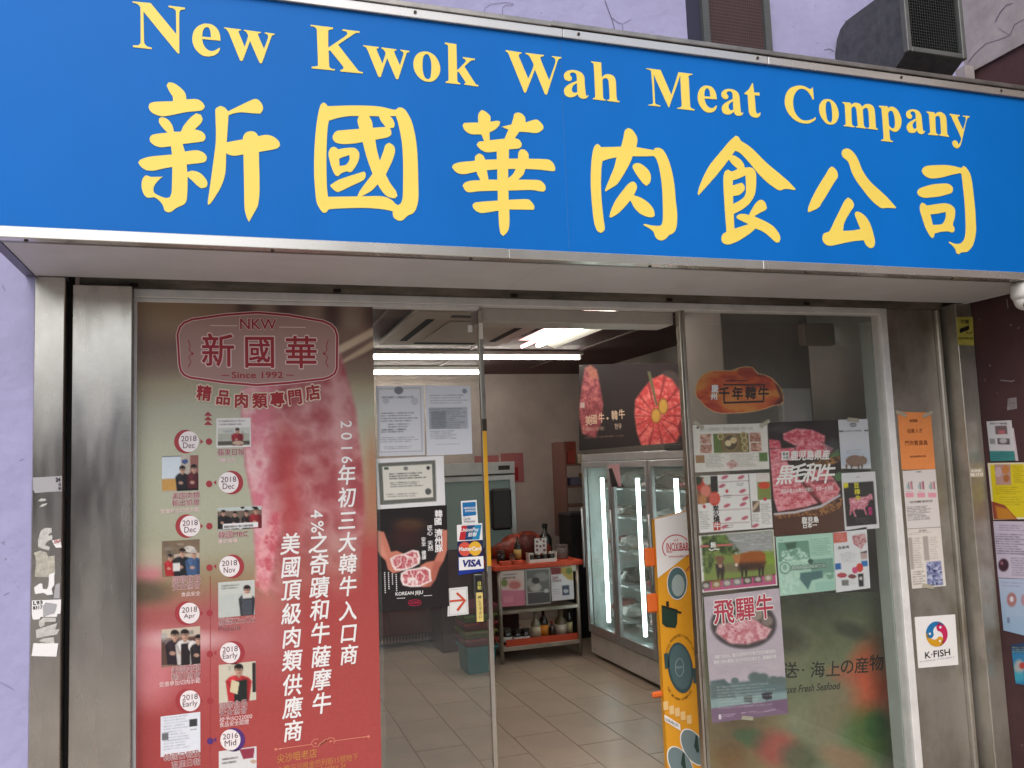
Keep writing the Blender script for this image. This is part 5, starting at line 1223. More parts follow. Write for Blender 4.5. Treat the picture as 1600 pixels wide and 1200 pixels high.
c.ell(*kz(690, 300), 12, 10, (86, 88, 96), 0.6, soft=0.9); c.grain(8, 2); c.build('printed_picture', o)
b = MB()
text(b, '鹿児島県産', *kz(262, 402), kz(658, 0)[0], 15, RP, 3, 0.03, sl=-0.03, shear=0.15)
for ch, x, y in (('黒', 205, 600), ('毛', 335, 585), ('和', 480, 580), ('牛', 625, 590)): glyph(b, ch, *kz(x, y), 25, 30, RP, 3, 0.028, shear=0.3)
text(b, '南国の豊かな風土が育む、日本一の品質', *kz(165, 765), kz(695, 0)[0], 6.5, RP, 3, 0.01, sl=-0.07)
b.build('lettering', INKW, o); b = MB()
text(b, '鹿児島', *kz(375, 1055), kz(545, 0)[0], 9.5, RP, 3, 0.03, sl=-0.04); text(b, '日本一', *kz(390, 1110), kz(530, 0)[0], 9, RP, 3, 0.03, sl=-0.04)
b.build('emblem_lettering', INKW, o); b = MB()
ppoly(b, [kz(168, 360), kz(246, 355), kz(252, 445), kz(172, 450)], RP, 2)
b.build('label_plate', INKW, o)
b = MB(); text(b, '畜産', *kz(180, 385), kz(240, 0)[0], 5, RP, 3, 0.01); text(b, '大国', *kz(182, 425), kz(242, 0)[0], 5, RP, 3, 0.01); b.build('dark_lettering', INKK, o)

q = [kz(745, 38), kz(1042, 30), kz(1080, 545), kz(778, 545)]
o, c = rs('pig_leaflet', 'pale leaflet with a walking brown pig, right of the beef basket poster', 'leaflet', q, bg=(214, 216, 222))
c.put(np.clip((c.Y - kz(0, 280)[1]) / 20, 0, 1), (196, 206, 220)); c.put(np.clip((c.Y - kz(0, 480)[1]) / 8, 0, 1), (226, 226, 228))
PG = (140, 112, 98)
c.ell(*kz(915, 455), 14.5, 9, PG, soft=0.15); c.ell(*kz(1000, 450), 6, 6, PG, soft=0.2); c.poly([kz(1010, 445), kz(1035, 460), kz(1030, 485), kz(1000, 490)], PG); c.poly([kz(980, 405), kz(1000, 400), kz(1000, 430)], (116, 92, 80))
for x in (828, 880, 950, 985): c.poly([kz(x - 12, 490), kz(x + 14, 490), kz(x + 8, 530), kz(x - 8, 530)], (110, 88, 78))
c.rect(*kz(752, 150), *kz(795, 160), (40, 40, 44)); c.rect(*kz(1008, 143), *kz(1052, 153), (40, 40, 44)); c.lines(*kz(800, 148), *kz(1005, 160), 1, (80, 82, 88), fill=0.9); c.lines(*kz(830, 340), *kz(1000, 395), 3, (160, 166, 176)); c.rect(*kz(778, 535), *kz(1080, 548), (40, 40, 44), sl=-0.01); c.build('printed_picture', o)
b = MB(); rr = [kz(862, 92), kz(875, 76), kz(915, 75), kz(928, 90), kz(915, 105), kz(876, 106)]; pline(b, rr + rr[:1], 0.8, RP, 3); text(b, 'TICK', *kz(873, 91), kz(918, 0)[0], 3, RP, 3, 0.01); b.build('lettering', INKK, o)

q = [kz(775, 580), kz(1118, 562), kz(1162, 1135), kz(815, 1168)]
o, c = rs('cow_leaflet', 'white bordered black leaflet with a pink cow made of meat', 'leaflet', q, bg=(228, 228, 230))
c.poly([kz(795, 680), kz(1100, 660), kz(1135, 1095), kz(830, 1122)], (36, 32, 36)); c.poly([kz(795, 680), kz(845, 677), kz(848, 722), kz(800, 735)], (224, 214, 30))
cw = [kz(850, 840), kz(880, 828), kz(1030, 815), kz(1060, 790), kz(1085, 790), kz(1098, 845), kz(1060, 850), kz(1045, 900), kz(1015, 935), kz(1040, 1000), kz(1025, 1005), kz(1000, 945), kz(920, 945), kz(905, 960), kz(930, 1020), kz(915, 1022), kz(885, 960), kz(868, 1010), kz(858, 1005), kz(866, 910)]
c.meat(c.pmask(cw, 1), (196, 92, 116), (240, 186, 196), sc=3, amt=0.45); c.lines(*kz(930, 1035), *kz(1080, 1090), 4, (120, 116, 120), a=0.5); c.lines(*kz(930, 615), *kz(965, 625), 1, (130, 130, 134)); c.build('printed_picture', o)
b = MB(); vtext(b, '豆樟牛', *kz(928, 705), *kz(945, 835), 8.5, RP, 3, 0.03); b.build('yellow_lettering', mat('lemon_ink', S(232, 224, 40), 0.5), o)
b = MB(); vtext(b, '肥前', *kz(1068, 945), *kz(1070, 985), 6, RP, 3, 0.03); b.build('pink_lettering', mat('magenta_ink', S(208, 40, 130), 0.5), o)

def vz(x, y): return (1085 + x / 5.517, 820 + y / 5.517)
q = [vz(40, 95), vz(684, 38), vz(715, 520), vz(70, 585)]
o, c = rs('cattle_poster', 'poster of two brown cattle grazing with a pink strip of dishes below', 'poster', q, bg=(236, 234, 228))
c.poly([vz(62, 100), vz(672, 48), vz(705, 425), vz(85, 490)], (128, 146, 70)); t = fbm(c.X / 6, c.Y / 6, 4)
c.poly([vz(270, 80), vz(672, 48), vz(685, 230), vz(350, 250), vz(300, 160)], (156, 158, 156), soft=5); c.put(c.pmask([vz(270, 80), vz(672, 48), vz(685, 230), vz(350, 250)], 4) * np.clip((vnoise(c.X / 8, c.Y * 1.1) - 0.5) * 3, 0, 1), (196, 198, 198), 0.6)
c.put(c.pmask([vz(60, 100), vz(260, 85), vz(330, 150), vz(390, 230), vz(300, 260), vz(180, 240), vz(170, 330), vz(120, 420), vz(75, 400)], 5) * np.clip((t - 0.2) * 2.4, 0, 1), (46, 66, 30)); c.put(c.pmask([vz(180, 100), vz(260, 85), vz(280, 150), vz(200, 160)], 5), (116, 148, 66), 0.7)
c.put(c.pmask([vz(600, 220), vz(680, 200), vz(700, 330), vz(620, 340)], 5) * np.clip((t - 0.3) * 3, 0, 1), (136, 168, 56)); c.ell(*vz(320, 370), 20, 7, (120, 104, 82), 0.8, soft=0.7)
BR, DB = (158, 88, 38), (58, 38, 28)
c.poly([vz(370, 290), vz(400, 250), vz(480, 228), vz(570, 225), vz(612, 250), vz(615, 330), vz(590, 370), vz(500, 385), vz(400, 385), vz(375, 340)], BR, soft=3); c.put(c.pmask([vz(370, 330), vz(615, 320), vz(590, 380), vz(500, 392), vz(385, 400)], 6), DB, 0.9)
for x in (412, 445, 560, 588): c.poly([vz(x - 12, 360), vz(x + 14, 360), vz(x + 8, 448), vz(x - 6, 448)], (48, 34, 28))
c.poly([vz(325, 250), vz(345, 262), vz(395, 255), vz(398, 275), vz(385, 330), vz(362, 352), vz(345, 320)], (186, 120, 70)); c.ell(*vz(362, 345), 2.4, 2.2, (226, 212, 198)); c.poly([vz(350, 250), vz(360, 235), vz(366, 256)], (220, 206, 180))
c.poly([vz(180, 340), vz(245, 330), vz(262, 380), vz(250, 470), vz(232, 472), vz(222, 410), vz(212, 465), vz(200, 465)], (52, 36, 32), soft=2.5); c.poly([vz(172, 285), vz(200, 265), vz(245, 268), vz(262, 290), vz(245, 330), vz(228, 375), vz(205, 360), vz(190, 310)], (128, 88, 64), soft=2); c.ell(*vz(225, 355), 2.6, 2.6, (190, 160, 140))
c.poly([vz(72, 492), vz(700, 428), vz(705, 512), vz(82, 575)], (196, 84, 132)); c.poly([vz(72, 488), vz(700, 422), vz(700, 432), vz(72, 498)], (96, 40, 30))
for i, x in enumerate((100, 190, 282, 370, 458, 548, 638)):
    y = 545 - i * 11 - 20; cl = ((90, 84, 80), (150, 120, 60), (130, 120, 116), (120, 126, 122), (70, 74, 60), (90, 70, 70), (150, 130, 100))[i]
    c.poly([vz(x - 36, y - 28), vz(x + 36, y - 36), vz(x + 36, y + 24), vz(x - 36, y + 34)], cl); c.ell(*vz(x, y), 4.5, 3.5, (214, 206, 196), 0.8, soft=0.6)
c.grain(9, 1.8); c.build('printed_picture', o)
b = MB(); text(b, '無', *vz(140, 175), vz(185, 0)[0], 9, RP, 3, 0.03); pline(b, [vz(125, 210), vz(150, 222), vz(175, 208), vz(215, 212)], 1.6, RP, 3); b.build('lettering', INKW, o)
b = MB()
for x0, x1 in ((50, 125), (190, 330)):
    pline(b, [vz(x0, 190 - x0 * 0.06), vz(x1, 190 - x1 * 0.06)], 3.2, RP, 3)
b.build('pink_band', mat('faded_red_ink', S(196, 108, 104), 0.5), o)

q = [vz(700, 105), vz(1192, 68), vz(1218, 562), vz(740, 615)]
o, c = rs('mint_leaflet', 'pale green photocopied leaflet with dishes and a dark cow outline', 'leaflet', q, bg=(176, 216, 196))
t = fbm(c.X / 4, c.Y / 4, 4); G1, G2 = (112, 158, 136), (196, 230, 212)
c.poly([vz(720, 155), vz(985, 135), vz(1000, 290), vz(728, 320)], G1); c.put(c.pmask([vz(745, 230), vz(900, 200), vz(990, 260), vz(980, 320), vz(760, 330)], 3) * np.clip((t - 0.35) * 4, 0, 1), G2); c.poly([vz(780, 160), vz(880, 145), vz(875, 200), vz(800, 215)], (70, 104, 84), soft=3)
c.poly([vz(1000, 300), vz(1192, 285), vz(1205, 410), vz(1010, 420)], (120, 164, 146)); c.poly([vz(910, 415), vz(1100, 395), vz(1110, 455), vz(1010, 480), vz(980, 560), vz(910, 470)], (78, 116, 116), soft=2); c.put(c.pmask([vz(735, 420), vz(910, 400), vz(900, 590), vz(745, 605)], 2) * np.clip((t - 0.4) * 4, 0, 1), G2); c.put(c.pmask([vz(1110, 400), vz(1200, 380), vz(1210, 470), vz(1110, 470)], 2) * np.clip((t - 0.4) * 4, 0, 1), (120, 168, 146)); c.ell(*vz(782, 372), 8.5, 9.5, (90, 132, 112)); c.ell(*vz(782, 372), 7.2, 8, (186, 222, 204)); c.ell(*vz(780, 365), 3.5, 4.5, (120, 160, 140), 0.7, soft=0.5)
c.lines(*vz(1000, 125), *vz(1180, 270), 14, (110, 156, 136), a=0.7); c.poly([vz(1040, 500), vz(1205, 480), vz(1210, 560), vz(1045, 575)], (160, 206, 188)); c.ell(*vz(1000, 315), 4, 4, (60, 90, 80)); c.lines(*vz(718, 128), *vz(770, 142), 1, (60, 90, 76)); c.build('printed_picture', o)
b = MB(); text(b, '美食推介五福燒牛王', *vz(832, 372), vz(1135, 0)[0], 7.5, RP, 3, 0.06, sl=-0.08); b.build('lettering_shade', mat('green_black_ink', S(60, 92, 80), 0.5), o)
b = MB(); text(b, '美食推介五福燒牛王', *vz(834, 372), vz(1133, 0)[0], 6, RP, 4, 0.0, sl=-0.08); b.build('lettering', mat('mint_white_ink', S(214, 240, 226), 0.5), o)

q = [vz(1196, 68), vz(1484, 18), vz(1517, 545), vz(1222, 583)]
o, c = rs('bear_leaflet', 'white leaflet with red header, blue squares and meat pictures, rightmost on the glass', 'leaflet', q, bg=(228, 230, 232))
c.poly([vz(1196, 68), vz(1312, 62), vz(1318, 145), vz(1200, 160)], (206, 104, 92)); c.lines(*vz(1225, 75), *vz(1305, 145), 4, (240, 190, 180), a=0.6); c.meat(c.pmask([vz(1358, 95), vz(1470, 75), vz(1485, 140), vz(1440, 210), vz(1370, 165)], 1.5), (176, 100, 110), (222, 190, 188), sc=3); c.poly([vz(1212, 335), vz(1262, 330), vz(1266, 383), vz(1214, 388)], (40, 104, 176)); c.poly([vz(1437, 313), vz(1492, 306), vz(1496, 355), vz(1442, 362)], (48, 120, 186))
c.ell(*vz(1425, 370), 5.5, 7, (214, 66, 54)); c.ell(*vz(1384, 392), 4.4, 5.4, (212, 76, 120)); c.ell(*vz(1272, 435), 7.5, 4, (180, 70, 84)); c.ell(*vz(1360, 445), 6.5, 3.4, (130, 66, 72)); c.poly([vz(1408, 425), vz(1455, 420), vz(1460, 530), vz(1420, 535)], (34, 32, 38)); c.ell(*vz(1435, 462), 2.6, 3, (200, 196, 192)); c.poly([vz(1430, 230), vz(1485, 225), vz(1490, 290), vz(1435, 298)], (196, 170, 168)); c.poly([vz(1430, 245), vz(1485, 222), vz(1487, 240)], (30, 30, 30)); c.poly([vz(1268, 478), vz(1328, 474), vz(1330, 522), vz(1272, 526)], (120, 120, 116)); c.lines(*vz(1262, 240), *vz(1400, 330), 8, (150, 152, 156), a=0.5); c.lines(*vz(1335, 478), *vz(1395, 520), 3, (170, 172, 176), a=0.5); c.build('printed_picture', o)
b = MB(); text(b, '赤身肉', *vz(1238, 200), vz(1332, 0)[0], 5, RP, 3, 0.01, sl=-0.12); b.build('lettering', INKK, o)

def hz(x, y): return (1095 + x / 5.455, 915 + y / 5.4545)
q = [hz(25, 98), hz(668, 22), hz(745, 1090), hz(98, 1172)]
o, c = rs('hida_poster', 'lilac beef poster with red brush characters over a pot of sliced meat', 'poster', q, bg=(196, 182, 194))
c.put(np.clip(fbm(c.X / 22, c.Y / 9, 3) * 1.6 - 0.6, 0, 1), (214, 204, 208), 0.6)
c.ell(*hz(365, 330), 51, 38, (62, 54, 60), soft=0.12); c.ell(*hz(365, 325), 47, 34, (76, 66, 64), soft=0.2); c.meat(c.pmask([hz(125, 400), hz(150, 330), hz(300, 300), hz(450, 270), hz(520, 330), hz(605, 370), hz(560, 450), hz(400, 500), hz(250, 495)], 4), (196, 104, 116), (238, 190, 196), sc=5, amt=0.55); c.ell(*hz(480, 240), 9, 10, (160, 144, 132), soft=0.5); c.ell(*hz(565, 300), 9, 8, (140, 124, 116), soft=0.5)
yb = c.Y - 0.09 * (1160 - c.X)
c.put(np.clip((c.Y + 0.1 * (c.X - 1110) - 1068) / 4, 0, 1), (98, 120, 122)); c.put(np.clip((c.Y + 0.1 * (c.X - 1110) - 1090) / 5, 0, 1), (140, 166, 166))
c.poly([hz(80, 815), hz(200, 795), hz(250, 850), hz(300, 960), hz(95, 960)], (84, 104, 106), soft=3)
for x, y, r in ((290, 810, 6), (460, 780, 10), (530, 785, 9), (620, 805, 8), (680, 810, 8)): c.ell(*hz(x, y), r, r * 0.8, (92, 110, 110), soft=0.5)
c.poly([hz(515, 915), hz(608, 910), hz(606, 965), hz(560, 975), hz(525, 960)], (46, 44, 56), soft=1.5); c.poly([hz(365, 945), hz(440, 935), hz(438, 1000), hz(370, 990)], (70, 84, 84), soft=2)
c.put(np.clip((c.Y + 0.13 * (c.X - 1112) - 1106) / 2, 0, 1), (122, 90, 122)); c.lines(*hz(180, 1095), *hz(310, 1125), 2, (220, 210, 220), sl=-0.1); c.lines(*hz(340, 1080), *hz(680, 1100), 2, (210, 200, 212), sl=-0.1); c.rect(*hz(152, 1100), *hz(176, 1140), (230, 220, 228)); c.lines(*hz(130, 690), *hz(560, 765), 4, (176, 164, 176), a=0.6, sl=-0.1); c.lines(*hz(140, 855), *hz(640, 1060), 8, (196, 206, 204), a=0.45, sl=-0.08)
c.grain(5, 2); c.build('printed_picture', o)
b1, b2, b3 = MB(), MB(), MB()
for ch, x, y, w, h in (('飛', 190, 228, 31, 38), ('驒', 372, 205, 29, 36), ('牛', 540, 185, 27, 38)):
    glyph(b1, ch, *hz(x, y), w, h, RP, 3, 0.065, sl=-0.1); glyph(b2, ch, *hz(x, y), w, h, RP, 4, 0.022, sl=-0.1)
b1.build('lettering_outline', INKW, o); b2.build('lettering', mat('cerise_ink', S(196, 46, 78), 0.5), o)
text(b3, '飛驒で生まれ、豊かな自然の中で育てられた黒毛和牛', *hz(118, 610), hz(640, 0)[0], 6, RP, 3, 0.01, sl=-0.1); text(b3, '霜降り肉の風味とまろやかな口あたり、最高級の味', *hz(112, 655), hz(648, 0)[0], 6, RP, 3, 0.01, sl=-0.1); b3.build('white_lettering', INKW, o)

# seafood banner standing inside behind the lower right glass
BP = ('y', 0.30)
q = [(1098, 930), (1412, 925), (1440, 1290), (1100, 1290)]
o = sheet('seafood_banner', 'murky green banner with lobster and vegetables behind the lower right glass', 'banner', q, BP, PAPER, th=0.003)
c = Canvas(q, BP, 2.2, (122, 130, 96)); X, Y = c.X, c.Y
c.put(np.clip((970 - Y) / 30, 0, 1), (96, 108, 84)); n = fbm(X / 40, Y / 40, 4); c.put(np.clip((n - 0.5) * 4, 0, 1), (150, 152, 122), 0.5); c.put(np.clip((X - 1350) / 70, 0, 1), (160, 174, 152), 0.6)
c.put(np.clip((1240 - X) / 40, 0, 1) * np.clip((Y - 1090) / 40, 0, 1), (160, 128, 72), 0.8)
for e in ((1345, 1060, 26, 60, (214, 100, 60)), (1370, 1110, 26, 70, (216, 92, 58)), (1330, 1060, 34, 14, (216, 96, 66)), (1300, 1110, 34, 60, (128, 122, 92)), (1360, 1150, 40, 44, (66, 112, 50)), (1370, 1135, 18, 22, (44, 96, 44)), (1180, 1155, 26, 14, (70, 124, 56)), (1160, 1150, 14, 8, (90, 130, 70)), (1215, 1170, 34, 26, (190, 66, 54)), (1250, 1185, 30, 24, (74, 84, 52)), (1140, 1180, 26, 20, (150, 110, 56)), (1320, 1185, 40, 18, (150, 116, 84)), (1230, 1000, 30, 20, (84, 86, 64)), (1330, 985, 26, 12, (70, 76, 62))):
    c.ell(*e, a=0.85, soft=0.8, rot=0.3)
c.grain(10, 6)
c.build('printed_picture', o)
b = MB()
for ch, x, y in (('送', 1234, 1048), ('海', 1277, 1047), ('上', 1301, 1046), ('の', 1323, 1042), ('産', 1346, 1040), ('物', 1369, 1036)): glyph(b, ch, x, y, 22, 25, BP, 3, 0.015, sl=-0.05, shear=0.1)
for x in (1247, 1255): pell(b, x, 1047, 1.8, 1.8, BP, 3, 8)
text(b, 'Deluxe Fresh Seafood', 1212, 1079, 1313, 12, BP, 3, 0.015, sl=-0.08, shear=0.25)
b.build('lettering', mat('banner_ink', S(36, 40, 30), 0.6), o)

# ================================================================== notices on the right-hand steel panel
NP = ('y', -0.0055)
def nz(x, y): return (1380 + x / 4, 640 + y / 4)
q = [nz(90, 14), nz(297, 18), nz(326, 372), nz(117, 376)]
o = sheet('orange_notice', 'plain orange recruitment notice with faint dark characters on the steel', 'notice', q, NP, mat('orange_paper', S(240, 150, 84), 0.7, var=0.06, vscale=18))
for s_, x0_, y_, x1_, h_ in (('新國華', 165, 70, 215, 5), ('招募人才', 150, 134, 245, 7), ('門市售貨員', 138, 210, 278, 8), ('有意者請致電', 165, 294, 268, 3.2)):
    b = MB(); text(b, s_, *nz(x0_, y_), nz(x1_, 0)[0], h_, NP, 2, 0.008); b.build('lettering', mat('brown_ink', S(140, 78, 44), 0.6), o)
q = [nz(121, 384), nz(326, 372), nz(359, 732), nz(150, 745)]
o = sheet('chart_notice', 'white notice with three pink bar charts under the orange notice', 'notice', q, NP, PAPER)
c = Canvas(q, NP, 1.2, (226, 220, 216)); c.lines(*nz(205, 384), *nz(243, 394), 1, (60, 56, 56), fill=0.9)
for i, x in enumerate((165, 236, 305)):
    for j, (dx, h, cl) in enumerate(((-18, 30, (150, 190, 190)), (-8, 44, (120, 120, 130)), (4, 46, (206, 120, 140)), (12, 52, (150, 70, 90)))): c.rect(*nz(x + dx, 498 - h + 0 * i), *nz(x + dx + 7, 498), cl, 0.9, sl=0)
    c.rect(*nz(x - 24, 520), *nz(x + 26, 548), (232, 160, 176), sl=-0.01); c.lines(*nz(x - 16, 508), *nz(x + 16, 516), 1, (150, 110, 120))
c.lines(*nz(165, 572), *nz(325, 586), 1, (50, 48, 48), fill=0.9, a=0.9); c.lines(*nz(148, 605), *nz(300, 696), 9, (70, 66, 66)); c.build('printed_text', o)
q = [nz(150, 748), nz(359, 736), nz(393, 1102), nz(182, 1120)]
o = sheet('table_notice', 'white notice with grey tables and a blue abalone photograph below the chart notice', 'notice', q, NP, PAPER)
c = Canvas(q, NP, 1.2, (228, 222, 212)); c.lines(*nz(225, 752), *nz(280, 764), 1, (60, 56, 56), fill=0.9); c.lines(*nz(160, 770), *nz(320, 784), 2, (120, 114, 108), a=0.5); c.rect(*nz(165, 800), *nz(187, 1000), (176, 168, 160)); c.rect(*nz(252, 792), *nz(285, 945), (176, 168, 160)); c.lines(*nz(190, 800), *nz(245, 995), 13, (150, 142, 134), a=0.6); c.lines(*nz(290, 795), *nz(345, 940), 10, (150, 142, 134), a=0.6); c.lines(*nz(182, 1010), *nz(265, 1100), 6, (90, 84, 80), a=0.7)
mk = c.pmask([nz(270, 953), nz(360, 945), nz(376, 1095), nz(275, 1104)], 1); c.put(mk, (130, 138, 176)); c.put(mk * np.clip((fbm(c.X / 4, c.Y / 4, 3) - 0.5) * 5, 0, 1), (196, 202, 226)); c.put(mk * np.clip((0.45 - fbm(c.X / 3, c.Y / 3, 3)) * 6, 0, 1), (56, 62, 100)); c.build('printed_text', o)
def fz(x, y): return (1360 + x / 3, 800 + y / 3)
q = [fz(208, 493), fz(397, 480), fz(413, 716), fz(225, 732)]
o = sheet('fish_sticker', 'white K FISH sticker with three swirling coloured fish', 'sticker', q, NP, INKW)
cx, cy = fz(311, 572)
for i, cl in enumerate(((40, 120, 176), (206, 44, 96), (222, 164, 40))):
    a0 = math.radians(-178 + 120 * i)
    b = MB(); Rm = 17.0; wmax = 12.5
    pol = lambda r, t: (cx + r * math.cos(t), cy + 1.16 * r * math.sin(t))
    tear = [pol(Rm, a0 + math.radians(d)) for d in range(0, 136, 8)] + [pol(Rm - wmax * (1 - d / 136) ** 0.75, a0 + math.radians(d)) for d in range(128, -1, -8)]
    hc = Rm - wmax / 2; ca, sa = math.cos(a0), math.sin(a0)
    for d in range(20, 180, 20):
        r_ = hc - wmax / 2 * math.cos(math.radians(d)); tg = wmax / 2 * math.sin(math.radians(d))
        tear.append((cx + r_ * ca + tg * sa, cy + 1.16 * (r_ * sa - tg * ca)))
    hx, hy = hc * ca, 1.16 * hc * sa
    ppoly(b, tear, NP, 2); b.build(('blue', 'crimson', 'gold')[i] + '_fish', mat('fish_%d' % i, S(*cl), 0.4), o)
    b = MB(); pell(b, cx + hx, cy + hy, 1.8, 2.0, NP, 3, 12); b.build('fish_eye', INKW, o)
b = MB(); text(b, 'K·FISH', *fz(256, 672), fz(375, 0)[0], 10.5, NP, 2, 0.012); b.build('lettering', INKK, o)
b = MB(); text(b, 'KOREA FISHERY', *fz(232, 702), fz(400, 0)[0], 2.6, NP, 2, 0.0); b.build('small_lettering', mat('pale_ink', S(190, 190, 196), 0.5), o)
# on the right pilaster
QP = ('y', WALLY - 0.0075)
q = [fz(403 + 0, 227 - 1140 + 0), fz(480, 226 - 1140), fz(486, 360 - 1140), fz(411, 357 - 1140)]
o = sheet('camera_notice', 'small yellow security camera notice on the right pilaster', 'notice', q, QP, mat('olive_yellow_paper', S(196, 186, 82), 0.6, var=0.1, vscale=30))
b = MB(); gz = lambda x, y: fz(x, y - 1140)
ppoly(b, [gz(418, 282), gz(462, 265), gz(464, 284), gz(420, 302)], QP, 2); pline(b, [gz(450, 290), gz(455, 303), gz(475, 300), gz(476, 292)], 1.2, QP, 2); text(b, '注意', *gz(420, 247), gz(462, 0)[0], 6, QP, 2, 0.01); text(b, '閉路電視', *gz(413, 325), gz(480, 0)[0], 3.2, QP, 2, 0.0); b.build('printed_sign', INKK, o)
q = [nz(540, 368), nz(626, 366), nz(628, 422), nz(542, 424)]
o = sheet('phone_label', 'small translucent label with white digits on the right pilaster', 'label', q, QP, mat('film_label', S(176, 166, 146), 0.5))
b = MB(); text(b, '急開鎖', *nz(548, 384), nz(612, 0)[0], 4, QP, 2, 0.01); text(b, '9811713', *nz(545, 408), nz(622, 0)[0], 4.6, QP, 2, 0.02); b.build('lettering', INKW, o)

# ================================================================== notices on the burgundy pier
GP = ('x', PIERX - 0.002)
q = [nz(645, 74), nz(800, 66), nz(826, 318), nz(672, 322)]
o = sheet('teal_flyer', 'white and teal property flyer, topmost on the burgundy pier', 'flyer', q, GP, PAPER)
c = Canvas(q, GP, 1.2, (214, 214, 216)); c.lines(*nz(670, 80), *nz(790, 94), 1, (70, 60, 60), fill=0.9, sl=0.0); c.rect(*nz(700, 102), *nz(775, 155), (120, 100, 104), sl=-0.02); c.rect(*nz(720, 130), *nz(760, 152), (190, 110, 120), sl=0); c.rect(*nz(665, 182), *nz(700, 215), (150, 150, 152), sl=0); c.rect(*nz(715, 180), *nz(790, 218), (90, 90, 92), sl=0); c.ell(*nz(750, 195), 6, 4, (190, 190, 190), soft=0.4); c.put(np.clip((c.Y - nz(0, 256)[1]) / 1.5, 0, 1), (60, 140, 140)); c.lines(*nz(680, 265), *nz(815, 312), 4, (30, 90, 96), a=0.6); c.build('printed_text', o)
q = [nz(800, 118), nz(842, 210), nz(845, 320), nz(828, 318)]
q = [nz(803, 116), nz(815, 116), nz(845, 320), nz(829, 320)]
o = sheet('flyer_scrap', 'narrow pale flyer edge showing behind the teal flyer', 'flyer', q, ('x', PIERX - 0.0005), mat('pinkish_paper', S(206, 194, 198), 0.7), th=0.0004)
q = [nz(652, 334), nz(876, 332), nz(890, 686), nz(690, 690)]
q = [nz(652, 334), nz(900, 330), nz(925, 684), nz(688, 688)]
o = sheet('yellow_flyer', 'bright yellow leaflet with red brown corner on the burgundy pier', 'flyer', q, GP, PAPER)
c = Canvas(q, GP, 1.2, (226, 206, 30)); mk = c.pmask([nz(668, 345), nz(880, 340), nz(905, 672), nz(694, 676)], 1); c.put(1 - mk, (232, 226, 200)); c.poly([nz(695, 342), nz(795, 342), nz(800, 470), nz(705, 472)], (186, 150, 140)); c.ell(*nz(765, 375), 6, 7, (196, 130, 70)); c.ell(*nz(770, 430), 5, 6, (176, 110, 60)); c.ell(*nz(720, 390), 5, 8, (200, 176, 180)); c.lines(*nz(700, 478), *nz(860, 530), 4, (150, 130, 30), a=0.6, sl=0.02); c.lines(*nz(810, 350), *nz(880, 460), 8, (150, 132, 30), a=0.6, sl=0); c.lines(*nz(720, 540), *nz(890, 600), 4, (160, 140, 30), a=0.5, sl=0); c.poly([nz(676, 572), nz(760, 598), nz(840, 686), nz(690, 686)], (150, 66, 52)); c.poly([nz(700, 600), nz(780, 622), nz(830, 684), nz(715, 684)], (214, 150, 40), 0.8, soft=3); c.build('printed_text', o)
q = [nz(687, 697), nz(925, 700), nz(930, 1060), nz(718, 1050)]
o = sheet('lilac_notice', 'pale lilac typed notice with a dark picture on the burgundy pier', 'notice', q, GP, PAPER)
c = Canvas(q, GP, 1.2, (206, 196, 212)); c.lines(*nz(720, 715), *nz(890, 760), 3, (130, 116, 140), sl=0.03); c.lines(*nz(700, 770), *nz(900, 905), 9, (90, 78, 100), sl=0.03); c.lines(*nz(800, 920), *nz(900, 1040), 8, (120, 108, 130), a=0.6, sl=0.03); c.ell(*nz(752, 972), 8, 10, (66, 32, 50), soft=0.3); c.ell(*nz(742, 960), 2, 2.4, (170, 110, 120)); c.build('printed_text', o)
q = [nz(720, 1054), nz(930, 1062), nz(935, 1425), nz(752, 1380)]
o = sheet('pale_blue_notice', 'pale blue lost pet notice with a round emblem on the burgundy pier', 'notice', q, GP, PAPER)
c = Canvas(q, GP, 1.2, (186, 200, 222)); c.put(np.clip((c.Y - nz(0, 1100)[1]) / 60, 0, 1), (150, 186, 212), 0.7); c.lines(*nz(740, 1070), *nz(890, 1110), 2, (150, 156, 180), sl=0.04); c.ell(*nz(803, 1188), 7.5, 11, (176, 120, 120), soft=0.3); c.ell(*nz(803, 1185), 3, 4.5, (224, 220, 224), soft=0.3); c.ell(*nz(880, 1190), 5, 9, (190, 150, 160), soft=0.3); c.lines(*nz(770, 1240), *nz(900, 1290), 3, (190, 206, 226), sl=0.05); c.rect(*nz(775, 1300), *nz(790, 1335), (120, 130, 160)); c.build('printed_text', o)
q = [nz(797, 1470), nz(910, 1450), nz(930, 1730), nz(828, 1712)]
o = sheet('blue_flyer', 'deep blue leaflet at the lower right of the burgundy pier', 'flyer', q, GP, PAPER)
c = Canvas(q, GP, 1.2, (50, 130, 176)); c.put(np.clip((nz(0, 1530)[1] - c.Y) / 10, 0, 1), (34, 60, 96)); c.lines(*nz(810, 1480), *nz(900, 1520), 3, (190, 200, 140), sl=0); c.ell(*nz(850, 1610), 8, 12, (206, 190, 176), 0.8, soft=0.5); c.ell(*nz(870, 1600), 5, 5, (190, 70, 60), soft=0.4); c.ell(*nz(845, 1670), 10, 8, (70, 176, 196), 0.8, soft=0.6); c.build('printed_text', o)
def ez(x, y): return (1360 + x / 3, 420 + y / 3)
q = [ez(644, 608), ez(684, 602), ez(688, 655), ez(640, 664)]
o = sheet('torn_sticker', 'torn grey sticker scrap high on the burgundy pier', 'sticker', q, GP, mat('scrap_grey', S(150, 140, 140), 0.8, var=0.3, vscale=40), th=0.0005)

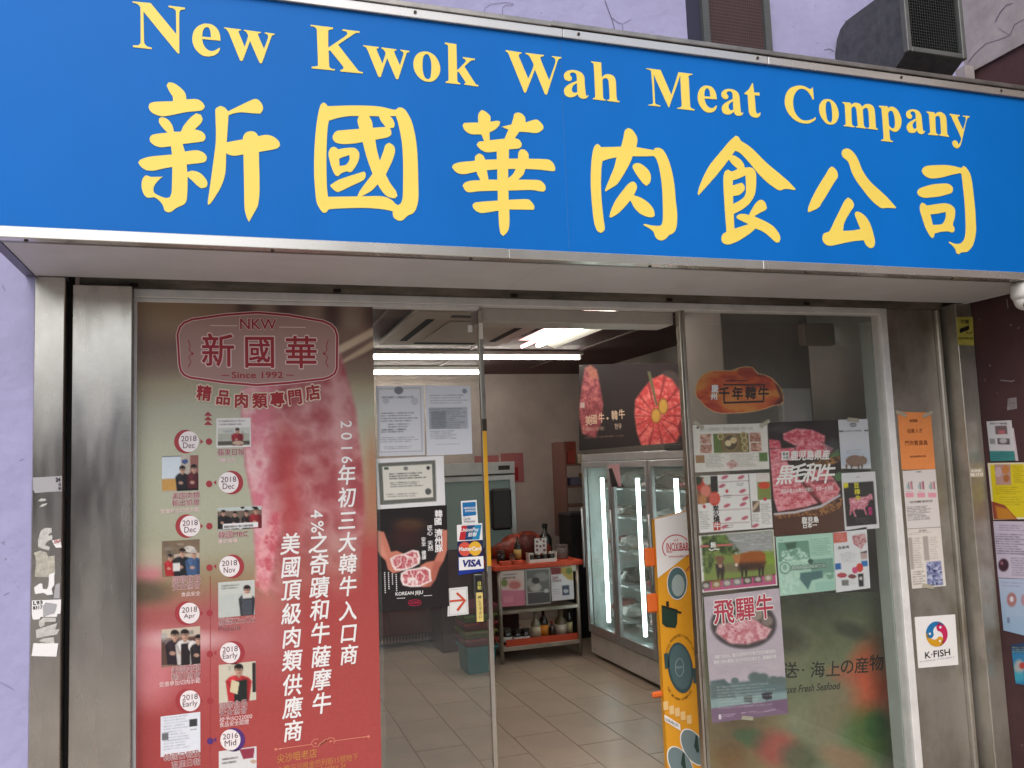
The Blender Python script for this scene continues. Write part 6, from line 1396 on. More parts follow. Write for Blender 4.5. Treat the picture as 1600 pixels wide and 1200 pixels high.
# ================================================================== torn stickers on the left pilaster
LP = ('y', WALLY - 0.0068)
def tz(x, y): return (30 + x / 7.06, 730 + y / 7.06)
def uz(x, y): return (30 + x / 8, 890 + y / 8)
WORN = mat('worn_paper', S(206, 204, 196), 0.8, var=0.25, vscale=60)
GREYP = mat('grey_backing', S(176, 174, 176), 0.6, var=0.06)
def scrap(label, pts, m=WORN, k=0):
    return tag(MB().prism([W(x, y, off(LP, k)) for x, y in pts], (0, 1, 0), 0.0003).build('sticker_scrap', m), label, 'sticker', 'torn stickers on the left pilaster')
o = tag(MB().prism([W(x, y, LP) for x, y in [tz(*p) for p in ((150, 115), (470, 97), (472, 265), (300, 275), (175, 285), (155, 250))]], (0, 1, 0), 0.0004).build('advert_sticker', GREYP), 'blank silver grey sticker with black characters at its right edge, topmost on the left pilaster', 'sticker', 'torn stickers on the left pilaster')
b = MB(); text(b, '24', *tz(402, 138), tz(456, 0)[0], 6.5, LP, 2, 0.05, sl=-0.05); vtext(b, '安裝', *tz(446, 192), *tz(447, 236), 5, LP, 2, 0.01); b.build('lettering', INKK, o)
scrap('small fleck of torn white paper just below the silver sticker', [tz(*p) for p in ((205, 372), (240, 345), (300, 350), (290, 370), (240, 378))])
scrap('thin slanting fleck of torn paper on the left pilaster', [tz(*p) for p in ((220, 440), (250, 410), (312, 395), (300, 412), (262, 435))])
scrap('ragged white paper patch with a bite out of it on the left pilaster', [tz(*p) for p in ((240, 700), (285, 670), (355, 672), (360, 720), (320, 740), (330, 760), (300, 800), (265, 812), (270, 790), (210, 800), (225, 740))])
scrap('flaking strip of white paper beside the red label', [tz(*p) for p in ((205, 800), (300, 790), (345, 745), (365, 755), (365, 800), (320, 810), (285, 860), (340, 880), (330, 915), (270, 905), (210, 880))], k=1)
o = scrap('small torn label with red lettering on the left pilaster', [tz(*p) for p in ((362, 808), (455, 790), (466, 885), (405, 888), (380, 850))], INKW)
b = MB(); text(b, 'SALE', *tz(385, 815), tz(455, 0)[0], 4, LP, 2, 0.03, sl=-0.1); pline(b, [tz(380, 840), tz(440, 828)], 0.9, LP, 2); b.build('red_lettering', INKR, o)
scrap('large worn beige paper rectangle in the middle of the left pilaster', [tz(*p) for p in ((160, 945), (230, 920), (300, 940), (320, 985), (390, 975), (398, 1180), (330, 1215), (170, 1210), (185, 1080), (180, 985))], mat('worn_beige_paper', S(190, 186, 170), 0.85, var=0.3, vscale=50), k=1)
scrap('bright white torn patch with a hole, under the beige rectangle', [uz(*p) for p in ((185, 225), (260, 170), (290, 180), (295, 240), (345, 245), (365, 205), (375, 60), (440, 35), (438, 190), (405, 240), (420, 310), (350, 320), (305, 290), (200, 305))], INKW, k=2)
scrap('grey leftover glue paper strip at the right of the white patch', [uz(*p) for p in ((450, 190), (508, 165), (505, 360), (430, 360), (440, 280))], GREYP)
o = tag(MB().prism([W(x, y, off(LP, 2)) for x, y in [uz(*p) for p in ((160, 385), (300, 380), (480, 375), (525, 372), (515, 550), (478, 552), (470, 590), (265, 590), (255, 620), (170, 625), (158, 560))]], (0, 1, 0), 0.0004).build('phone_sticker', INKW), 'white sticker with black phone digits torn across its middle', 'sticker', 'torn stickers on the left pilaster')
b = MB(); text(b, 'L93', *uz(175, 418), uz(290, 0)[0], 6, LP, 4, 0.02); text(b, '8317', *uz(170, 478), uz(290, 0)[0], 5.5, LP, 4, 0.02); b.build('lettering', INKK, o)
b = MB(); ppoly(b, [uz(295, 460), uz(330, 410), uz(470, 430), uz(440, 540), uz(300, 585)], LP, 4); b.build('torn_area', GREYP, o)
scrap('curled white scrap below the phone digits sticker', [uz(*p) for p in ((250, 640), (300, 600), (460, 600), (460, 650), (320, 655), (318, 695), (265, 725), (245, 690))], WORN, 1)
scrap('slanted white scrap with a pointed right end on the left pilaster', [uz(*p) for p in ((205, 755), (340, 710), (475, 670), (450, 750), (505, 745), (470, 810), (215, 858))], WORN, 2)
scrap('crumpled scrap between the slanted scrap and the lowest card', [uz(*p) for p in ((240, 895), (300, 860), (435, 845), (440, 925), (330, 915))], WORN, 1)
o = tag(MB().prism([W(x, y, off(LP, 3)) for x, y in [uz(*p) for p in ((178, 920), (488, 922), (465, 1088), (155, 1080))]], (0, 1, 0), 0.0004).build('advert_sticker', INKW), 'clean white card sticker, lowest on the left pilaster', 'sticker', 'torn stickers on the left pilaster')
# ================================================================== inside the shop
TILE = mat('floor_tile', S(178, 162, 144), 0.36, var=0.14, vscale=2.6, bump=0.03, bscale=60)
fl = struct(MB().box(-0.6, 0.12, -0.1, 3.72, 5.4, -0.004).build('shop_floor', mat('tile_grout', S(152, 136, 120), 0.8)))
tm = None
TW, TL = 0.30, 0.60
for i in range(14):
    for j in range(10):
        x = -0.5 + i * TW; y = 0.13 + j * TL - (TL / 2 if i % 2 else 0)
        if y + TL > 5.4 or y < 0.1 or x + TW > 3.7:
            continue
        if tm is None:
            t = MB().box(-TW / 2 + .0025, -TL / 2 + .0025, -0.006, TW / 2 - .0025, TL / 2 - .0025, 0.0, bevel=0.0015).build('floor_tile', TILE, fl)
            tm = t.data
        else:
            t = link('floor_tile', tm, fl)
        t.location = (x + TW / 2, y + TL / 2, random.uniform(-0.0006, 0.0006))
RW = mat('dim_pink_wall', S(190, 176, 168), 0.8, var=0.15, vscale=3)
struct(MB().box(-0.7, 5.3, -0.1, 3.8, 5.4, 2.7).build('wall_back', RW))
struct(MB().box(-0.7, 0.3, -0.1, -0.6, 5.3, 2.7).build('wall_left', RW))
struct(MB().box(3.7, 0.26, -0.1, 3.8, 5.3, 2.7).build('wall_right', mat('grey_wall', S(150, 146, 138), 0.8, var=0.1)))
cl = struct(MB().box(-0.7, 0.06, 2.62, 3.8, 5.3, 2.7).build('ceiling', mat('ceiling_maroon', S(92, 62, 60), 0.7, var=0.15, vscale=2)))
for y in (0.35, 0.95):
    pass
for i, x in enumerate((-0.1, 0.9, 1.9, 2.9)):
    MB().box(x, 0.2, 2.612, x + 0.02, 4.7, 2.62).build('ceiling_batten', mat('ceiling_strip', S(120, 96, 90), 0.6), cl)
# lights: battens with real tubes
TUBE = mat('tube_glow', S(255, 255, 252), 0.5, emit=(1.0, 0.95, 0.86, 1), estr=21)
PINK = mat('pink_tube_glow', S(255, 160, 160), 0.5, emit=(1.0, 0.35, 0.4, 1), estr=5)
WHITEP = mat('white_enamel', S(226, 224, 216), 0.35)
def batten(label, x0, x1, y, z=2.58):
    o = thing('ceiling_light', label, 'lamp', 'fluorescent ceiling lamps')
    MB().box(x0, y - 0.05, z, x1, y + 0.05, z + 0.035, bevel=0.006).build('housing', WHITEP, o)
    MB().tube((x0 + 0.03, y, z - 0.02), (x1 - 0.03, y, z - 0.02), 0.015, 12).build('tube', TUBE, o, True)
    for x in (x0 + 0.01, x1 - 0.03):
        MB().box(x, y - 0.018, z - 0.038, x + 0.02, y + 0.018, z + 0.004, bevel=0.003).build('lamp_holder', WHITEP, o)
batten('long fluorescent batten running across the shop, front one of two', 0.7, 2.96, 3.47)
batten('long fluorescent batten across the back of the shop, lower in view', 0.6, 2.36, 4.60)
o = thing('ceiling_light', 'twin tube fluorescent lamp with angled white reflector and one pink tube', 'lamp', 'fluorescent ceiling lamps')
lx, y0, y1, z = 2.22, 1.35, 2.75, 2.56
MB().add([(lx - .10, y0, z + .04), (lx + .03, y0, z + .04), (lx + .20, y0, z - .02), (lx + .20, y1, z - .02), (lx + .03, y1, z + .04), (lx - .10, y1, z + .04), (lx + .19, y0, z + .05), (lx + .19, y1, z + .05)], [(0, 1, 4, 5), (1, 2, 3, 4), (2, 6, 7, 3)]).build('reflector', WHITEP, o)
MB().tube((lx + .06, y0 + .03, z), (lx + .06, y1, z), 0.016, 12).build('tube', TUBE, o, True)
MB().tube((lx - .05, y0 + .03, z), (lx - .05, y1 + .06, z), 0.013, 12).build('pink_tube', PINK, o, True)
# ceiling cassette
ACW = mat('aircon_plastic', S(186, 176, 164), 0.5, var=0.08)
o = thing('ceiling_air_conditioner', 'beige ceiling cassette air conditioner with dark slots', 'air conditioner')
ax0, ax1, ay0, ay1 = 1.05, 2.02, 1.5, 2.9
MB().box(ax0, ay0, 2.575, ax1, ay1, 2.615, bevel=0.012).build('panel', ACW, o)
MB().box(ax0 + .28, ay0 + .28, 2.562, ax1 - .28, ay1 - .28, 2.574, bevel=0.006).build('grille', ACW, o)
for q in ((ax0 + .12, ay0 + .25, ax0 + .17, ay1 - .25), (ax1 - .17, ay0 + .25, ax1 - .12, ay1 - .25), (ax0 + .25, ay0 + .1, ax1 - .25, ay0 + .16), (ax0 + .25, ay1 - .16, ax1 - .25, ay1 - .1)):
    MB().box(q[0], q[1], 2.570, q[2], q[3], 2.5745).build('air_slot', DARK, o)
# dark ducting seen at the top of the left glass
o = tag(MB().box(0.55, 1.2, 2.42, 0.62, 2.0, 2.62, bevel=0.01).box(0.66, 1.2, 2.46, 0.70, 2.0, 2.62, bevel=0.01).build('cable_trunking', mat('black_trunking', S(44, 38, 40), 0.5)), 'black cable trunking under the ceiling left of the door', 'trunking')

# ---- upright display fridges along the right
FXF = 2.88
ALU = mat('fridge_aluminium', S(186, 188, 188), 0.38, 0.6, var=0.12, vscale=8)
FIN = mat('fridge_liner', S(196, 208, 206), 0.5)
COOL = mat('fridge_tube_glow', S(240, 255, 255), 0.5, emit=(0.85, 1.0, 0.98, 1), estr=6.5)
FG = glass_mat('fridge_glass', (0.95, 0.98, 0.98, 1), 1.6, haze=0.2)
fr_ = thing('display_fridge', 'three door glass fronted display fridge along the right side', 'fridge')
ya, yb = 1.55, 3.37; zt = 1.70
MB().box(FXF + 0.62, ya, 0.0, FXF + 0.66, yb, zt).box(FXF + .03, ya, zt - .04, FXF + .62, yb, zt).box(FXF + .03, ya, 0.2, FXF + .62, yb, .24).box(FXF + .03, yb - .03, .24, FXF + .62, yb, zt - .04).box(FXF + .03, ya, .24, FXF + .62, ya + .03, zt - .04).build('liner', FIN, fr_)
MB().box(FXF, ya, 0.03, FXF + .6, yb, 0.2, bevel=0.006).build('plinth', mat('plinth_white', S(206, 202, 196), 0.4, var=0.15), fr_)
box('header_rail', ALU, fr_, FXF - .012, ya, 1.64, FXF + .03, yb, zt, bevel=0.004)
MB().box(FXF - .02, ya + .02, 1.70, FXF + .03, ya + .32, 1.735, bevel=0.003).build('thermostat', INKK, fr_)
DV = [yb, 2.79, 2.14, ya]
for i in range(3):
    y1_, y0_ = DV[i] - .006, DV[i + 1] + .006
    d = MB()
    d.box(FXF - .02, y0_, .21, FXF + .012, y0_ + .045, 1.635, .004).box(FXF - .02, y1_ - .045, .21, FXF + .012, y1_, 1.635, .004).box(FXF - .019, y0_ + .045, 1.585, FXF + .012, y1_ - .045, 1.635, .004).box(FXF - .019, y0_ + .045, .21, FXF + .012, y1_ - .045, .28, .004)
    dd = d.build('door', ALU, fr_)
    box('glass_pane', FG, dd, FXF - .008, y0_ + .045, .28, FXF - .002, y1_ - .045, 1.585)
    MB().tube((FXF - .045, y1_ - .03, .75), (FXF - .045, y1_ - .03, 1.25), .010, 8).build('handle', ALU, dd, True)
    MB().tube((FXF + .05, y0_ + .30, .32), (FXF + .05, y0_ + .30, 1.5), .016, 10).build('lamp_tube', COOL, fr_, True)
    for z in (0.34, 0.62, 0.90, 1.17, 1.40):
        MB().box(FXF + .12, y0_ + .05, z, FXF + .6, y1_ - .05, z + .012).build('shelf', mat('wire_shelf', S(200, 204, 204), 0.4, 0.5), fr_)
PACK = mat('vacuum_pack', S(170, 150, 146), 0.2, var=0.55, vscale=14, coat=0.6)
PACK3 = mat('red_meat_pack', S(140, 60, 60), 0.2, var=0.5, vscale=20, coat=0.6)
PACK4 = mat('dark_tray_pack', S(70, 62, 66), 0.25, var=0.4, vscale=16, coat=0.5)
PACK2 = mat('pale_pack', S(206, 206, 200), 0.25, var=0.3, vscale=18, coat=0.6)
kk = 0
for i in range(3):
    for z in (0.352, 0.632, 0.912, 1.182, 1.412):
        for s_ in range(2):
            yc = DV[i + 1] + 0.2 + s_ * 0.22 + random.uniform(-.03, .03)
            if kk % 7 == 3: kk += 1; continue
            kk += 1
            pk_ = (kk * 5) % 4; hh = random.uniform(.035, .065); ob = MB().blob((FXF + .27, yc, z + hh + .003), (.13, random.uniform(.075, .11), hh), kk, 0.2, 12, 20).build('food_pack', (PACK, PACK2, PACK3, PACK4)[pk_], None, True)
            if kk % 2: MB().slab([(FXF + .13, yc - .04, z + hh * .7), (FXF + .13, yc + .035, z + hh * .7), (FXF + .16, yc + .035, z + hh * 1.75), (FXF + .16, yc - .04, z + hh * 1.75)], (1, 0, 0), .02).build('price_label', PAPER, ob)
            tag(ob, '%s wrapped frozen pack, %s shelf, %s side of the %s display fridge door' % (('pinkish', 'pale', 'red', 'dark')[pk_], {0.352: 'lowest', 0.632: 'second', 0.912: 'third', 1.182: 'fourth', 1.412: 'top'}[z], ('near', 'far')[s_], ('farthest', 'middle', 'nearest')[i]), 'food pack', 'frozen packs in the display fridge')
# beef board above the fridge
HP = ('x', FXF - 0.012)
def gz2(x, y): return (895 + x / 4, 560 + y / 4)
q = [(905, 570), (1073, 566), (1073, 690), (905, 704)]
o = sheet('beef_board', 'dark board with a fan of sliced beef and lemon above the display fridge', 'board', q, HP, INKK, th=0.01)
c = Canvas(q, HP, 1.3, (30, 20, 22))
c.meat(c.pmask([gz2(60, 150), gz2(75, 60), gz2(110, 40), gz2(150, 70), gz2(165, 140), gz2(190, 280), gz2(180, 400), gz2(140, 500), gz2(60, 470), gz2(35, 330)], 3), (132, 52, 62), (206, 120, 120), sc=6, amt=0.35); c.poly([gz2(75, 60), gz2(110, 42), gz2(150, 70), gz2(160, 130), gz2(110, 120)], (196, 130, 100), 0.7, soft=4); c.rect(*gz2(48, 275), *gz2(75, 310), (206, 190, 186)); c.ell(*gz2(600, 170), 20, 24, (96, 88, 86), 0.6, soft=0.2)
fan = c.pmask([gz2(390, 260), gz2(440, 190), gz2(490, 130), gz2(560, 100), gz2(620, 130), gz2(680, 220), gz2(700, 330), gz2(680, 450), gz2(640, 540), gz2(430, 548), gz2(400, 460), gz2(385, 350)], 3)
c.meat(fan, (196, 62, 62), (232, 132, 126), sc=5, amt=0.35)
ang = np.arctan2(c.Y - gz2(0, 360)[1], c.X - gz2(520, 0)[0]); c.put(fan * np.clip((np.cos(ang * 14) - 0.75) * 6, 0, 1), (130, 32, 40), 0.7)
for x, y, rx, ry in ((520, 358, 7.5, 11.5), (565, 300, 7.5, 12.5)): c.ell(*gz2(x, y), rx, ry, (150, 116, 40)); c.ell(*gz2(x, y), rx * .82, ry * .84, (206, 166, 70))
c.poly([gz2(465, 80), gz2(485, 80), gz2(530, 290), gz2(520, 300)], (96, 104, 70)); c.lines(*gz2(80, 425), *gz2(215, 455), 1, (200, 176, 160), fill=0.9, sl=-0.03); c.lines(*gz2(70, 485), *gz2(350, 505), 1, (150, 110, 100), sl=-0.05); c.ell(*gz2(690, 435), 8, 14, (120, 30, 36)); c.grain(5, 2); c.build('printed_picture', o, print_mat('matte_print', 0.85))
b = MB()
for ch, x, y in (('美', 96, 390), ('國', 132, 382), ('牛', 178, 374), ('韓', 260, 358), ('牛', 305, 350)): glyph(b, ch, *gz2(x, y), 9.5, 15, HP, 3, 0.02, sl=-0.05)
pell(b, *gz2(217, 375), 1.6, 2, HP, 3, 8); b.build('lettering', mat('board_cream', S(230, 206, 176), 0.5), o); b = MB(); text(b, '한우', *gz2(262, 425), gz2(305, 0)[0], 9, HP, 3, 0.01); b.build('lettering', mat('board_cream', S(230, 206, 176), 0.5), o)
o = sheet('door_flyer', 'small folded pink and black flyer clipped to the display fridge door', 'flyer', [gz2(222, 665), gz2(290, 660), gz2(303, 800), gz2(240, 805)], ('x', FXF - 0.07), mat('flyer_pink', S(206, 160, 164), 0.6)); b = MB(); ppoly(b, [gz2(224, 690), gz2(245, 685), gz2(285, 800), gz2(242, 803)], ('x', FXF - 0.07), 2); b.build('dark_panel', INKK, o)

# ---- back-left fridge and counter
bf = thing('display_fridge', 'smaller glass door fridge against the back wall behind the glass door', 'fridge')
by = 4.05
bx0, bx1 = W(722, 760, ('y', by)).x - 0.22, W(805, 760, ('y', by)).x
BZ = W(770, 722, ('y', by)).z
MB().box(bx0, by + .03, 0.0, bx1, by + .6, BZ, bevel=.01).build('cabinet', mat('fridge_cabinet_brown', S(84, 58, 54), 0.5), bf)
MB().box(bx0, by, 0.9, bx0 + .05, by + .03, BZ - .12, .004).box(bx1 - .05, by, .9, bx1, by + .03, BZ - .12, .004).box(bx0 + .05, by + .001, BZ - .17, bx1 - .05, by + .03, BZ - .12, .004).box(bx0, by - .01, BZ - .11, bx1, by + .03, BZ, .004).build('door_frame', ALU, bf)
box('lit_interior', mat('mint_interior', S(84, 96, 90), 0.6, emit=(0.6, 0.8, 0.72, 1), estr=0.04), bf, bx0 + .05, by + .02, .9, bx1 - .05, by + .029, BZ - .17)
box('badge', INKK, bf, bx1 - .16, by - .014, BZ - .075, bx1 - .05, by - .0105, BZ - .035)
o = tag(MB().box(*W(765, 763, ('y', 3.98)).xyz[:1], 3.93, W(780, 828, ('y', 3.98)).z, W(797, 763, ('y', 3.98)).x, 4.0, W(780, 763, ('y', 3.98)).z, bevel=.02).build('speaker_box', INKK), 'black box hanging in front of the back fridge', 'speaker')
cn = thing('counter', 'dark red panelled counter low along the back left', 'counter')
REDP = mat('oxblood_panel', S(104, 40, 36), 0.35, var=0.2, vscale=3)
box('body', REDP, cn, -0.4, 4.5, 0.05, 1.95, 4.74, 0.86)
for i in range(4):
    box('panel', REDP, cn, -0.38 + i * 0.58, 4.48, 0.12, 0.18 + i * 0.58, 4.499, 0.84, bevel=0.004)
box('top', mat('counter_top', S(120, 90, 80), 0.4), cn, -0.42, 4.44, 0.861, 1.98, 4.745, 0.9, bevel=0.004)
gr = MB()
for i in range(26):
    gr.box(0.95 + i * .03, 4.474, 0.06, 0.965 + i * .03, 4.479, 0.11)
gr.build('kick_grille', mat('grille_grey', S(120, 100, 92), 0.5), cn)
# notes on the back wall
BW = ('y', 5.295)
for lab, q in (('dull pink paper with a red square on the back wall, left one', (742, 712, 780, 758)), ('dull pink paper with a red square on the back wall, right one', (783, 708, 818, 754))):
    o = sheet('wall_notice', lab, 'notice', bb(*[v for v in q]), BW, mat('dull_pink_paper', S(170, 100, 100), 0.7)); b = MB(); ppoly(b, bb(q[0] + 10, q[1] + 22, q[2] - 8, q[3] - 3), BW, 2); b.build('red_square', mat('deep_red_ink', S(150, 30, 34), 0.5), o)
q = (868, 690, 900, 718)
o = sheet('wall_notice', 'orange red card high on the back wall near the display fridge', 'notice', bb(*q), BW, mat('rust_card', S(140, 66, 54), 0.7))
o = sheet('wall_notice', 'pale paper hanging low on the back wall above the table', 'notice', bb(858, 790, 876, 824), BW, mat('dim_paper', S(190, 170, 164), 0.7))
sf = thing('wall_shelf', 'wall shelf rack beside the display fridge at the back', 'shelf')
sx0, sx1 = W(880, 740, ('y', 4.5)).x, W(925, 740, ('y', 4.5)).x
for y in (728, 762, 792):
    z = W(890, y, ('y', 4.5)).z
    MB().box(sx0, 4.4, z, sx1, 4.74, z + .02).build('board', mat('shelf_wood', S(120, 84, 74), 0.6), sf)
MB().box(sx0 - .02, 4.4, 0.9, sx0, 4.74, W(890, 690, ('y', 4.5)).z).build('upright', MATS['shelf_wood'], sf)
for i, (dx_, zi, w_, h_, cl_, lb_) in enumerate(((.03, 0, .09, .13, (150, 60, 50), 'red carton on the top board of the back wall shelf'), (.15, 0, .07, .09, (196, 184, 160), 'cream carton on the top board of the back wall shelf'), (.05, 1, .12, .08, (90, 90, 110), 'grey blue carton on the middle board of the back wall shelf'), (.19, 1, .06, .12, (170, 140, 70), 'ochre tin on the middle board of the back wall shelf'))):
    z_ = W(890, (728, 762)[zi], ('y', 4.5)).z + .0205
    tag(MB().box(sx0 + dx_, 4.45, z_, sx0 + dx_ + w_, 4.56, z_ + h_, bevel=.005).build('grocery_carton', mat('carton_%d' % i, S(*cl_), 0.6)), lb_, 'carton', 'groceries on the back wall shelf')
o = tag(MB().box(W(880, 800, ('y', 4.2)).x, 4.05, 0.0, W(912, 800, ('y', 4.2)).x, 4.35, W(890, 800, ('y', 4.2)).z, bevel=.02).build('tall_bin', mat('black_plastic', S(26, 24, 26), 0.5)), 'tall black cabinet in the corner between table and display fridge', 'cabinet')

# ---- steel table with sauces
TY = 3.45
tb = thing('steel_table', 'steel table with orange red top and a lower shelf of sauces', 'table')
tx0, tx1 = 2.09, 2.83
OR = mat('orange_cloth', S(206, 78, 46), 0.6, var=0.12, vscale=10)
box('top', OR, tb, tx0 - .03, TY - .03, .76, tx1 + .04, TY + .5, .80, bevel=.006)
for x in (tx0 + .02, tx1 - .02):
    for y in (TY, TY + .44):
        MB().tube((x, y, 0), (x, y, .76), .017, 12).build('leg', STEEL_D, tb, True)
box('rail', STEEL_D, tb, tx0 + .03, TY - .012, .71, tx1 - .03, TY + .012, .757)
box('middle_shelf', STEEL_D, tb, tx0 + .03, TY - .015, .40, tx1 - .03, TY + .45, .43, bevel=.003)
box('lower_shelf', STEEL_D, tb, tx0 + .03, TY - .015, .10, tx1 - .03, TY + .45, .135, bevel=.003)
TPn = ('y', TY - .02)
def yz(x, y): return (760 + x / 4.288, 780 + y / 4.2857)
q = [yz(94, 485), yz(252, 476), yz(260, 710), yz(104, 722)]
o = sheet('table_flyer', 'pink and white recipe flyer on the table front, left of three', 'flyer', q, TPn, PAPER); c = Canvas(q, TPn, 1.1, (222, 210, 206)); c.put(np.clip((c.Y - yz(0, 605)[1]) / 2, 0, 1), (214, 130, 156)); c.ell(*yz(180, 570), 15, 9, (226, 190, 184), soft=0.3); c.ell(*yz(190, 575), 9, 6, (200, 120, 120), soft=0.4); c.ell(*yz(120, 560), 5, 6, (120, 140, 80), soft=0.5); c.lines(*yz(105, 498), *yz(215, 540), 2, (70, 60, 56), a=0.8); c.rect(*yz(115, 655), *yz(180, 695), (226, 150, 172)); c.build('printed_picture', o)
q = [yz(258, 470), yz(425, 458), yz(432, 695), yz(268, 712)]
o = sheet('table_flyer', 'grey photograph flyer with silver border on the table front, middle of three', 'flyer', q, TPn, mat('silver_border', S(176, 176, 176), 0.4)); c = Canvas(q, TPn, 1.1, (176, 176, 176)); c.poly([yz(268, 478), yz(418, 468), yz(424, 612), yz(275, 622)], (110, 108, 106)); c.ell(*yz(330, 590), 9, 7, (190, 188, 184), soft=0.4); c.ell(*yz(300, 560), 7, 7, (160, 158, 154), soft=0.4); c.ell(*yz(370, 520), 11, 7, (150, 148, 146), soft=0.5); c.ell(*yz(330, 545), 6, 5, (60, 58, 58), soft=0.4); c.poly([yz(276, 628), yz(424, 618), yz(427, 688), yz(279, 704)], (84, 80, 82)); c.rect(*yz(388, 602), *yz(415, 626), (206, 204, 200)); c.build('printed_picture', o)
q = [yz(430, 458), yz(578, 450), yz(588, 668), yz(440, 682)]
o = sheet('table_flyer', 'white flyer headed with a cooked dish on the table front, right of three', 'flyer', q, TPn, PAPER); c = Canvas(q, TPn, 1.1, (222, 218, 222)); c.poly([yz(430, 458), yz(530, 453), yz(500, 500), yz(435, 505)], (120, 40, 44)); c.poly([yz(500, 456), yz(578, 450), yz(582, 545), yz(545, 535), yz(500, 495)], (190, 160, 80), soft=3); c.ell(*yz(555, 480), 5, 5, (110, 130, 60), soft=0.5); c.rect(*yz(508, 578), *yz(556, 645), (70, 74, 100)); c.ell(*yz(532, 615), 4, 3, (190, 190, 196)); c.lines(*yz(445, 600), *yz(498, 640), 3, (170, 166, 176)); c.build('printed_picture', o)
b = MB(); text(b, 'Donki', *yz(442, 525), yz(480, 0)[0], 4.5, TPn, 3, 0.01); text(b, 'Choice', *yz(442, 546), yz(500, 0)[0], 4.5, TPn, 3, 0.01); b.build('lettering', INKR2, o)

def bottle(label, x, y, z, h, r, col, cap, kind='bottle', lab=None):
    o = tag(link('sauce_' + kind, None), label, kind, 'sauces and jars on the table')
    g = mat('bottle_%d_%d_%d' % col, S(*col), 0.12, coat=0.5)
    if kind == 'jar':
        MB().lathe((x, y, z), [(r * .9, 0), (r, .006), (r, h * .72), (r * .82, h * .8)], 16).build('body', g, o, True)
        MB().lathe((x, y, z), [(r * .88, h * .8), (r * .9, h * .82), (r * .9, h), (r * .84, h + .002)], 16).build('lid', mat('cap_%d_%d_%d' % cap, S(*cap), 0.4), o)
    else:
        MB().lathe((x, y, z), [(r * .9, 0), (r, .008), (r, h * .55), (r * .75, h * .66), (r * .36, h * .74), (r * .33, h * .9)], 16).build('body', g, o, True)
        MB().lathe((x, y, z), [(r * .42, h * .9), (r * .42, h), (r * .3, h + .002)], 12).build('cap', mat('cap_%d_%d_%d' % cap, S(*cap), 0.4), o)
    if lab:
        MB().lathe((x, y, z), [(r * 1.012, h * .15), (r * 1.012, h * .48)], 16).build('label_band', mat('labelcol_%d_%d_%d' % lab, S(*lab), 0.6), o, True)
    return o
LS = .1355
tray = tag(link('red_tray', None), 'orange red cardboard tray of sauces on the lower shelf', 'tray')
box('front', OR, tray, tx0 + .06, TY - .008, LS, tx1 - .04, TY - .004, LS + .055)
box('base', OR, tray, tx0 + .06, TY - .0035, LS, tx1 - .04, TY + .3, LS + .004)
LS += .0045
for lab, px, h, r, cl, cp_, kd, lb in (
        ('dark jar with white label, leftmost on the lower shelf', 792, .13, .045, (46, 34, 26), (60, 56, 50), 'jar', (214, 208, 200)), ('small dark jar with white label, second from left on the lower shelf', 808, .11, .04, (50, 38, 28), (50, 46, 40), 'jar', (220, 214, 206)),
        ('small dark jar with white label, third from left on the lower shelf', 821, .11, .04, (48, 36, 28), (50, 46, 40), 'jar', (222, 216, 208)), ('clear tall bottle with cream label on the lower shelf', 838, .25, .042, (150, 140, 120), (120, 110, 100), 'bottle', (214, 200, 170)),
        ('dark soy bottle with red cap and orange label on the lower shelf', 850, .27, .04, (40, 24, 20), (190, 40, 40), 'bottle', (226, 140, 40)), ('squat bottle with red cap between two taller bottles', 863, .15, .03, (60, 40, 30), (200, 50, 40), 'bottle', None),
        ('large amber bottle with pale label on the lower shelf', 877, .25, .052, (110, 92, 66), (90, 84, 74), 'bottle', (206, 196, 176)), ('slim dark bottle with pale label, rightmost on the lower shelf', 891, .27, .026, (30, 30, 26), (40, 40, 40), 'bottle', (206, 196, 150))):
    bottle(lab, W(px, 1000, ('y', TY + .09)).x, TY + .09, LS, h, r, cl, cp_, kd, lb)
TZ = .8
for lab, px, dy_, h, r, cl, cp_, kd, lb in (
        ('slim dark oil bottle at the left of the table top', 809, .12, .24, .032, (34, 32, 24), (190, 60, 30), 'bottle', (196, 160, 90)), ('short brown jar at the far left of the table top', 783, .15, .11, .04, (50, 30, 24), (70, 50, 40), 'jar', None), ('small orange jar beside the oil bottle', 800, .08, .08, .026, (110, 50, 30), (60, 40, 30), 'jar', (160, 80, 50)),
        ('black tall bottle standing behind the white sign on the table', 853, .33, .30, .06, (22, 20, 22), (20, 20, 20), 'bottle', None), ('clear glass jar at the right of the table top', 878, .18, .12, .06, (120, 112, 108), (120, 110, 106), 'jar', None)):
    bottle(lab, W(px, 870, ('y', TY + dy_)).x, TY + dy_, TZ, h, r, cl, cp_, kd, lb)
rk = thing('jar_rack', 'white wire rack of four small jars on the table top', 'rack')
kx0, kx1 = W(825, 870, ('y', TY + .04)).x, W(868, 870, ('y', TY + .04)).x
MB().box(kx0, TY + .01, TZ, kx1, TY + .1, TZ + .008).box(kx0, TY + .01, TZ + .008, kx0 + .006, TY + .1, TZ + .085).box(kx1 - .006, TY + .01, TZ + .008, kx1, TY + .1, TZ + .085).box(kx0 + .006, TY + .01, TZ + .008, kx1 - .006, TY + .014, TZ + .03).build('frame', WHITEP, rk)
for i in range(4):
    bottle(('leftmost', 'second', 'third', 'rightmost')[i] + ' small dark jar in the white rack on the table', kx0 + .035 + i * (kx1 - kx0 - .07) / 3, TY + .055, TZ + .0085, .07, .024, (36, 26, 22), (206, 200, 190), 'jar', None)
q = [yz(322, 263), yz(402, 258), yz(404, 360), yz(324, 364)]
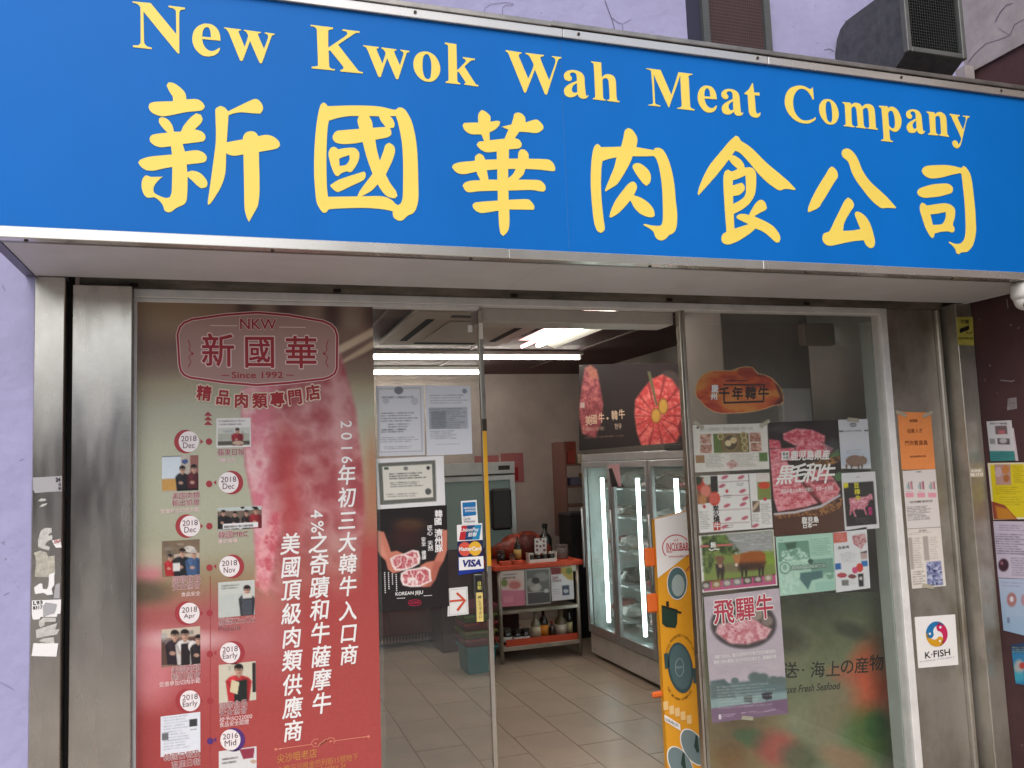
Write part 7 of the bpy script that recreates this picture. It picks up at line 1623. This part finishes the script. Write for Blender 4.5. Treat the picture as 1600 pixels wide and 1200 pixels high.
o = sheet('price_card', 'white card with small icons standing behind the jar rack', 'card', q, ('y', TY + .14), PAPER); c = Canvas(q, ('y', TY + .14), 1.0, (226, 220, 216))
for x, y in ((340, 285), (362, 270), (385, 282), (362, 315), (340, 340), (388, 340), (385, 310), (338, 312)): c.ell(*yz(x, y), 1.8, 2, (120, 60, 64))
c.build('printed_picture', o)
bk_ = thing('gift_basket', 'orange wrapped gift basket behind the bottles on the table', 'basket')
gx = W(818, 850, ('y', TY + .3)).x
MB().blob((gx, TY + .34, TZ + .10), (.24, .12, .115), 5, .22, 12, 20).build('wrapping', mat('orange_wrap', S(150, 60, 40), 0.3, var=0.6, vscale=16, bump=0.6, bscale=14), bk_, True)
MB().blob((gx + .02, TY + .25, TZ + .12), (.11, .06, .10), 8, .12).build('patterned_front', mat('dark_red_pattern', S(120, 44, 36), 0.5, col2=S(60, 30, 28), vscale=40), bk_, True)
for i, (w, h) in enumerate(((.14, .034), (.13, .03))):
    o = tag(MB().box(W(782 + i * 19, 885, ('y', TY)).x, TY - .02, TZ, W(798 + i * 19, 885, ('y', TY)).x, TY + .03, TZ + .035, bevel=.004).build('orange_box', OR), ('left' if i == 0 else 'right') + ' small orange carton at the front edge of the table', 'box', 'orange cartons on the table edge')

# stacked shopping baskets beside the glass door
for i, (nm, cl_, h) in enumerate((('teal basket at the bottom of the basket stack', (40, 120, 124), .21), ('dark red basket second from bottom in the stack', (130, 50, 54), .06), ('olive green basket third from bottom in the stack', (116, 120, 60), .06), ('dark red basket fourth from bottom in the stack', (134, 54, 56), .06), ('green basket fifth from bottom in the stack', (104, 124, 66), .06), ('maroon basket on top of the stack', (120, 50, 66), .07))):
    z0 = (0, .212, .275, .338, .401, .464)[i]
    o = tag(link('shopping_basket', None), nm, 'basket', 'stacked shopping baskets')
    m_ = mat('basket_%d' % i, S(*cl_), 0.45)
    cx_, cy_ = 1.87, 3.36; w0, w1 = (.11, .125) if i == 0 else (.122, .128)
    b = MB()
    for s_ in (-1, 1):
        b.slab([(cx_ - w0, cy_ + s_ * .12, z0), (cx_ + w0, cy_ + s_ * .12, z0), (cx_ + w1, cy_ + s_ * .14, z0 + h), (cx_ - w1, cy_ + s_ * .14, z0 + h)], (0, -s_, 0), .006)
        b.slab([(cx_ + s_ * w0, cy_ - .12, z0), (cx_ + s_ * w0, cy_ + .12, z0), (cx_ + s_ * w1, cy_ + .14, z0 + h), (cx_ + s_ * w1, cy_ - .14, z0 + h)], (-s_, 0, 0), .006)
    b.box(cx_ - w0, cy_ - .12, z0, cx_ + w0, cy_ + .12, z0 + .006)
    b.build('tub', m_, o)
    b = MB(); w2 = w1 + .012
    b.box(cx_ - w2, cy_ - .155, z0 + h - .016, cx_ + w2, cy_ - .141, z0 + h).box(cx_ - w2, cy_ + .141, z0 + h - .016, cx_ + w2, cy_ + .155, z0 + h).box(cx_ - w2, cy_ - .141, z0 + h - .016, cx_ - w1, cy_ + .141, z0 + h).box(cx_ + w1, cy_ - .141, z0 + h - .016, cx_ + w2, cy_ + .141, z0 + h)
    b.build('rim', m_, o)

# ---- cookware stand just inside the door
IP = ('y', 0.33)
def iz(x, y): return (1025 + x / 2.93, 790 + y / 2.927)
st_ = thing('display_stand', 'tall yellow cardboard INOXIBAR cookware display stand inside the door', 'display stand')
q = [iz(20, 62), iz(146, 22), iz(226, 1240), iz(46, 1240)]
x0, x1 = W(*iz(22, 600), IP).x, W(*iz(178, 600), IP).x + 0.02
YEL = mat('stand_yellow', S(236, 166, 40), 0.5, var=0.05, vscale=8)
zt0, zt1 = W(*iz(22, 62), IP).z, W(*iz(146, 22), IP).z
b = MB(); b.prism([(x0, .331, 0), (x1, .331, 0), (x1, .331, zt1), (x0, .331, zt0)], (0, 1, 0), .03); b.build('carton', YEL, st_)
def on(x, y): return iz(x, y)
fz0 = W(*iz(30, 330), IP).z; fz1 = W(*iz(146, 225), IP).z
b = MB(); b.add([(x0, .3295, fz0), (x1, .3295, fz1 + .02), (x1, .3295, zt1), (x0, .3295, zt0)], [(0, 1, 2, 3)]); b.build('white_header', INKW, st_)
SI = ('y', .3295)
b = MB(); pr = [iz(92 + 62 * math.cos(t), 192 + 58 * math.sin(t)) for t in [math.radians(v) for v in range(140, 330, 8)]]; pline(b, pr, 1.4, SI, 2); text(b, 'INOXIBAR', *iz(48, 190), iz(150, 0)[0], 13, SI, 2, 0.012, sl=-0.03); pline(b, [iz(48, 212), iz(75, 212)], 1.2, SI, 2); pline(b, [iz(82, 205), iz(150, 200)], 1.2, SI, 2); text(b, 'www.inoxibar.hk', *iz(58, 232), iz(148, 0)[0], 4.2, SI, 2, 0.0, sl=-0.03); pline(b, [iz(82, 155), iz(86, 164), iz(91, 154), iz(96, 164), iz(101, 152)], 0.9, SI, 2); b.build('logo_lettering', mat('logo_red', S(196, 40, 60), 0.5), st_)
PAN = mat('pan_teal', S(86, 116, 118), 0.35); PAN2 = mat('pan_pale', S(170, 186, 182), 0.35); PAN3 = mat('pot_green', S(40, 66, 56), 0.4)
b = MB(); pell(b, *iz(97, 355), 16, 26, SI, 2); b.build('pan_rim', INKW, st_); b = MB(); pell(b, *iz(97, 355), 14.8, 24.6, SI, 3); b.build('pan_picture', PAN, st_); b = MB(); pell(b, *iz(101, 365), 10, 17, SI, 4); b.build('pan_inside', PAN2, st_); b = MB(); pline(b, [iz(137, 300), iz(162, 268)], 2.4, SI, 3); b.build('pan_handle', mat('handle_orange', S(206, 110, 60), 0.5), st_)
b = MB(); ppoly(b, [iz(26, 462), iz(98, 482), iz(97, 540), iz(88, 560), iz(45, 555), iz(28, 540)], SI, 2); b.build('pot_picture', PAN3, st_)
b = MB(); ppoly(b, [iz(26, 455), iz(100, 476), iz(99, 486), iz(26, 464)], SI, 3); pline(b, [iz(52, 438), iz(54, 462)], 4, SI, 3); pline(b, [iz(98, 486), iz(116, 490)], 3, SI, 3); b.build('pot_lid', mat('pot_dark', S(34, 40, 36), 0.4), st_)
b = MB(); pell(b, *iz(112, 742), 19.5, 40, SI, 2, rot=-0.14); ppoly(b, [iz(36, 680), iz(55, 672), iz(62, 740), iz(42, 748)], SI, 2); ppoly(b, [iz(168, 745), iz(186, 742), iz(190, 815), iz(172, 812)], SI, 2); b.build('griddle_picture', mat('pan_deep', S(64, 88, 92), 0.35), st_)
b = MB(); pell(b, *iz(112, 738), 16.5, 35, SI, 3, rot=-0.14); b.build('griddle_inside', mat('pan_slate', S(84, 110, 114), 0.35), st_)
b = MB(); rr = [(iz(108, 740)[0] + 6.5 * math.cos(t), iz(108, 740)[1] + 14 * math.sin(t)) for t in [2 * math.pi * i / 24 for i in range(25)]]; pline(b, rr, 0.7, SI, 4); text(b, 'INOX', *iz(94, 741), iz(122, 0)[0], 4, SI, 4, 0); b.build('griddle_stamp', PAN2, st_)
for s_, r0, a0, a1, rx, ry in (('SCRATCH PROTECTED Titanium Layer', 0, 197, 338, 25, 50), ('For an easy cleaning', 0, 140, 48, 25, 50)):
    n = len(s_); b = MB()
    for i, ch in enumerate(s_):
        if ch == ' ':
            b.build('slogan_word', mat('stand_brown_ink', S(110, 74, 30), 0.5), st_); b = MB(); continue
        t = math.radians(a0 + (a1 - a0) * i / (n - 1))
        glyph(b, ch, iz(112, 0)[0] + rx * math.cos(t), iz(0, 740)[1] + ry * math.sin(t), 3.4, 3.4, SI, 2, 0.0, rot=(t + math.pi / 2 if s_[0] == 'S' else t - math.pi / 2), sl=0)
    b.build('slogan_word', MATS['stand_brown_ink'], st_)
b = MB()
for i, (x, y) in enumerate(((45, 915), (72, 935), (98, 945), (124, 962), (152, 978))): ppoly(b, bb(*iz(x - 11, y - 20), *iz(x + 11, y + 20)), SI, 2)
b.build('icon_tile', mat('icon_pale', S(244, 206, 140), 0.5), st_)
b = MB(); ppoly(b, [iz(38, 955), iz(110, 1000), iz(113, 1030), iz(40, 985)], SI, 2); b.build('label_plate', INKW, st_); b = MB(); text(b, 'DURABLON', *iz(44, 976), iz(100, 0)[0], 4.5, SI, 3, 0.01, sl=0.55); b.build('label_lettering', INKK, st_)
for x, y, rx in ((172, 1105, 17), (112, 1185, 17)):
    b = MB(); pell(b, *iz(x, y), rx, 32, SI, 2, rot=-0.5); b.build('casserole_rim', INKW, st_); b = MB(); pell(b, *iz(x + 1, y), rx - 1.4, 30, SI, 3, rot=-0.5); b.build('casserole_picture', mat('casserole_grey', S(120, 140, 142), 0.35), st_); b = MB(); ppoly(b, [iz(x + 10, y - 55), iz(x + 18, y - 52), iz(x + 26, y + 20), iz(x + 16, y + 26), iz(x + 2, y - 5)], SI, 4); b.build('casserole_handle', PAN3, st_)
ORP = mat('orange_plastic', S(232, 112, 48), 0.4)
for lab, y, w in (('upper orange clip jutting from the left of the display stand', 870, 15), ('second orange clip jutting from the left of the display stand', 942, 14), ('lowest thin orange rod jutting from the left of the display stand', 1086, 14)):
    z = W(1033, y, IP).z; h = .045 if y < 1000 else .014
    tag(MB().box(x0 - .055, .335, z - h, x0 - .001, .36, z + h, bevel=.008).build('orange_clip', ORP), lab, 'clip', 'orange clips on the display stand')

# ---- grey column and junction box behind the right glass
o = tag(MB().box(2.66, .75, -.1, 3.25, 1.2, 2.62, bevel=.005).build('grey_column', mat('column_grey', S(150, 144, 134), 0.7, var=0.1)), 'grey square column behind the upper right glass', 'column')
jz = W(1270, 525, ('y', .74))
o = tag(MB().box(jz.x - .1, .69, jz.z - .06, jz.x + .12, .749, jz.z + .07, bevel=.006).build('junction_box', mat('box_cream', S(190, 178, 160), 0.5)), 'cream junction box high on the grey column', 'box')
MB().tube((jz.x + .09, .69, jz.z - .02), (jz.x + .09, .684, jz.z - .02), .008, 10).build('indicator_lamp', mat('green_lamp', S(90, 180, 110), 0.4), o)
o = tag(MB().box(3.0, .70, 1.75, 3.2, .748, 2.02, bevel=.004).build('meter_box', mat('box_white', S(206, 204, 198), 0.5)), 'white box on the lower part of the grey column', 'box')

# ---- dome camera under the sign's right end
cv = thing('security_camera', 'white dome security camera under the right end of the sign', 'camera')
cc = W(1601, 455, ('z', 2.33))
MB().lathe((cc.x, cc.y, 2.30), [(.048, -.01), (.058, .01), (.055, .05), (.05, .069)], 24).build('base', WHITEP, cv, True)
MB().blob((cc.x, cc.y, 2.288), (.047, .047, .045), 1, 0.0, 14, 24).build('ball', WHITEP, cv, True)
d = (CAM_POS - Vector((cc.x, cc.y, 2.288))).normalized(); d = Vector((-.35, -.75, -.55)).normalized()
pc = Vector((cc.x, cc.y, 2.288))
MB().tube(pc + d * .036, pc + d * .049, .026, 20).build('lens', mat('lens_black', S(12, 12, 14), 0.1), cv, True)

# ---- strips of clear tape holding the papers
TAPE = mat('yellowed_tape', S(206, 200, 176), 0.25, alpha=0.55)
k_ = 0
for lab, x, y, a in (('tape strip at the top left corner of the hotpot poster', 1092, 664, .6), ('tape strip at the top right corner of the hotpot poster', 1195, 662, -.6), ('tape strip at the top left of the orange notice', 1408, 646, .4), ('tape strip at the top right of the orange notice', 1450, 647, -.5), ('tape strip at the foot of the grey table notice', 1450, 916, .2), ('tape strip holding the pig leaflet at its top', 1333, 656, .1), ('tape strip at the foot of the red beef poster', 1168, 1122, .1)):
    pl_t = ('y', 0.0098) if 1080 < x < 1372 else ('y', -0.0085)
    ca, sa = math.cos(a), math.sin(a)
    q = [(x + u * 9 * ca - v * 3 * sa, y + u * 9 * sa + v * 3 * ca) for u, v in ((-1, -1), (1, -1), (1, 1), (-1, 1))]
    sheet('tape_strip', lab, 'tape', q, pl_t, TAPE, 'strips of clear tape', th=0.0002)
# ================================================================== put every origin at its thing's base
def kids(o):
    r = []
    for ch in o.children:
        r.append(ch); r += kids(ch)
    return r
bpy.context.view_layer.update()
for o in [x for x in SC.objects if x.parent is None and x.type in ('MESH', 'EMPTY') and not x.get('keep')]:
    fam = [o] + kids(o)
    pts = []
    for x in fam:
        if x.type == 'MESH':
            mw = x.matrix_world
            pts += [mw @ Vector(cn_) for cn_ in x.bound_box]
    if not pts:
        continue
    lo = Vector([min(p[i] for p in pts) for i in range(3)]); hi = Vector([max(p[i] for p in pts) for i in range(3)])
    L = Vector(((lo.x + hi.x) / 2, (lo.y + hi.y) / 2, lo.z))
    done = set()
    for x in fam:
        if x.type == 'MESH':
            if x.data.users > 1:
                x.location = x.location - L
            elif x.data.name not in done:
                done.add(x.data.name)
                x.data.transform(Matrix.Translation(-L)) if x.location.length < 1e-9 else setattr(x, 'location', x.location - L)
    o.location = L
    if 'keep' in o: del o['keep']
for o in SC.objects:
    if 'keep' in o: del o['keep']
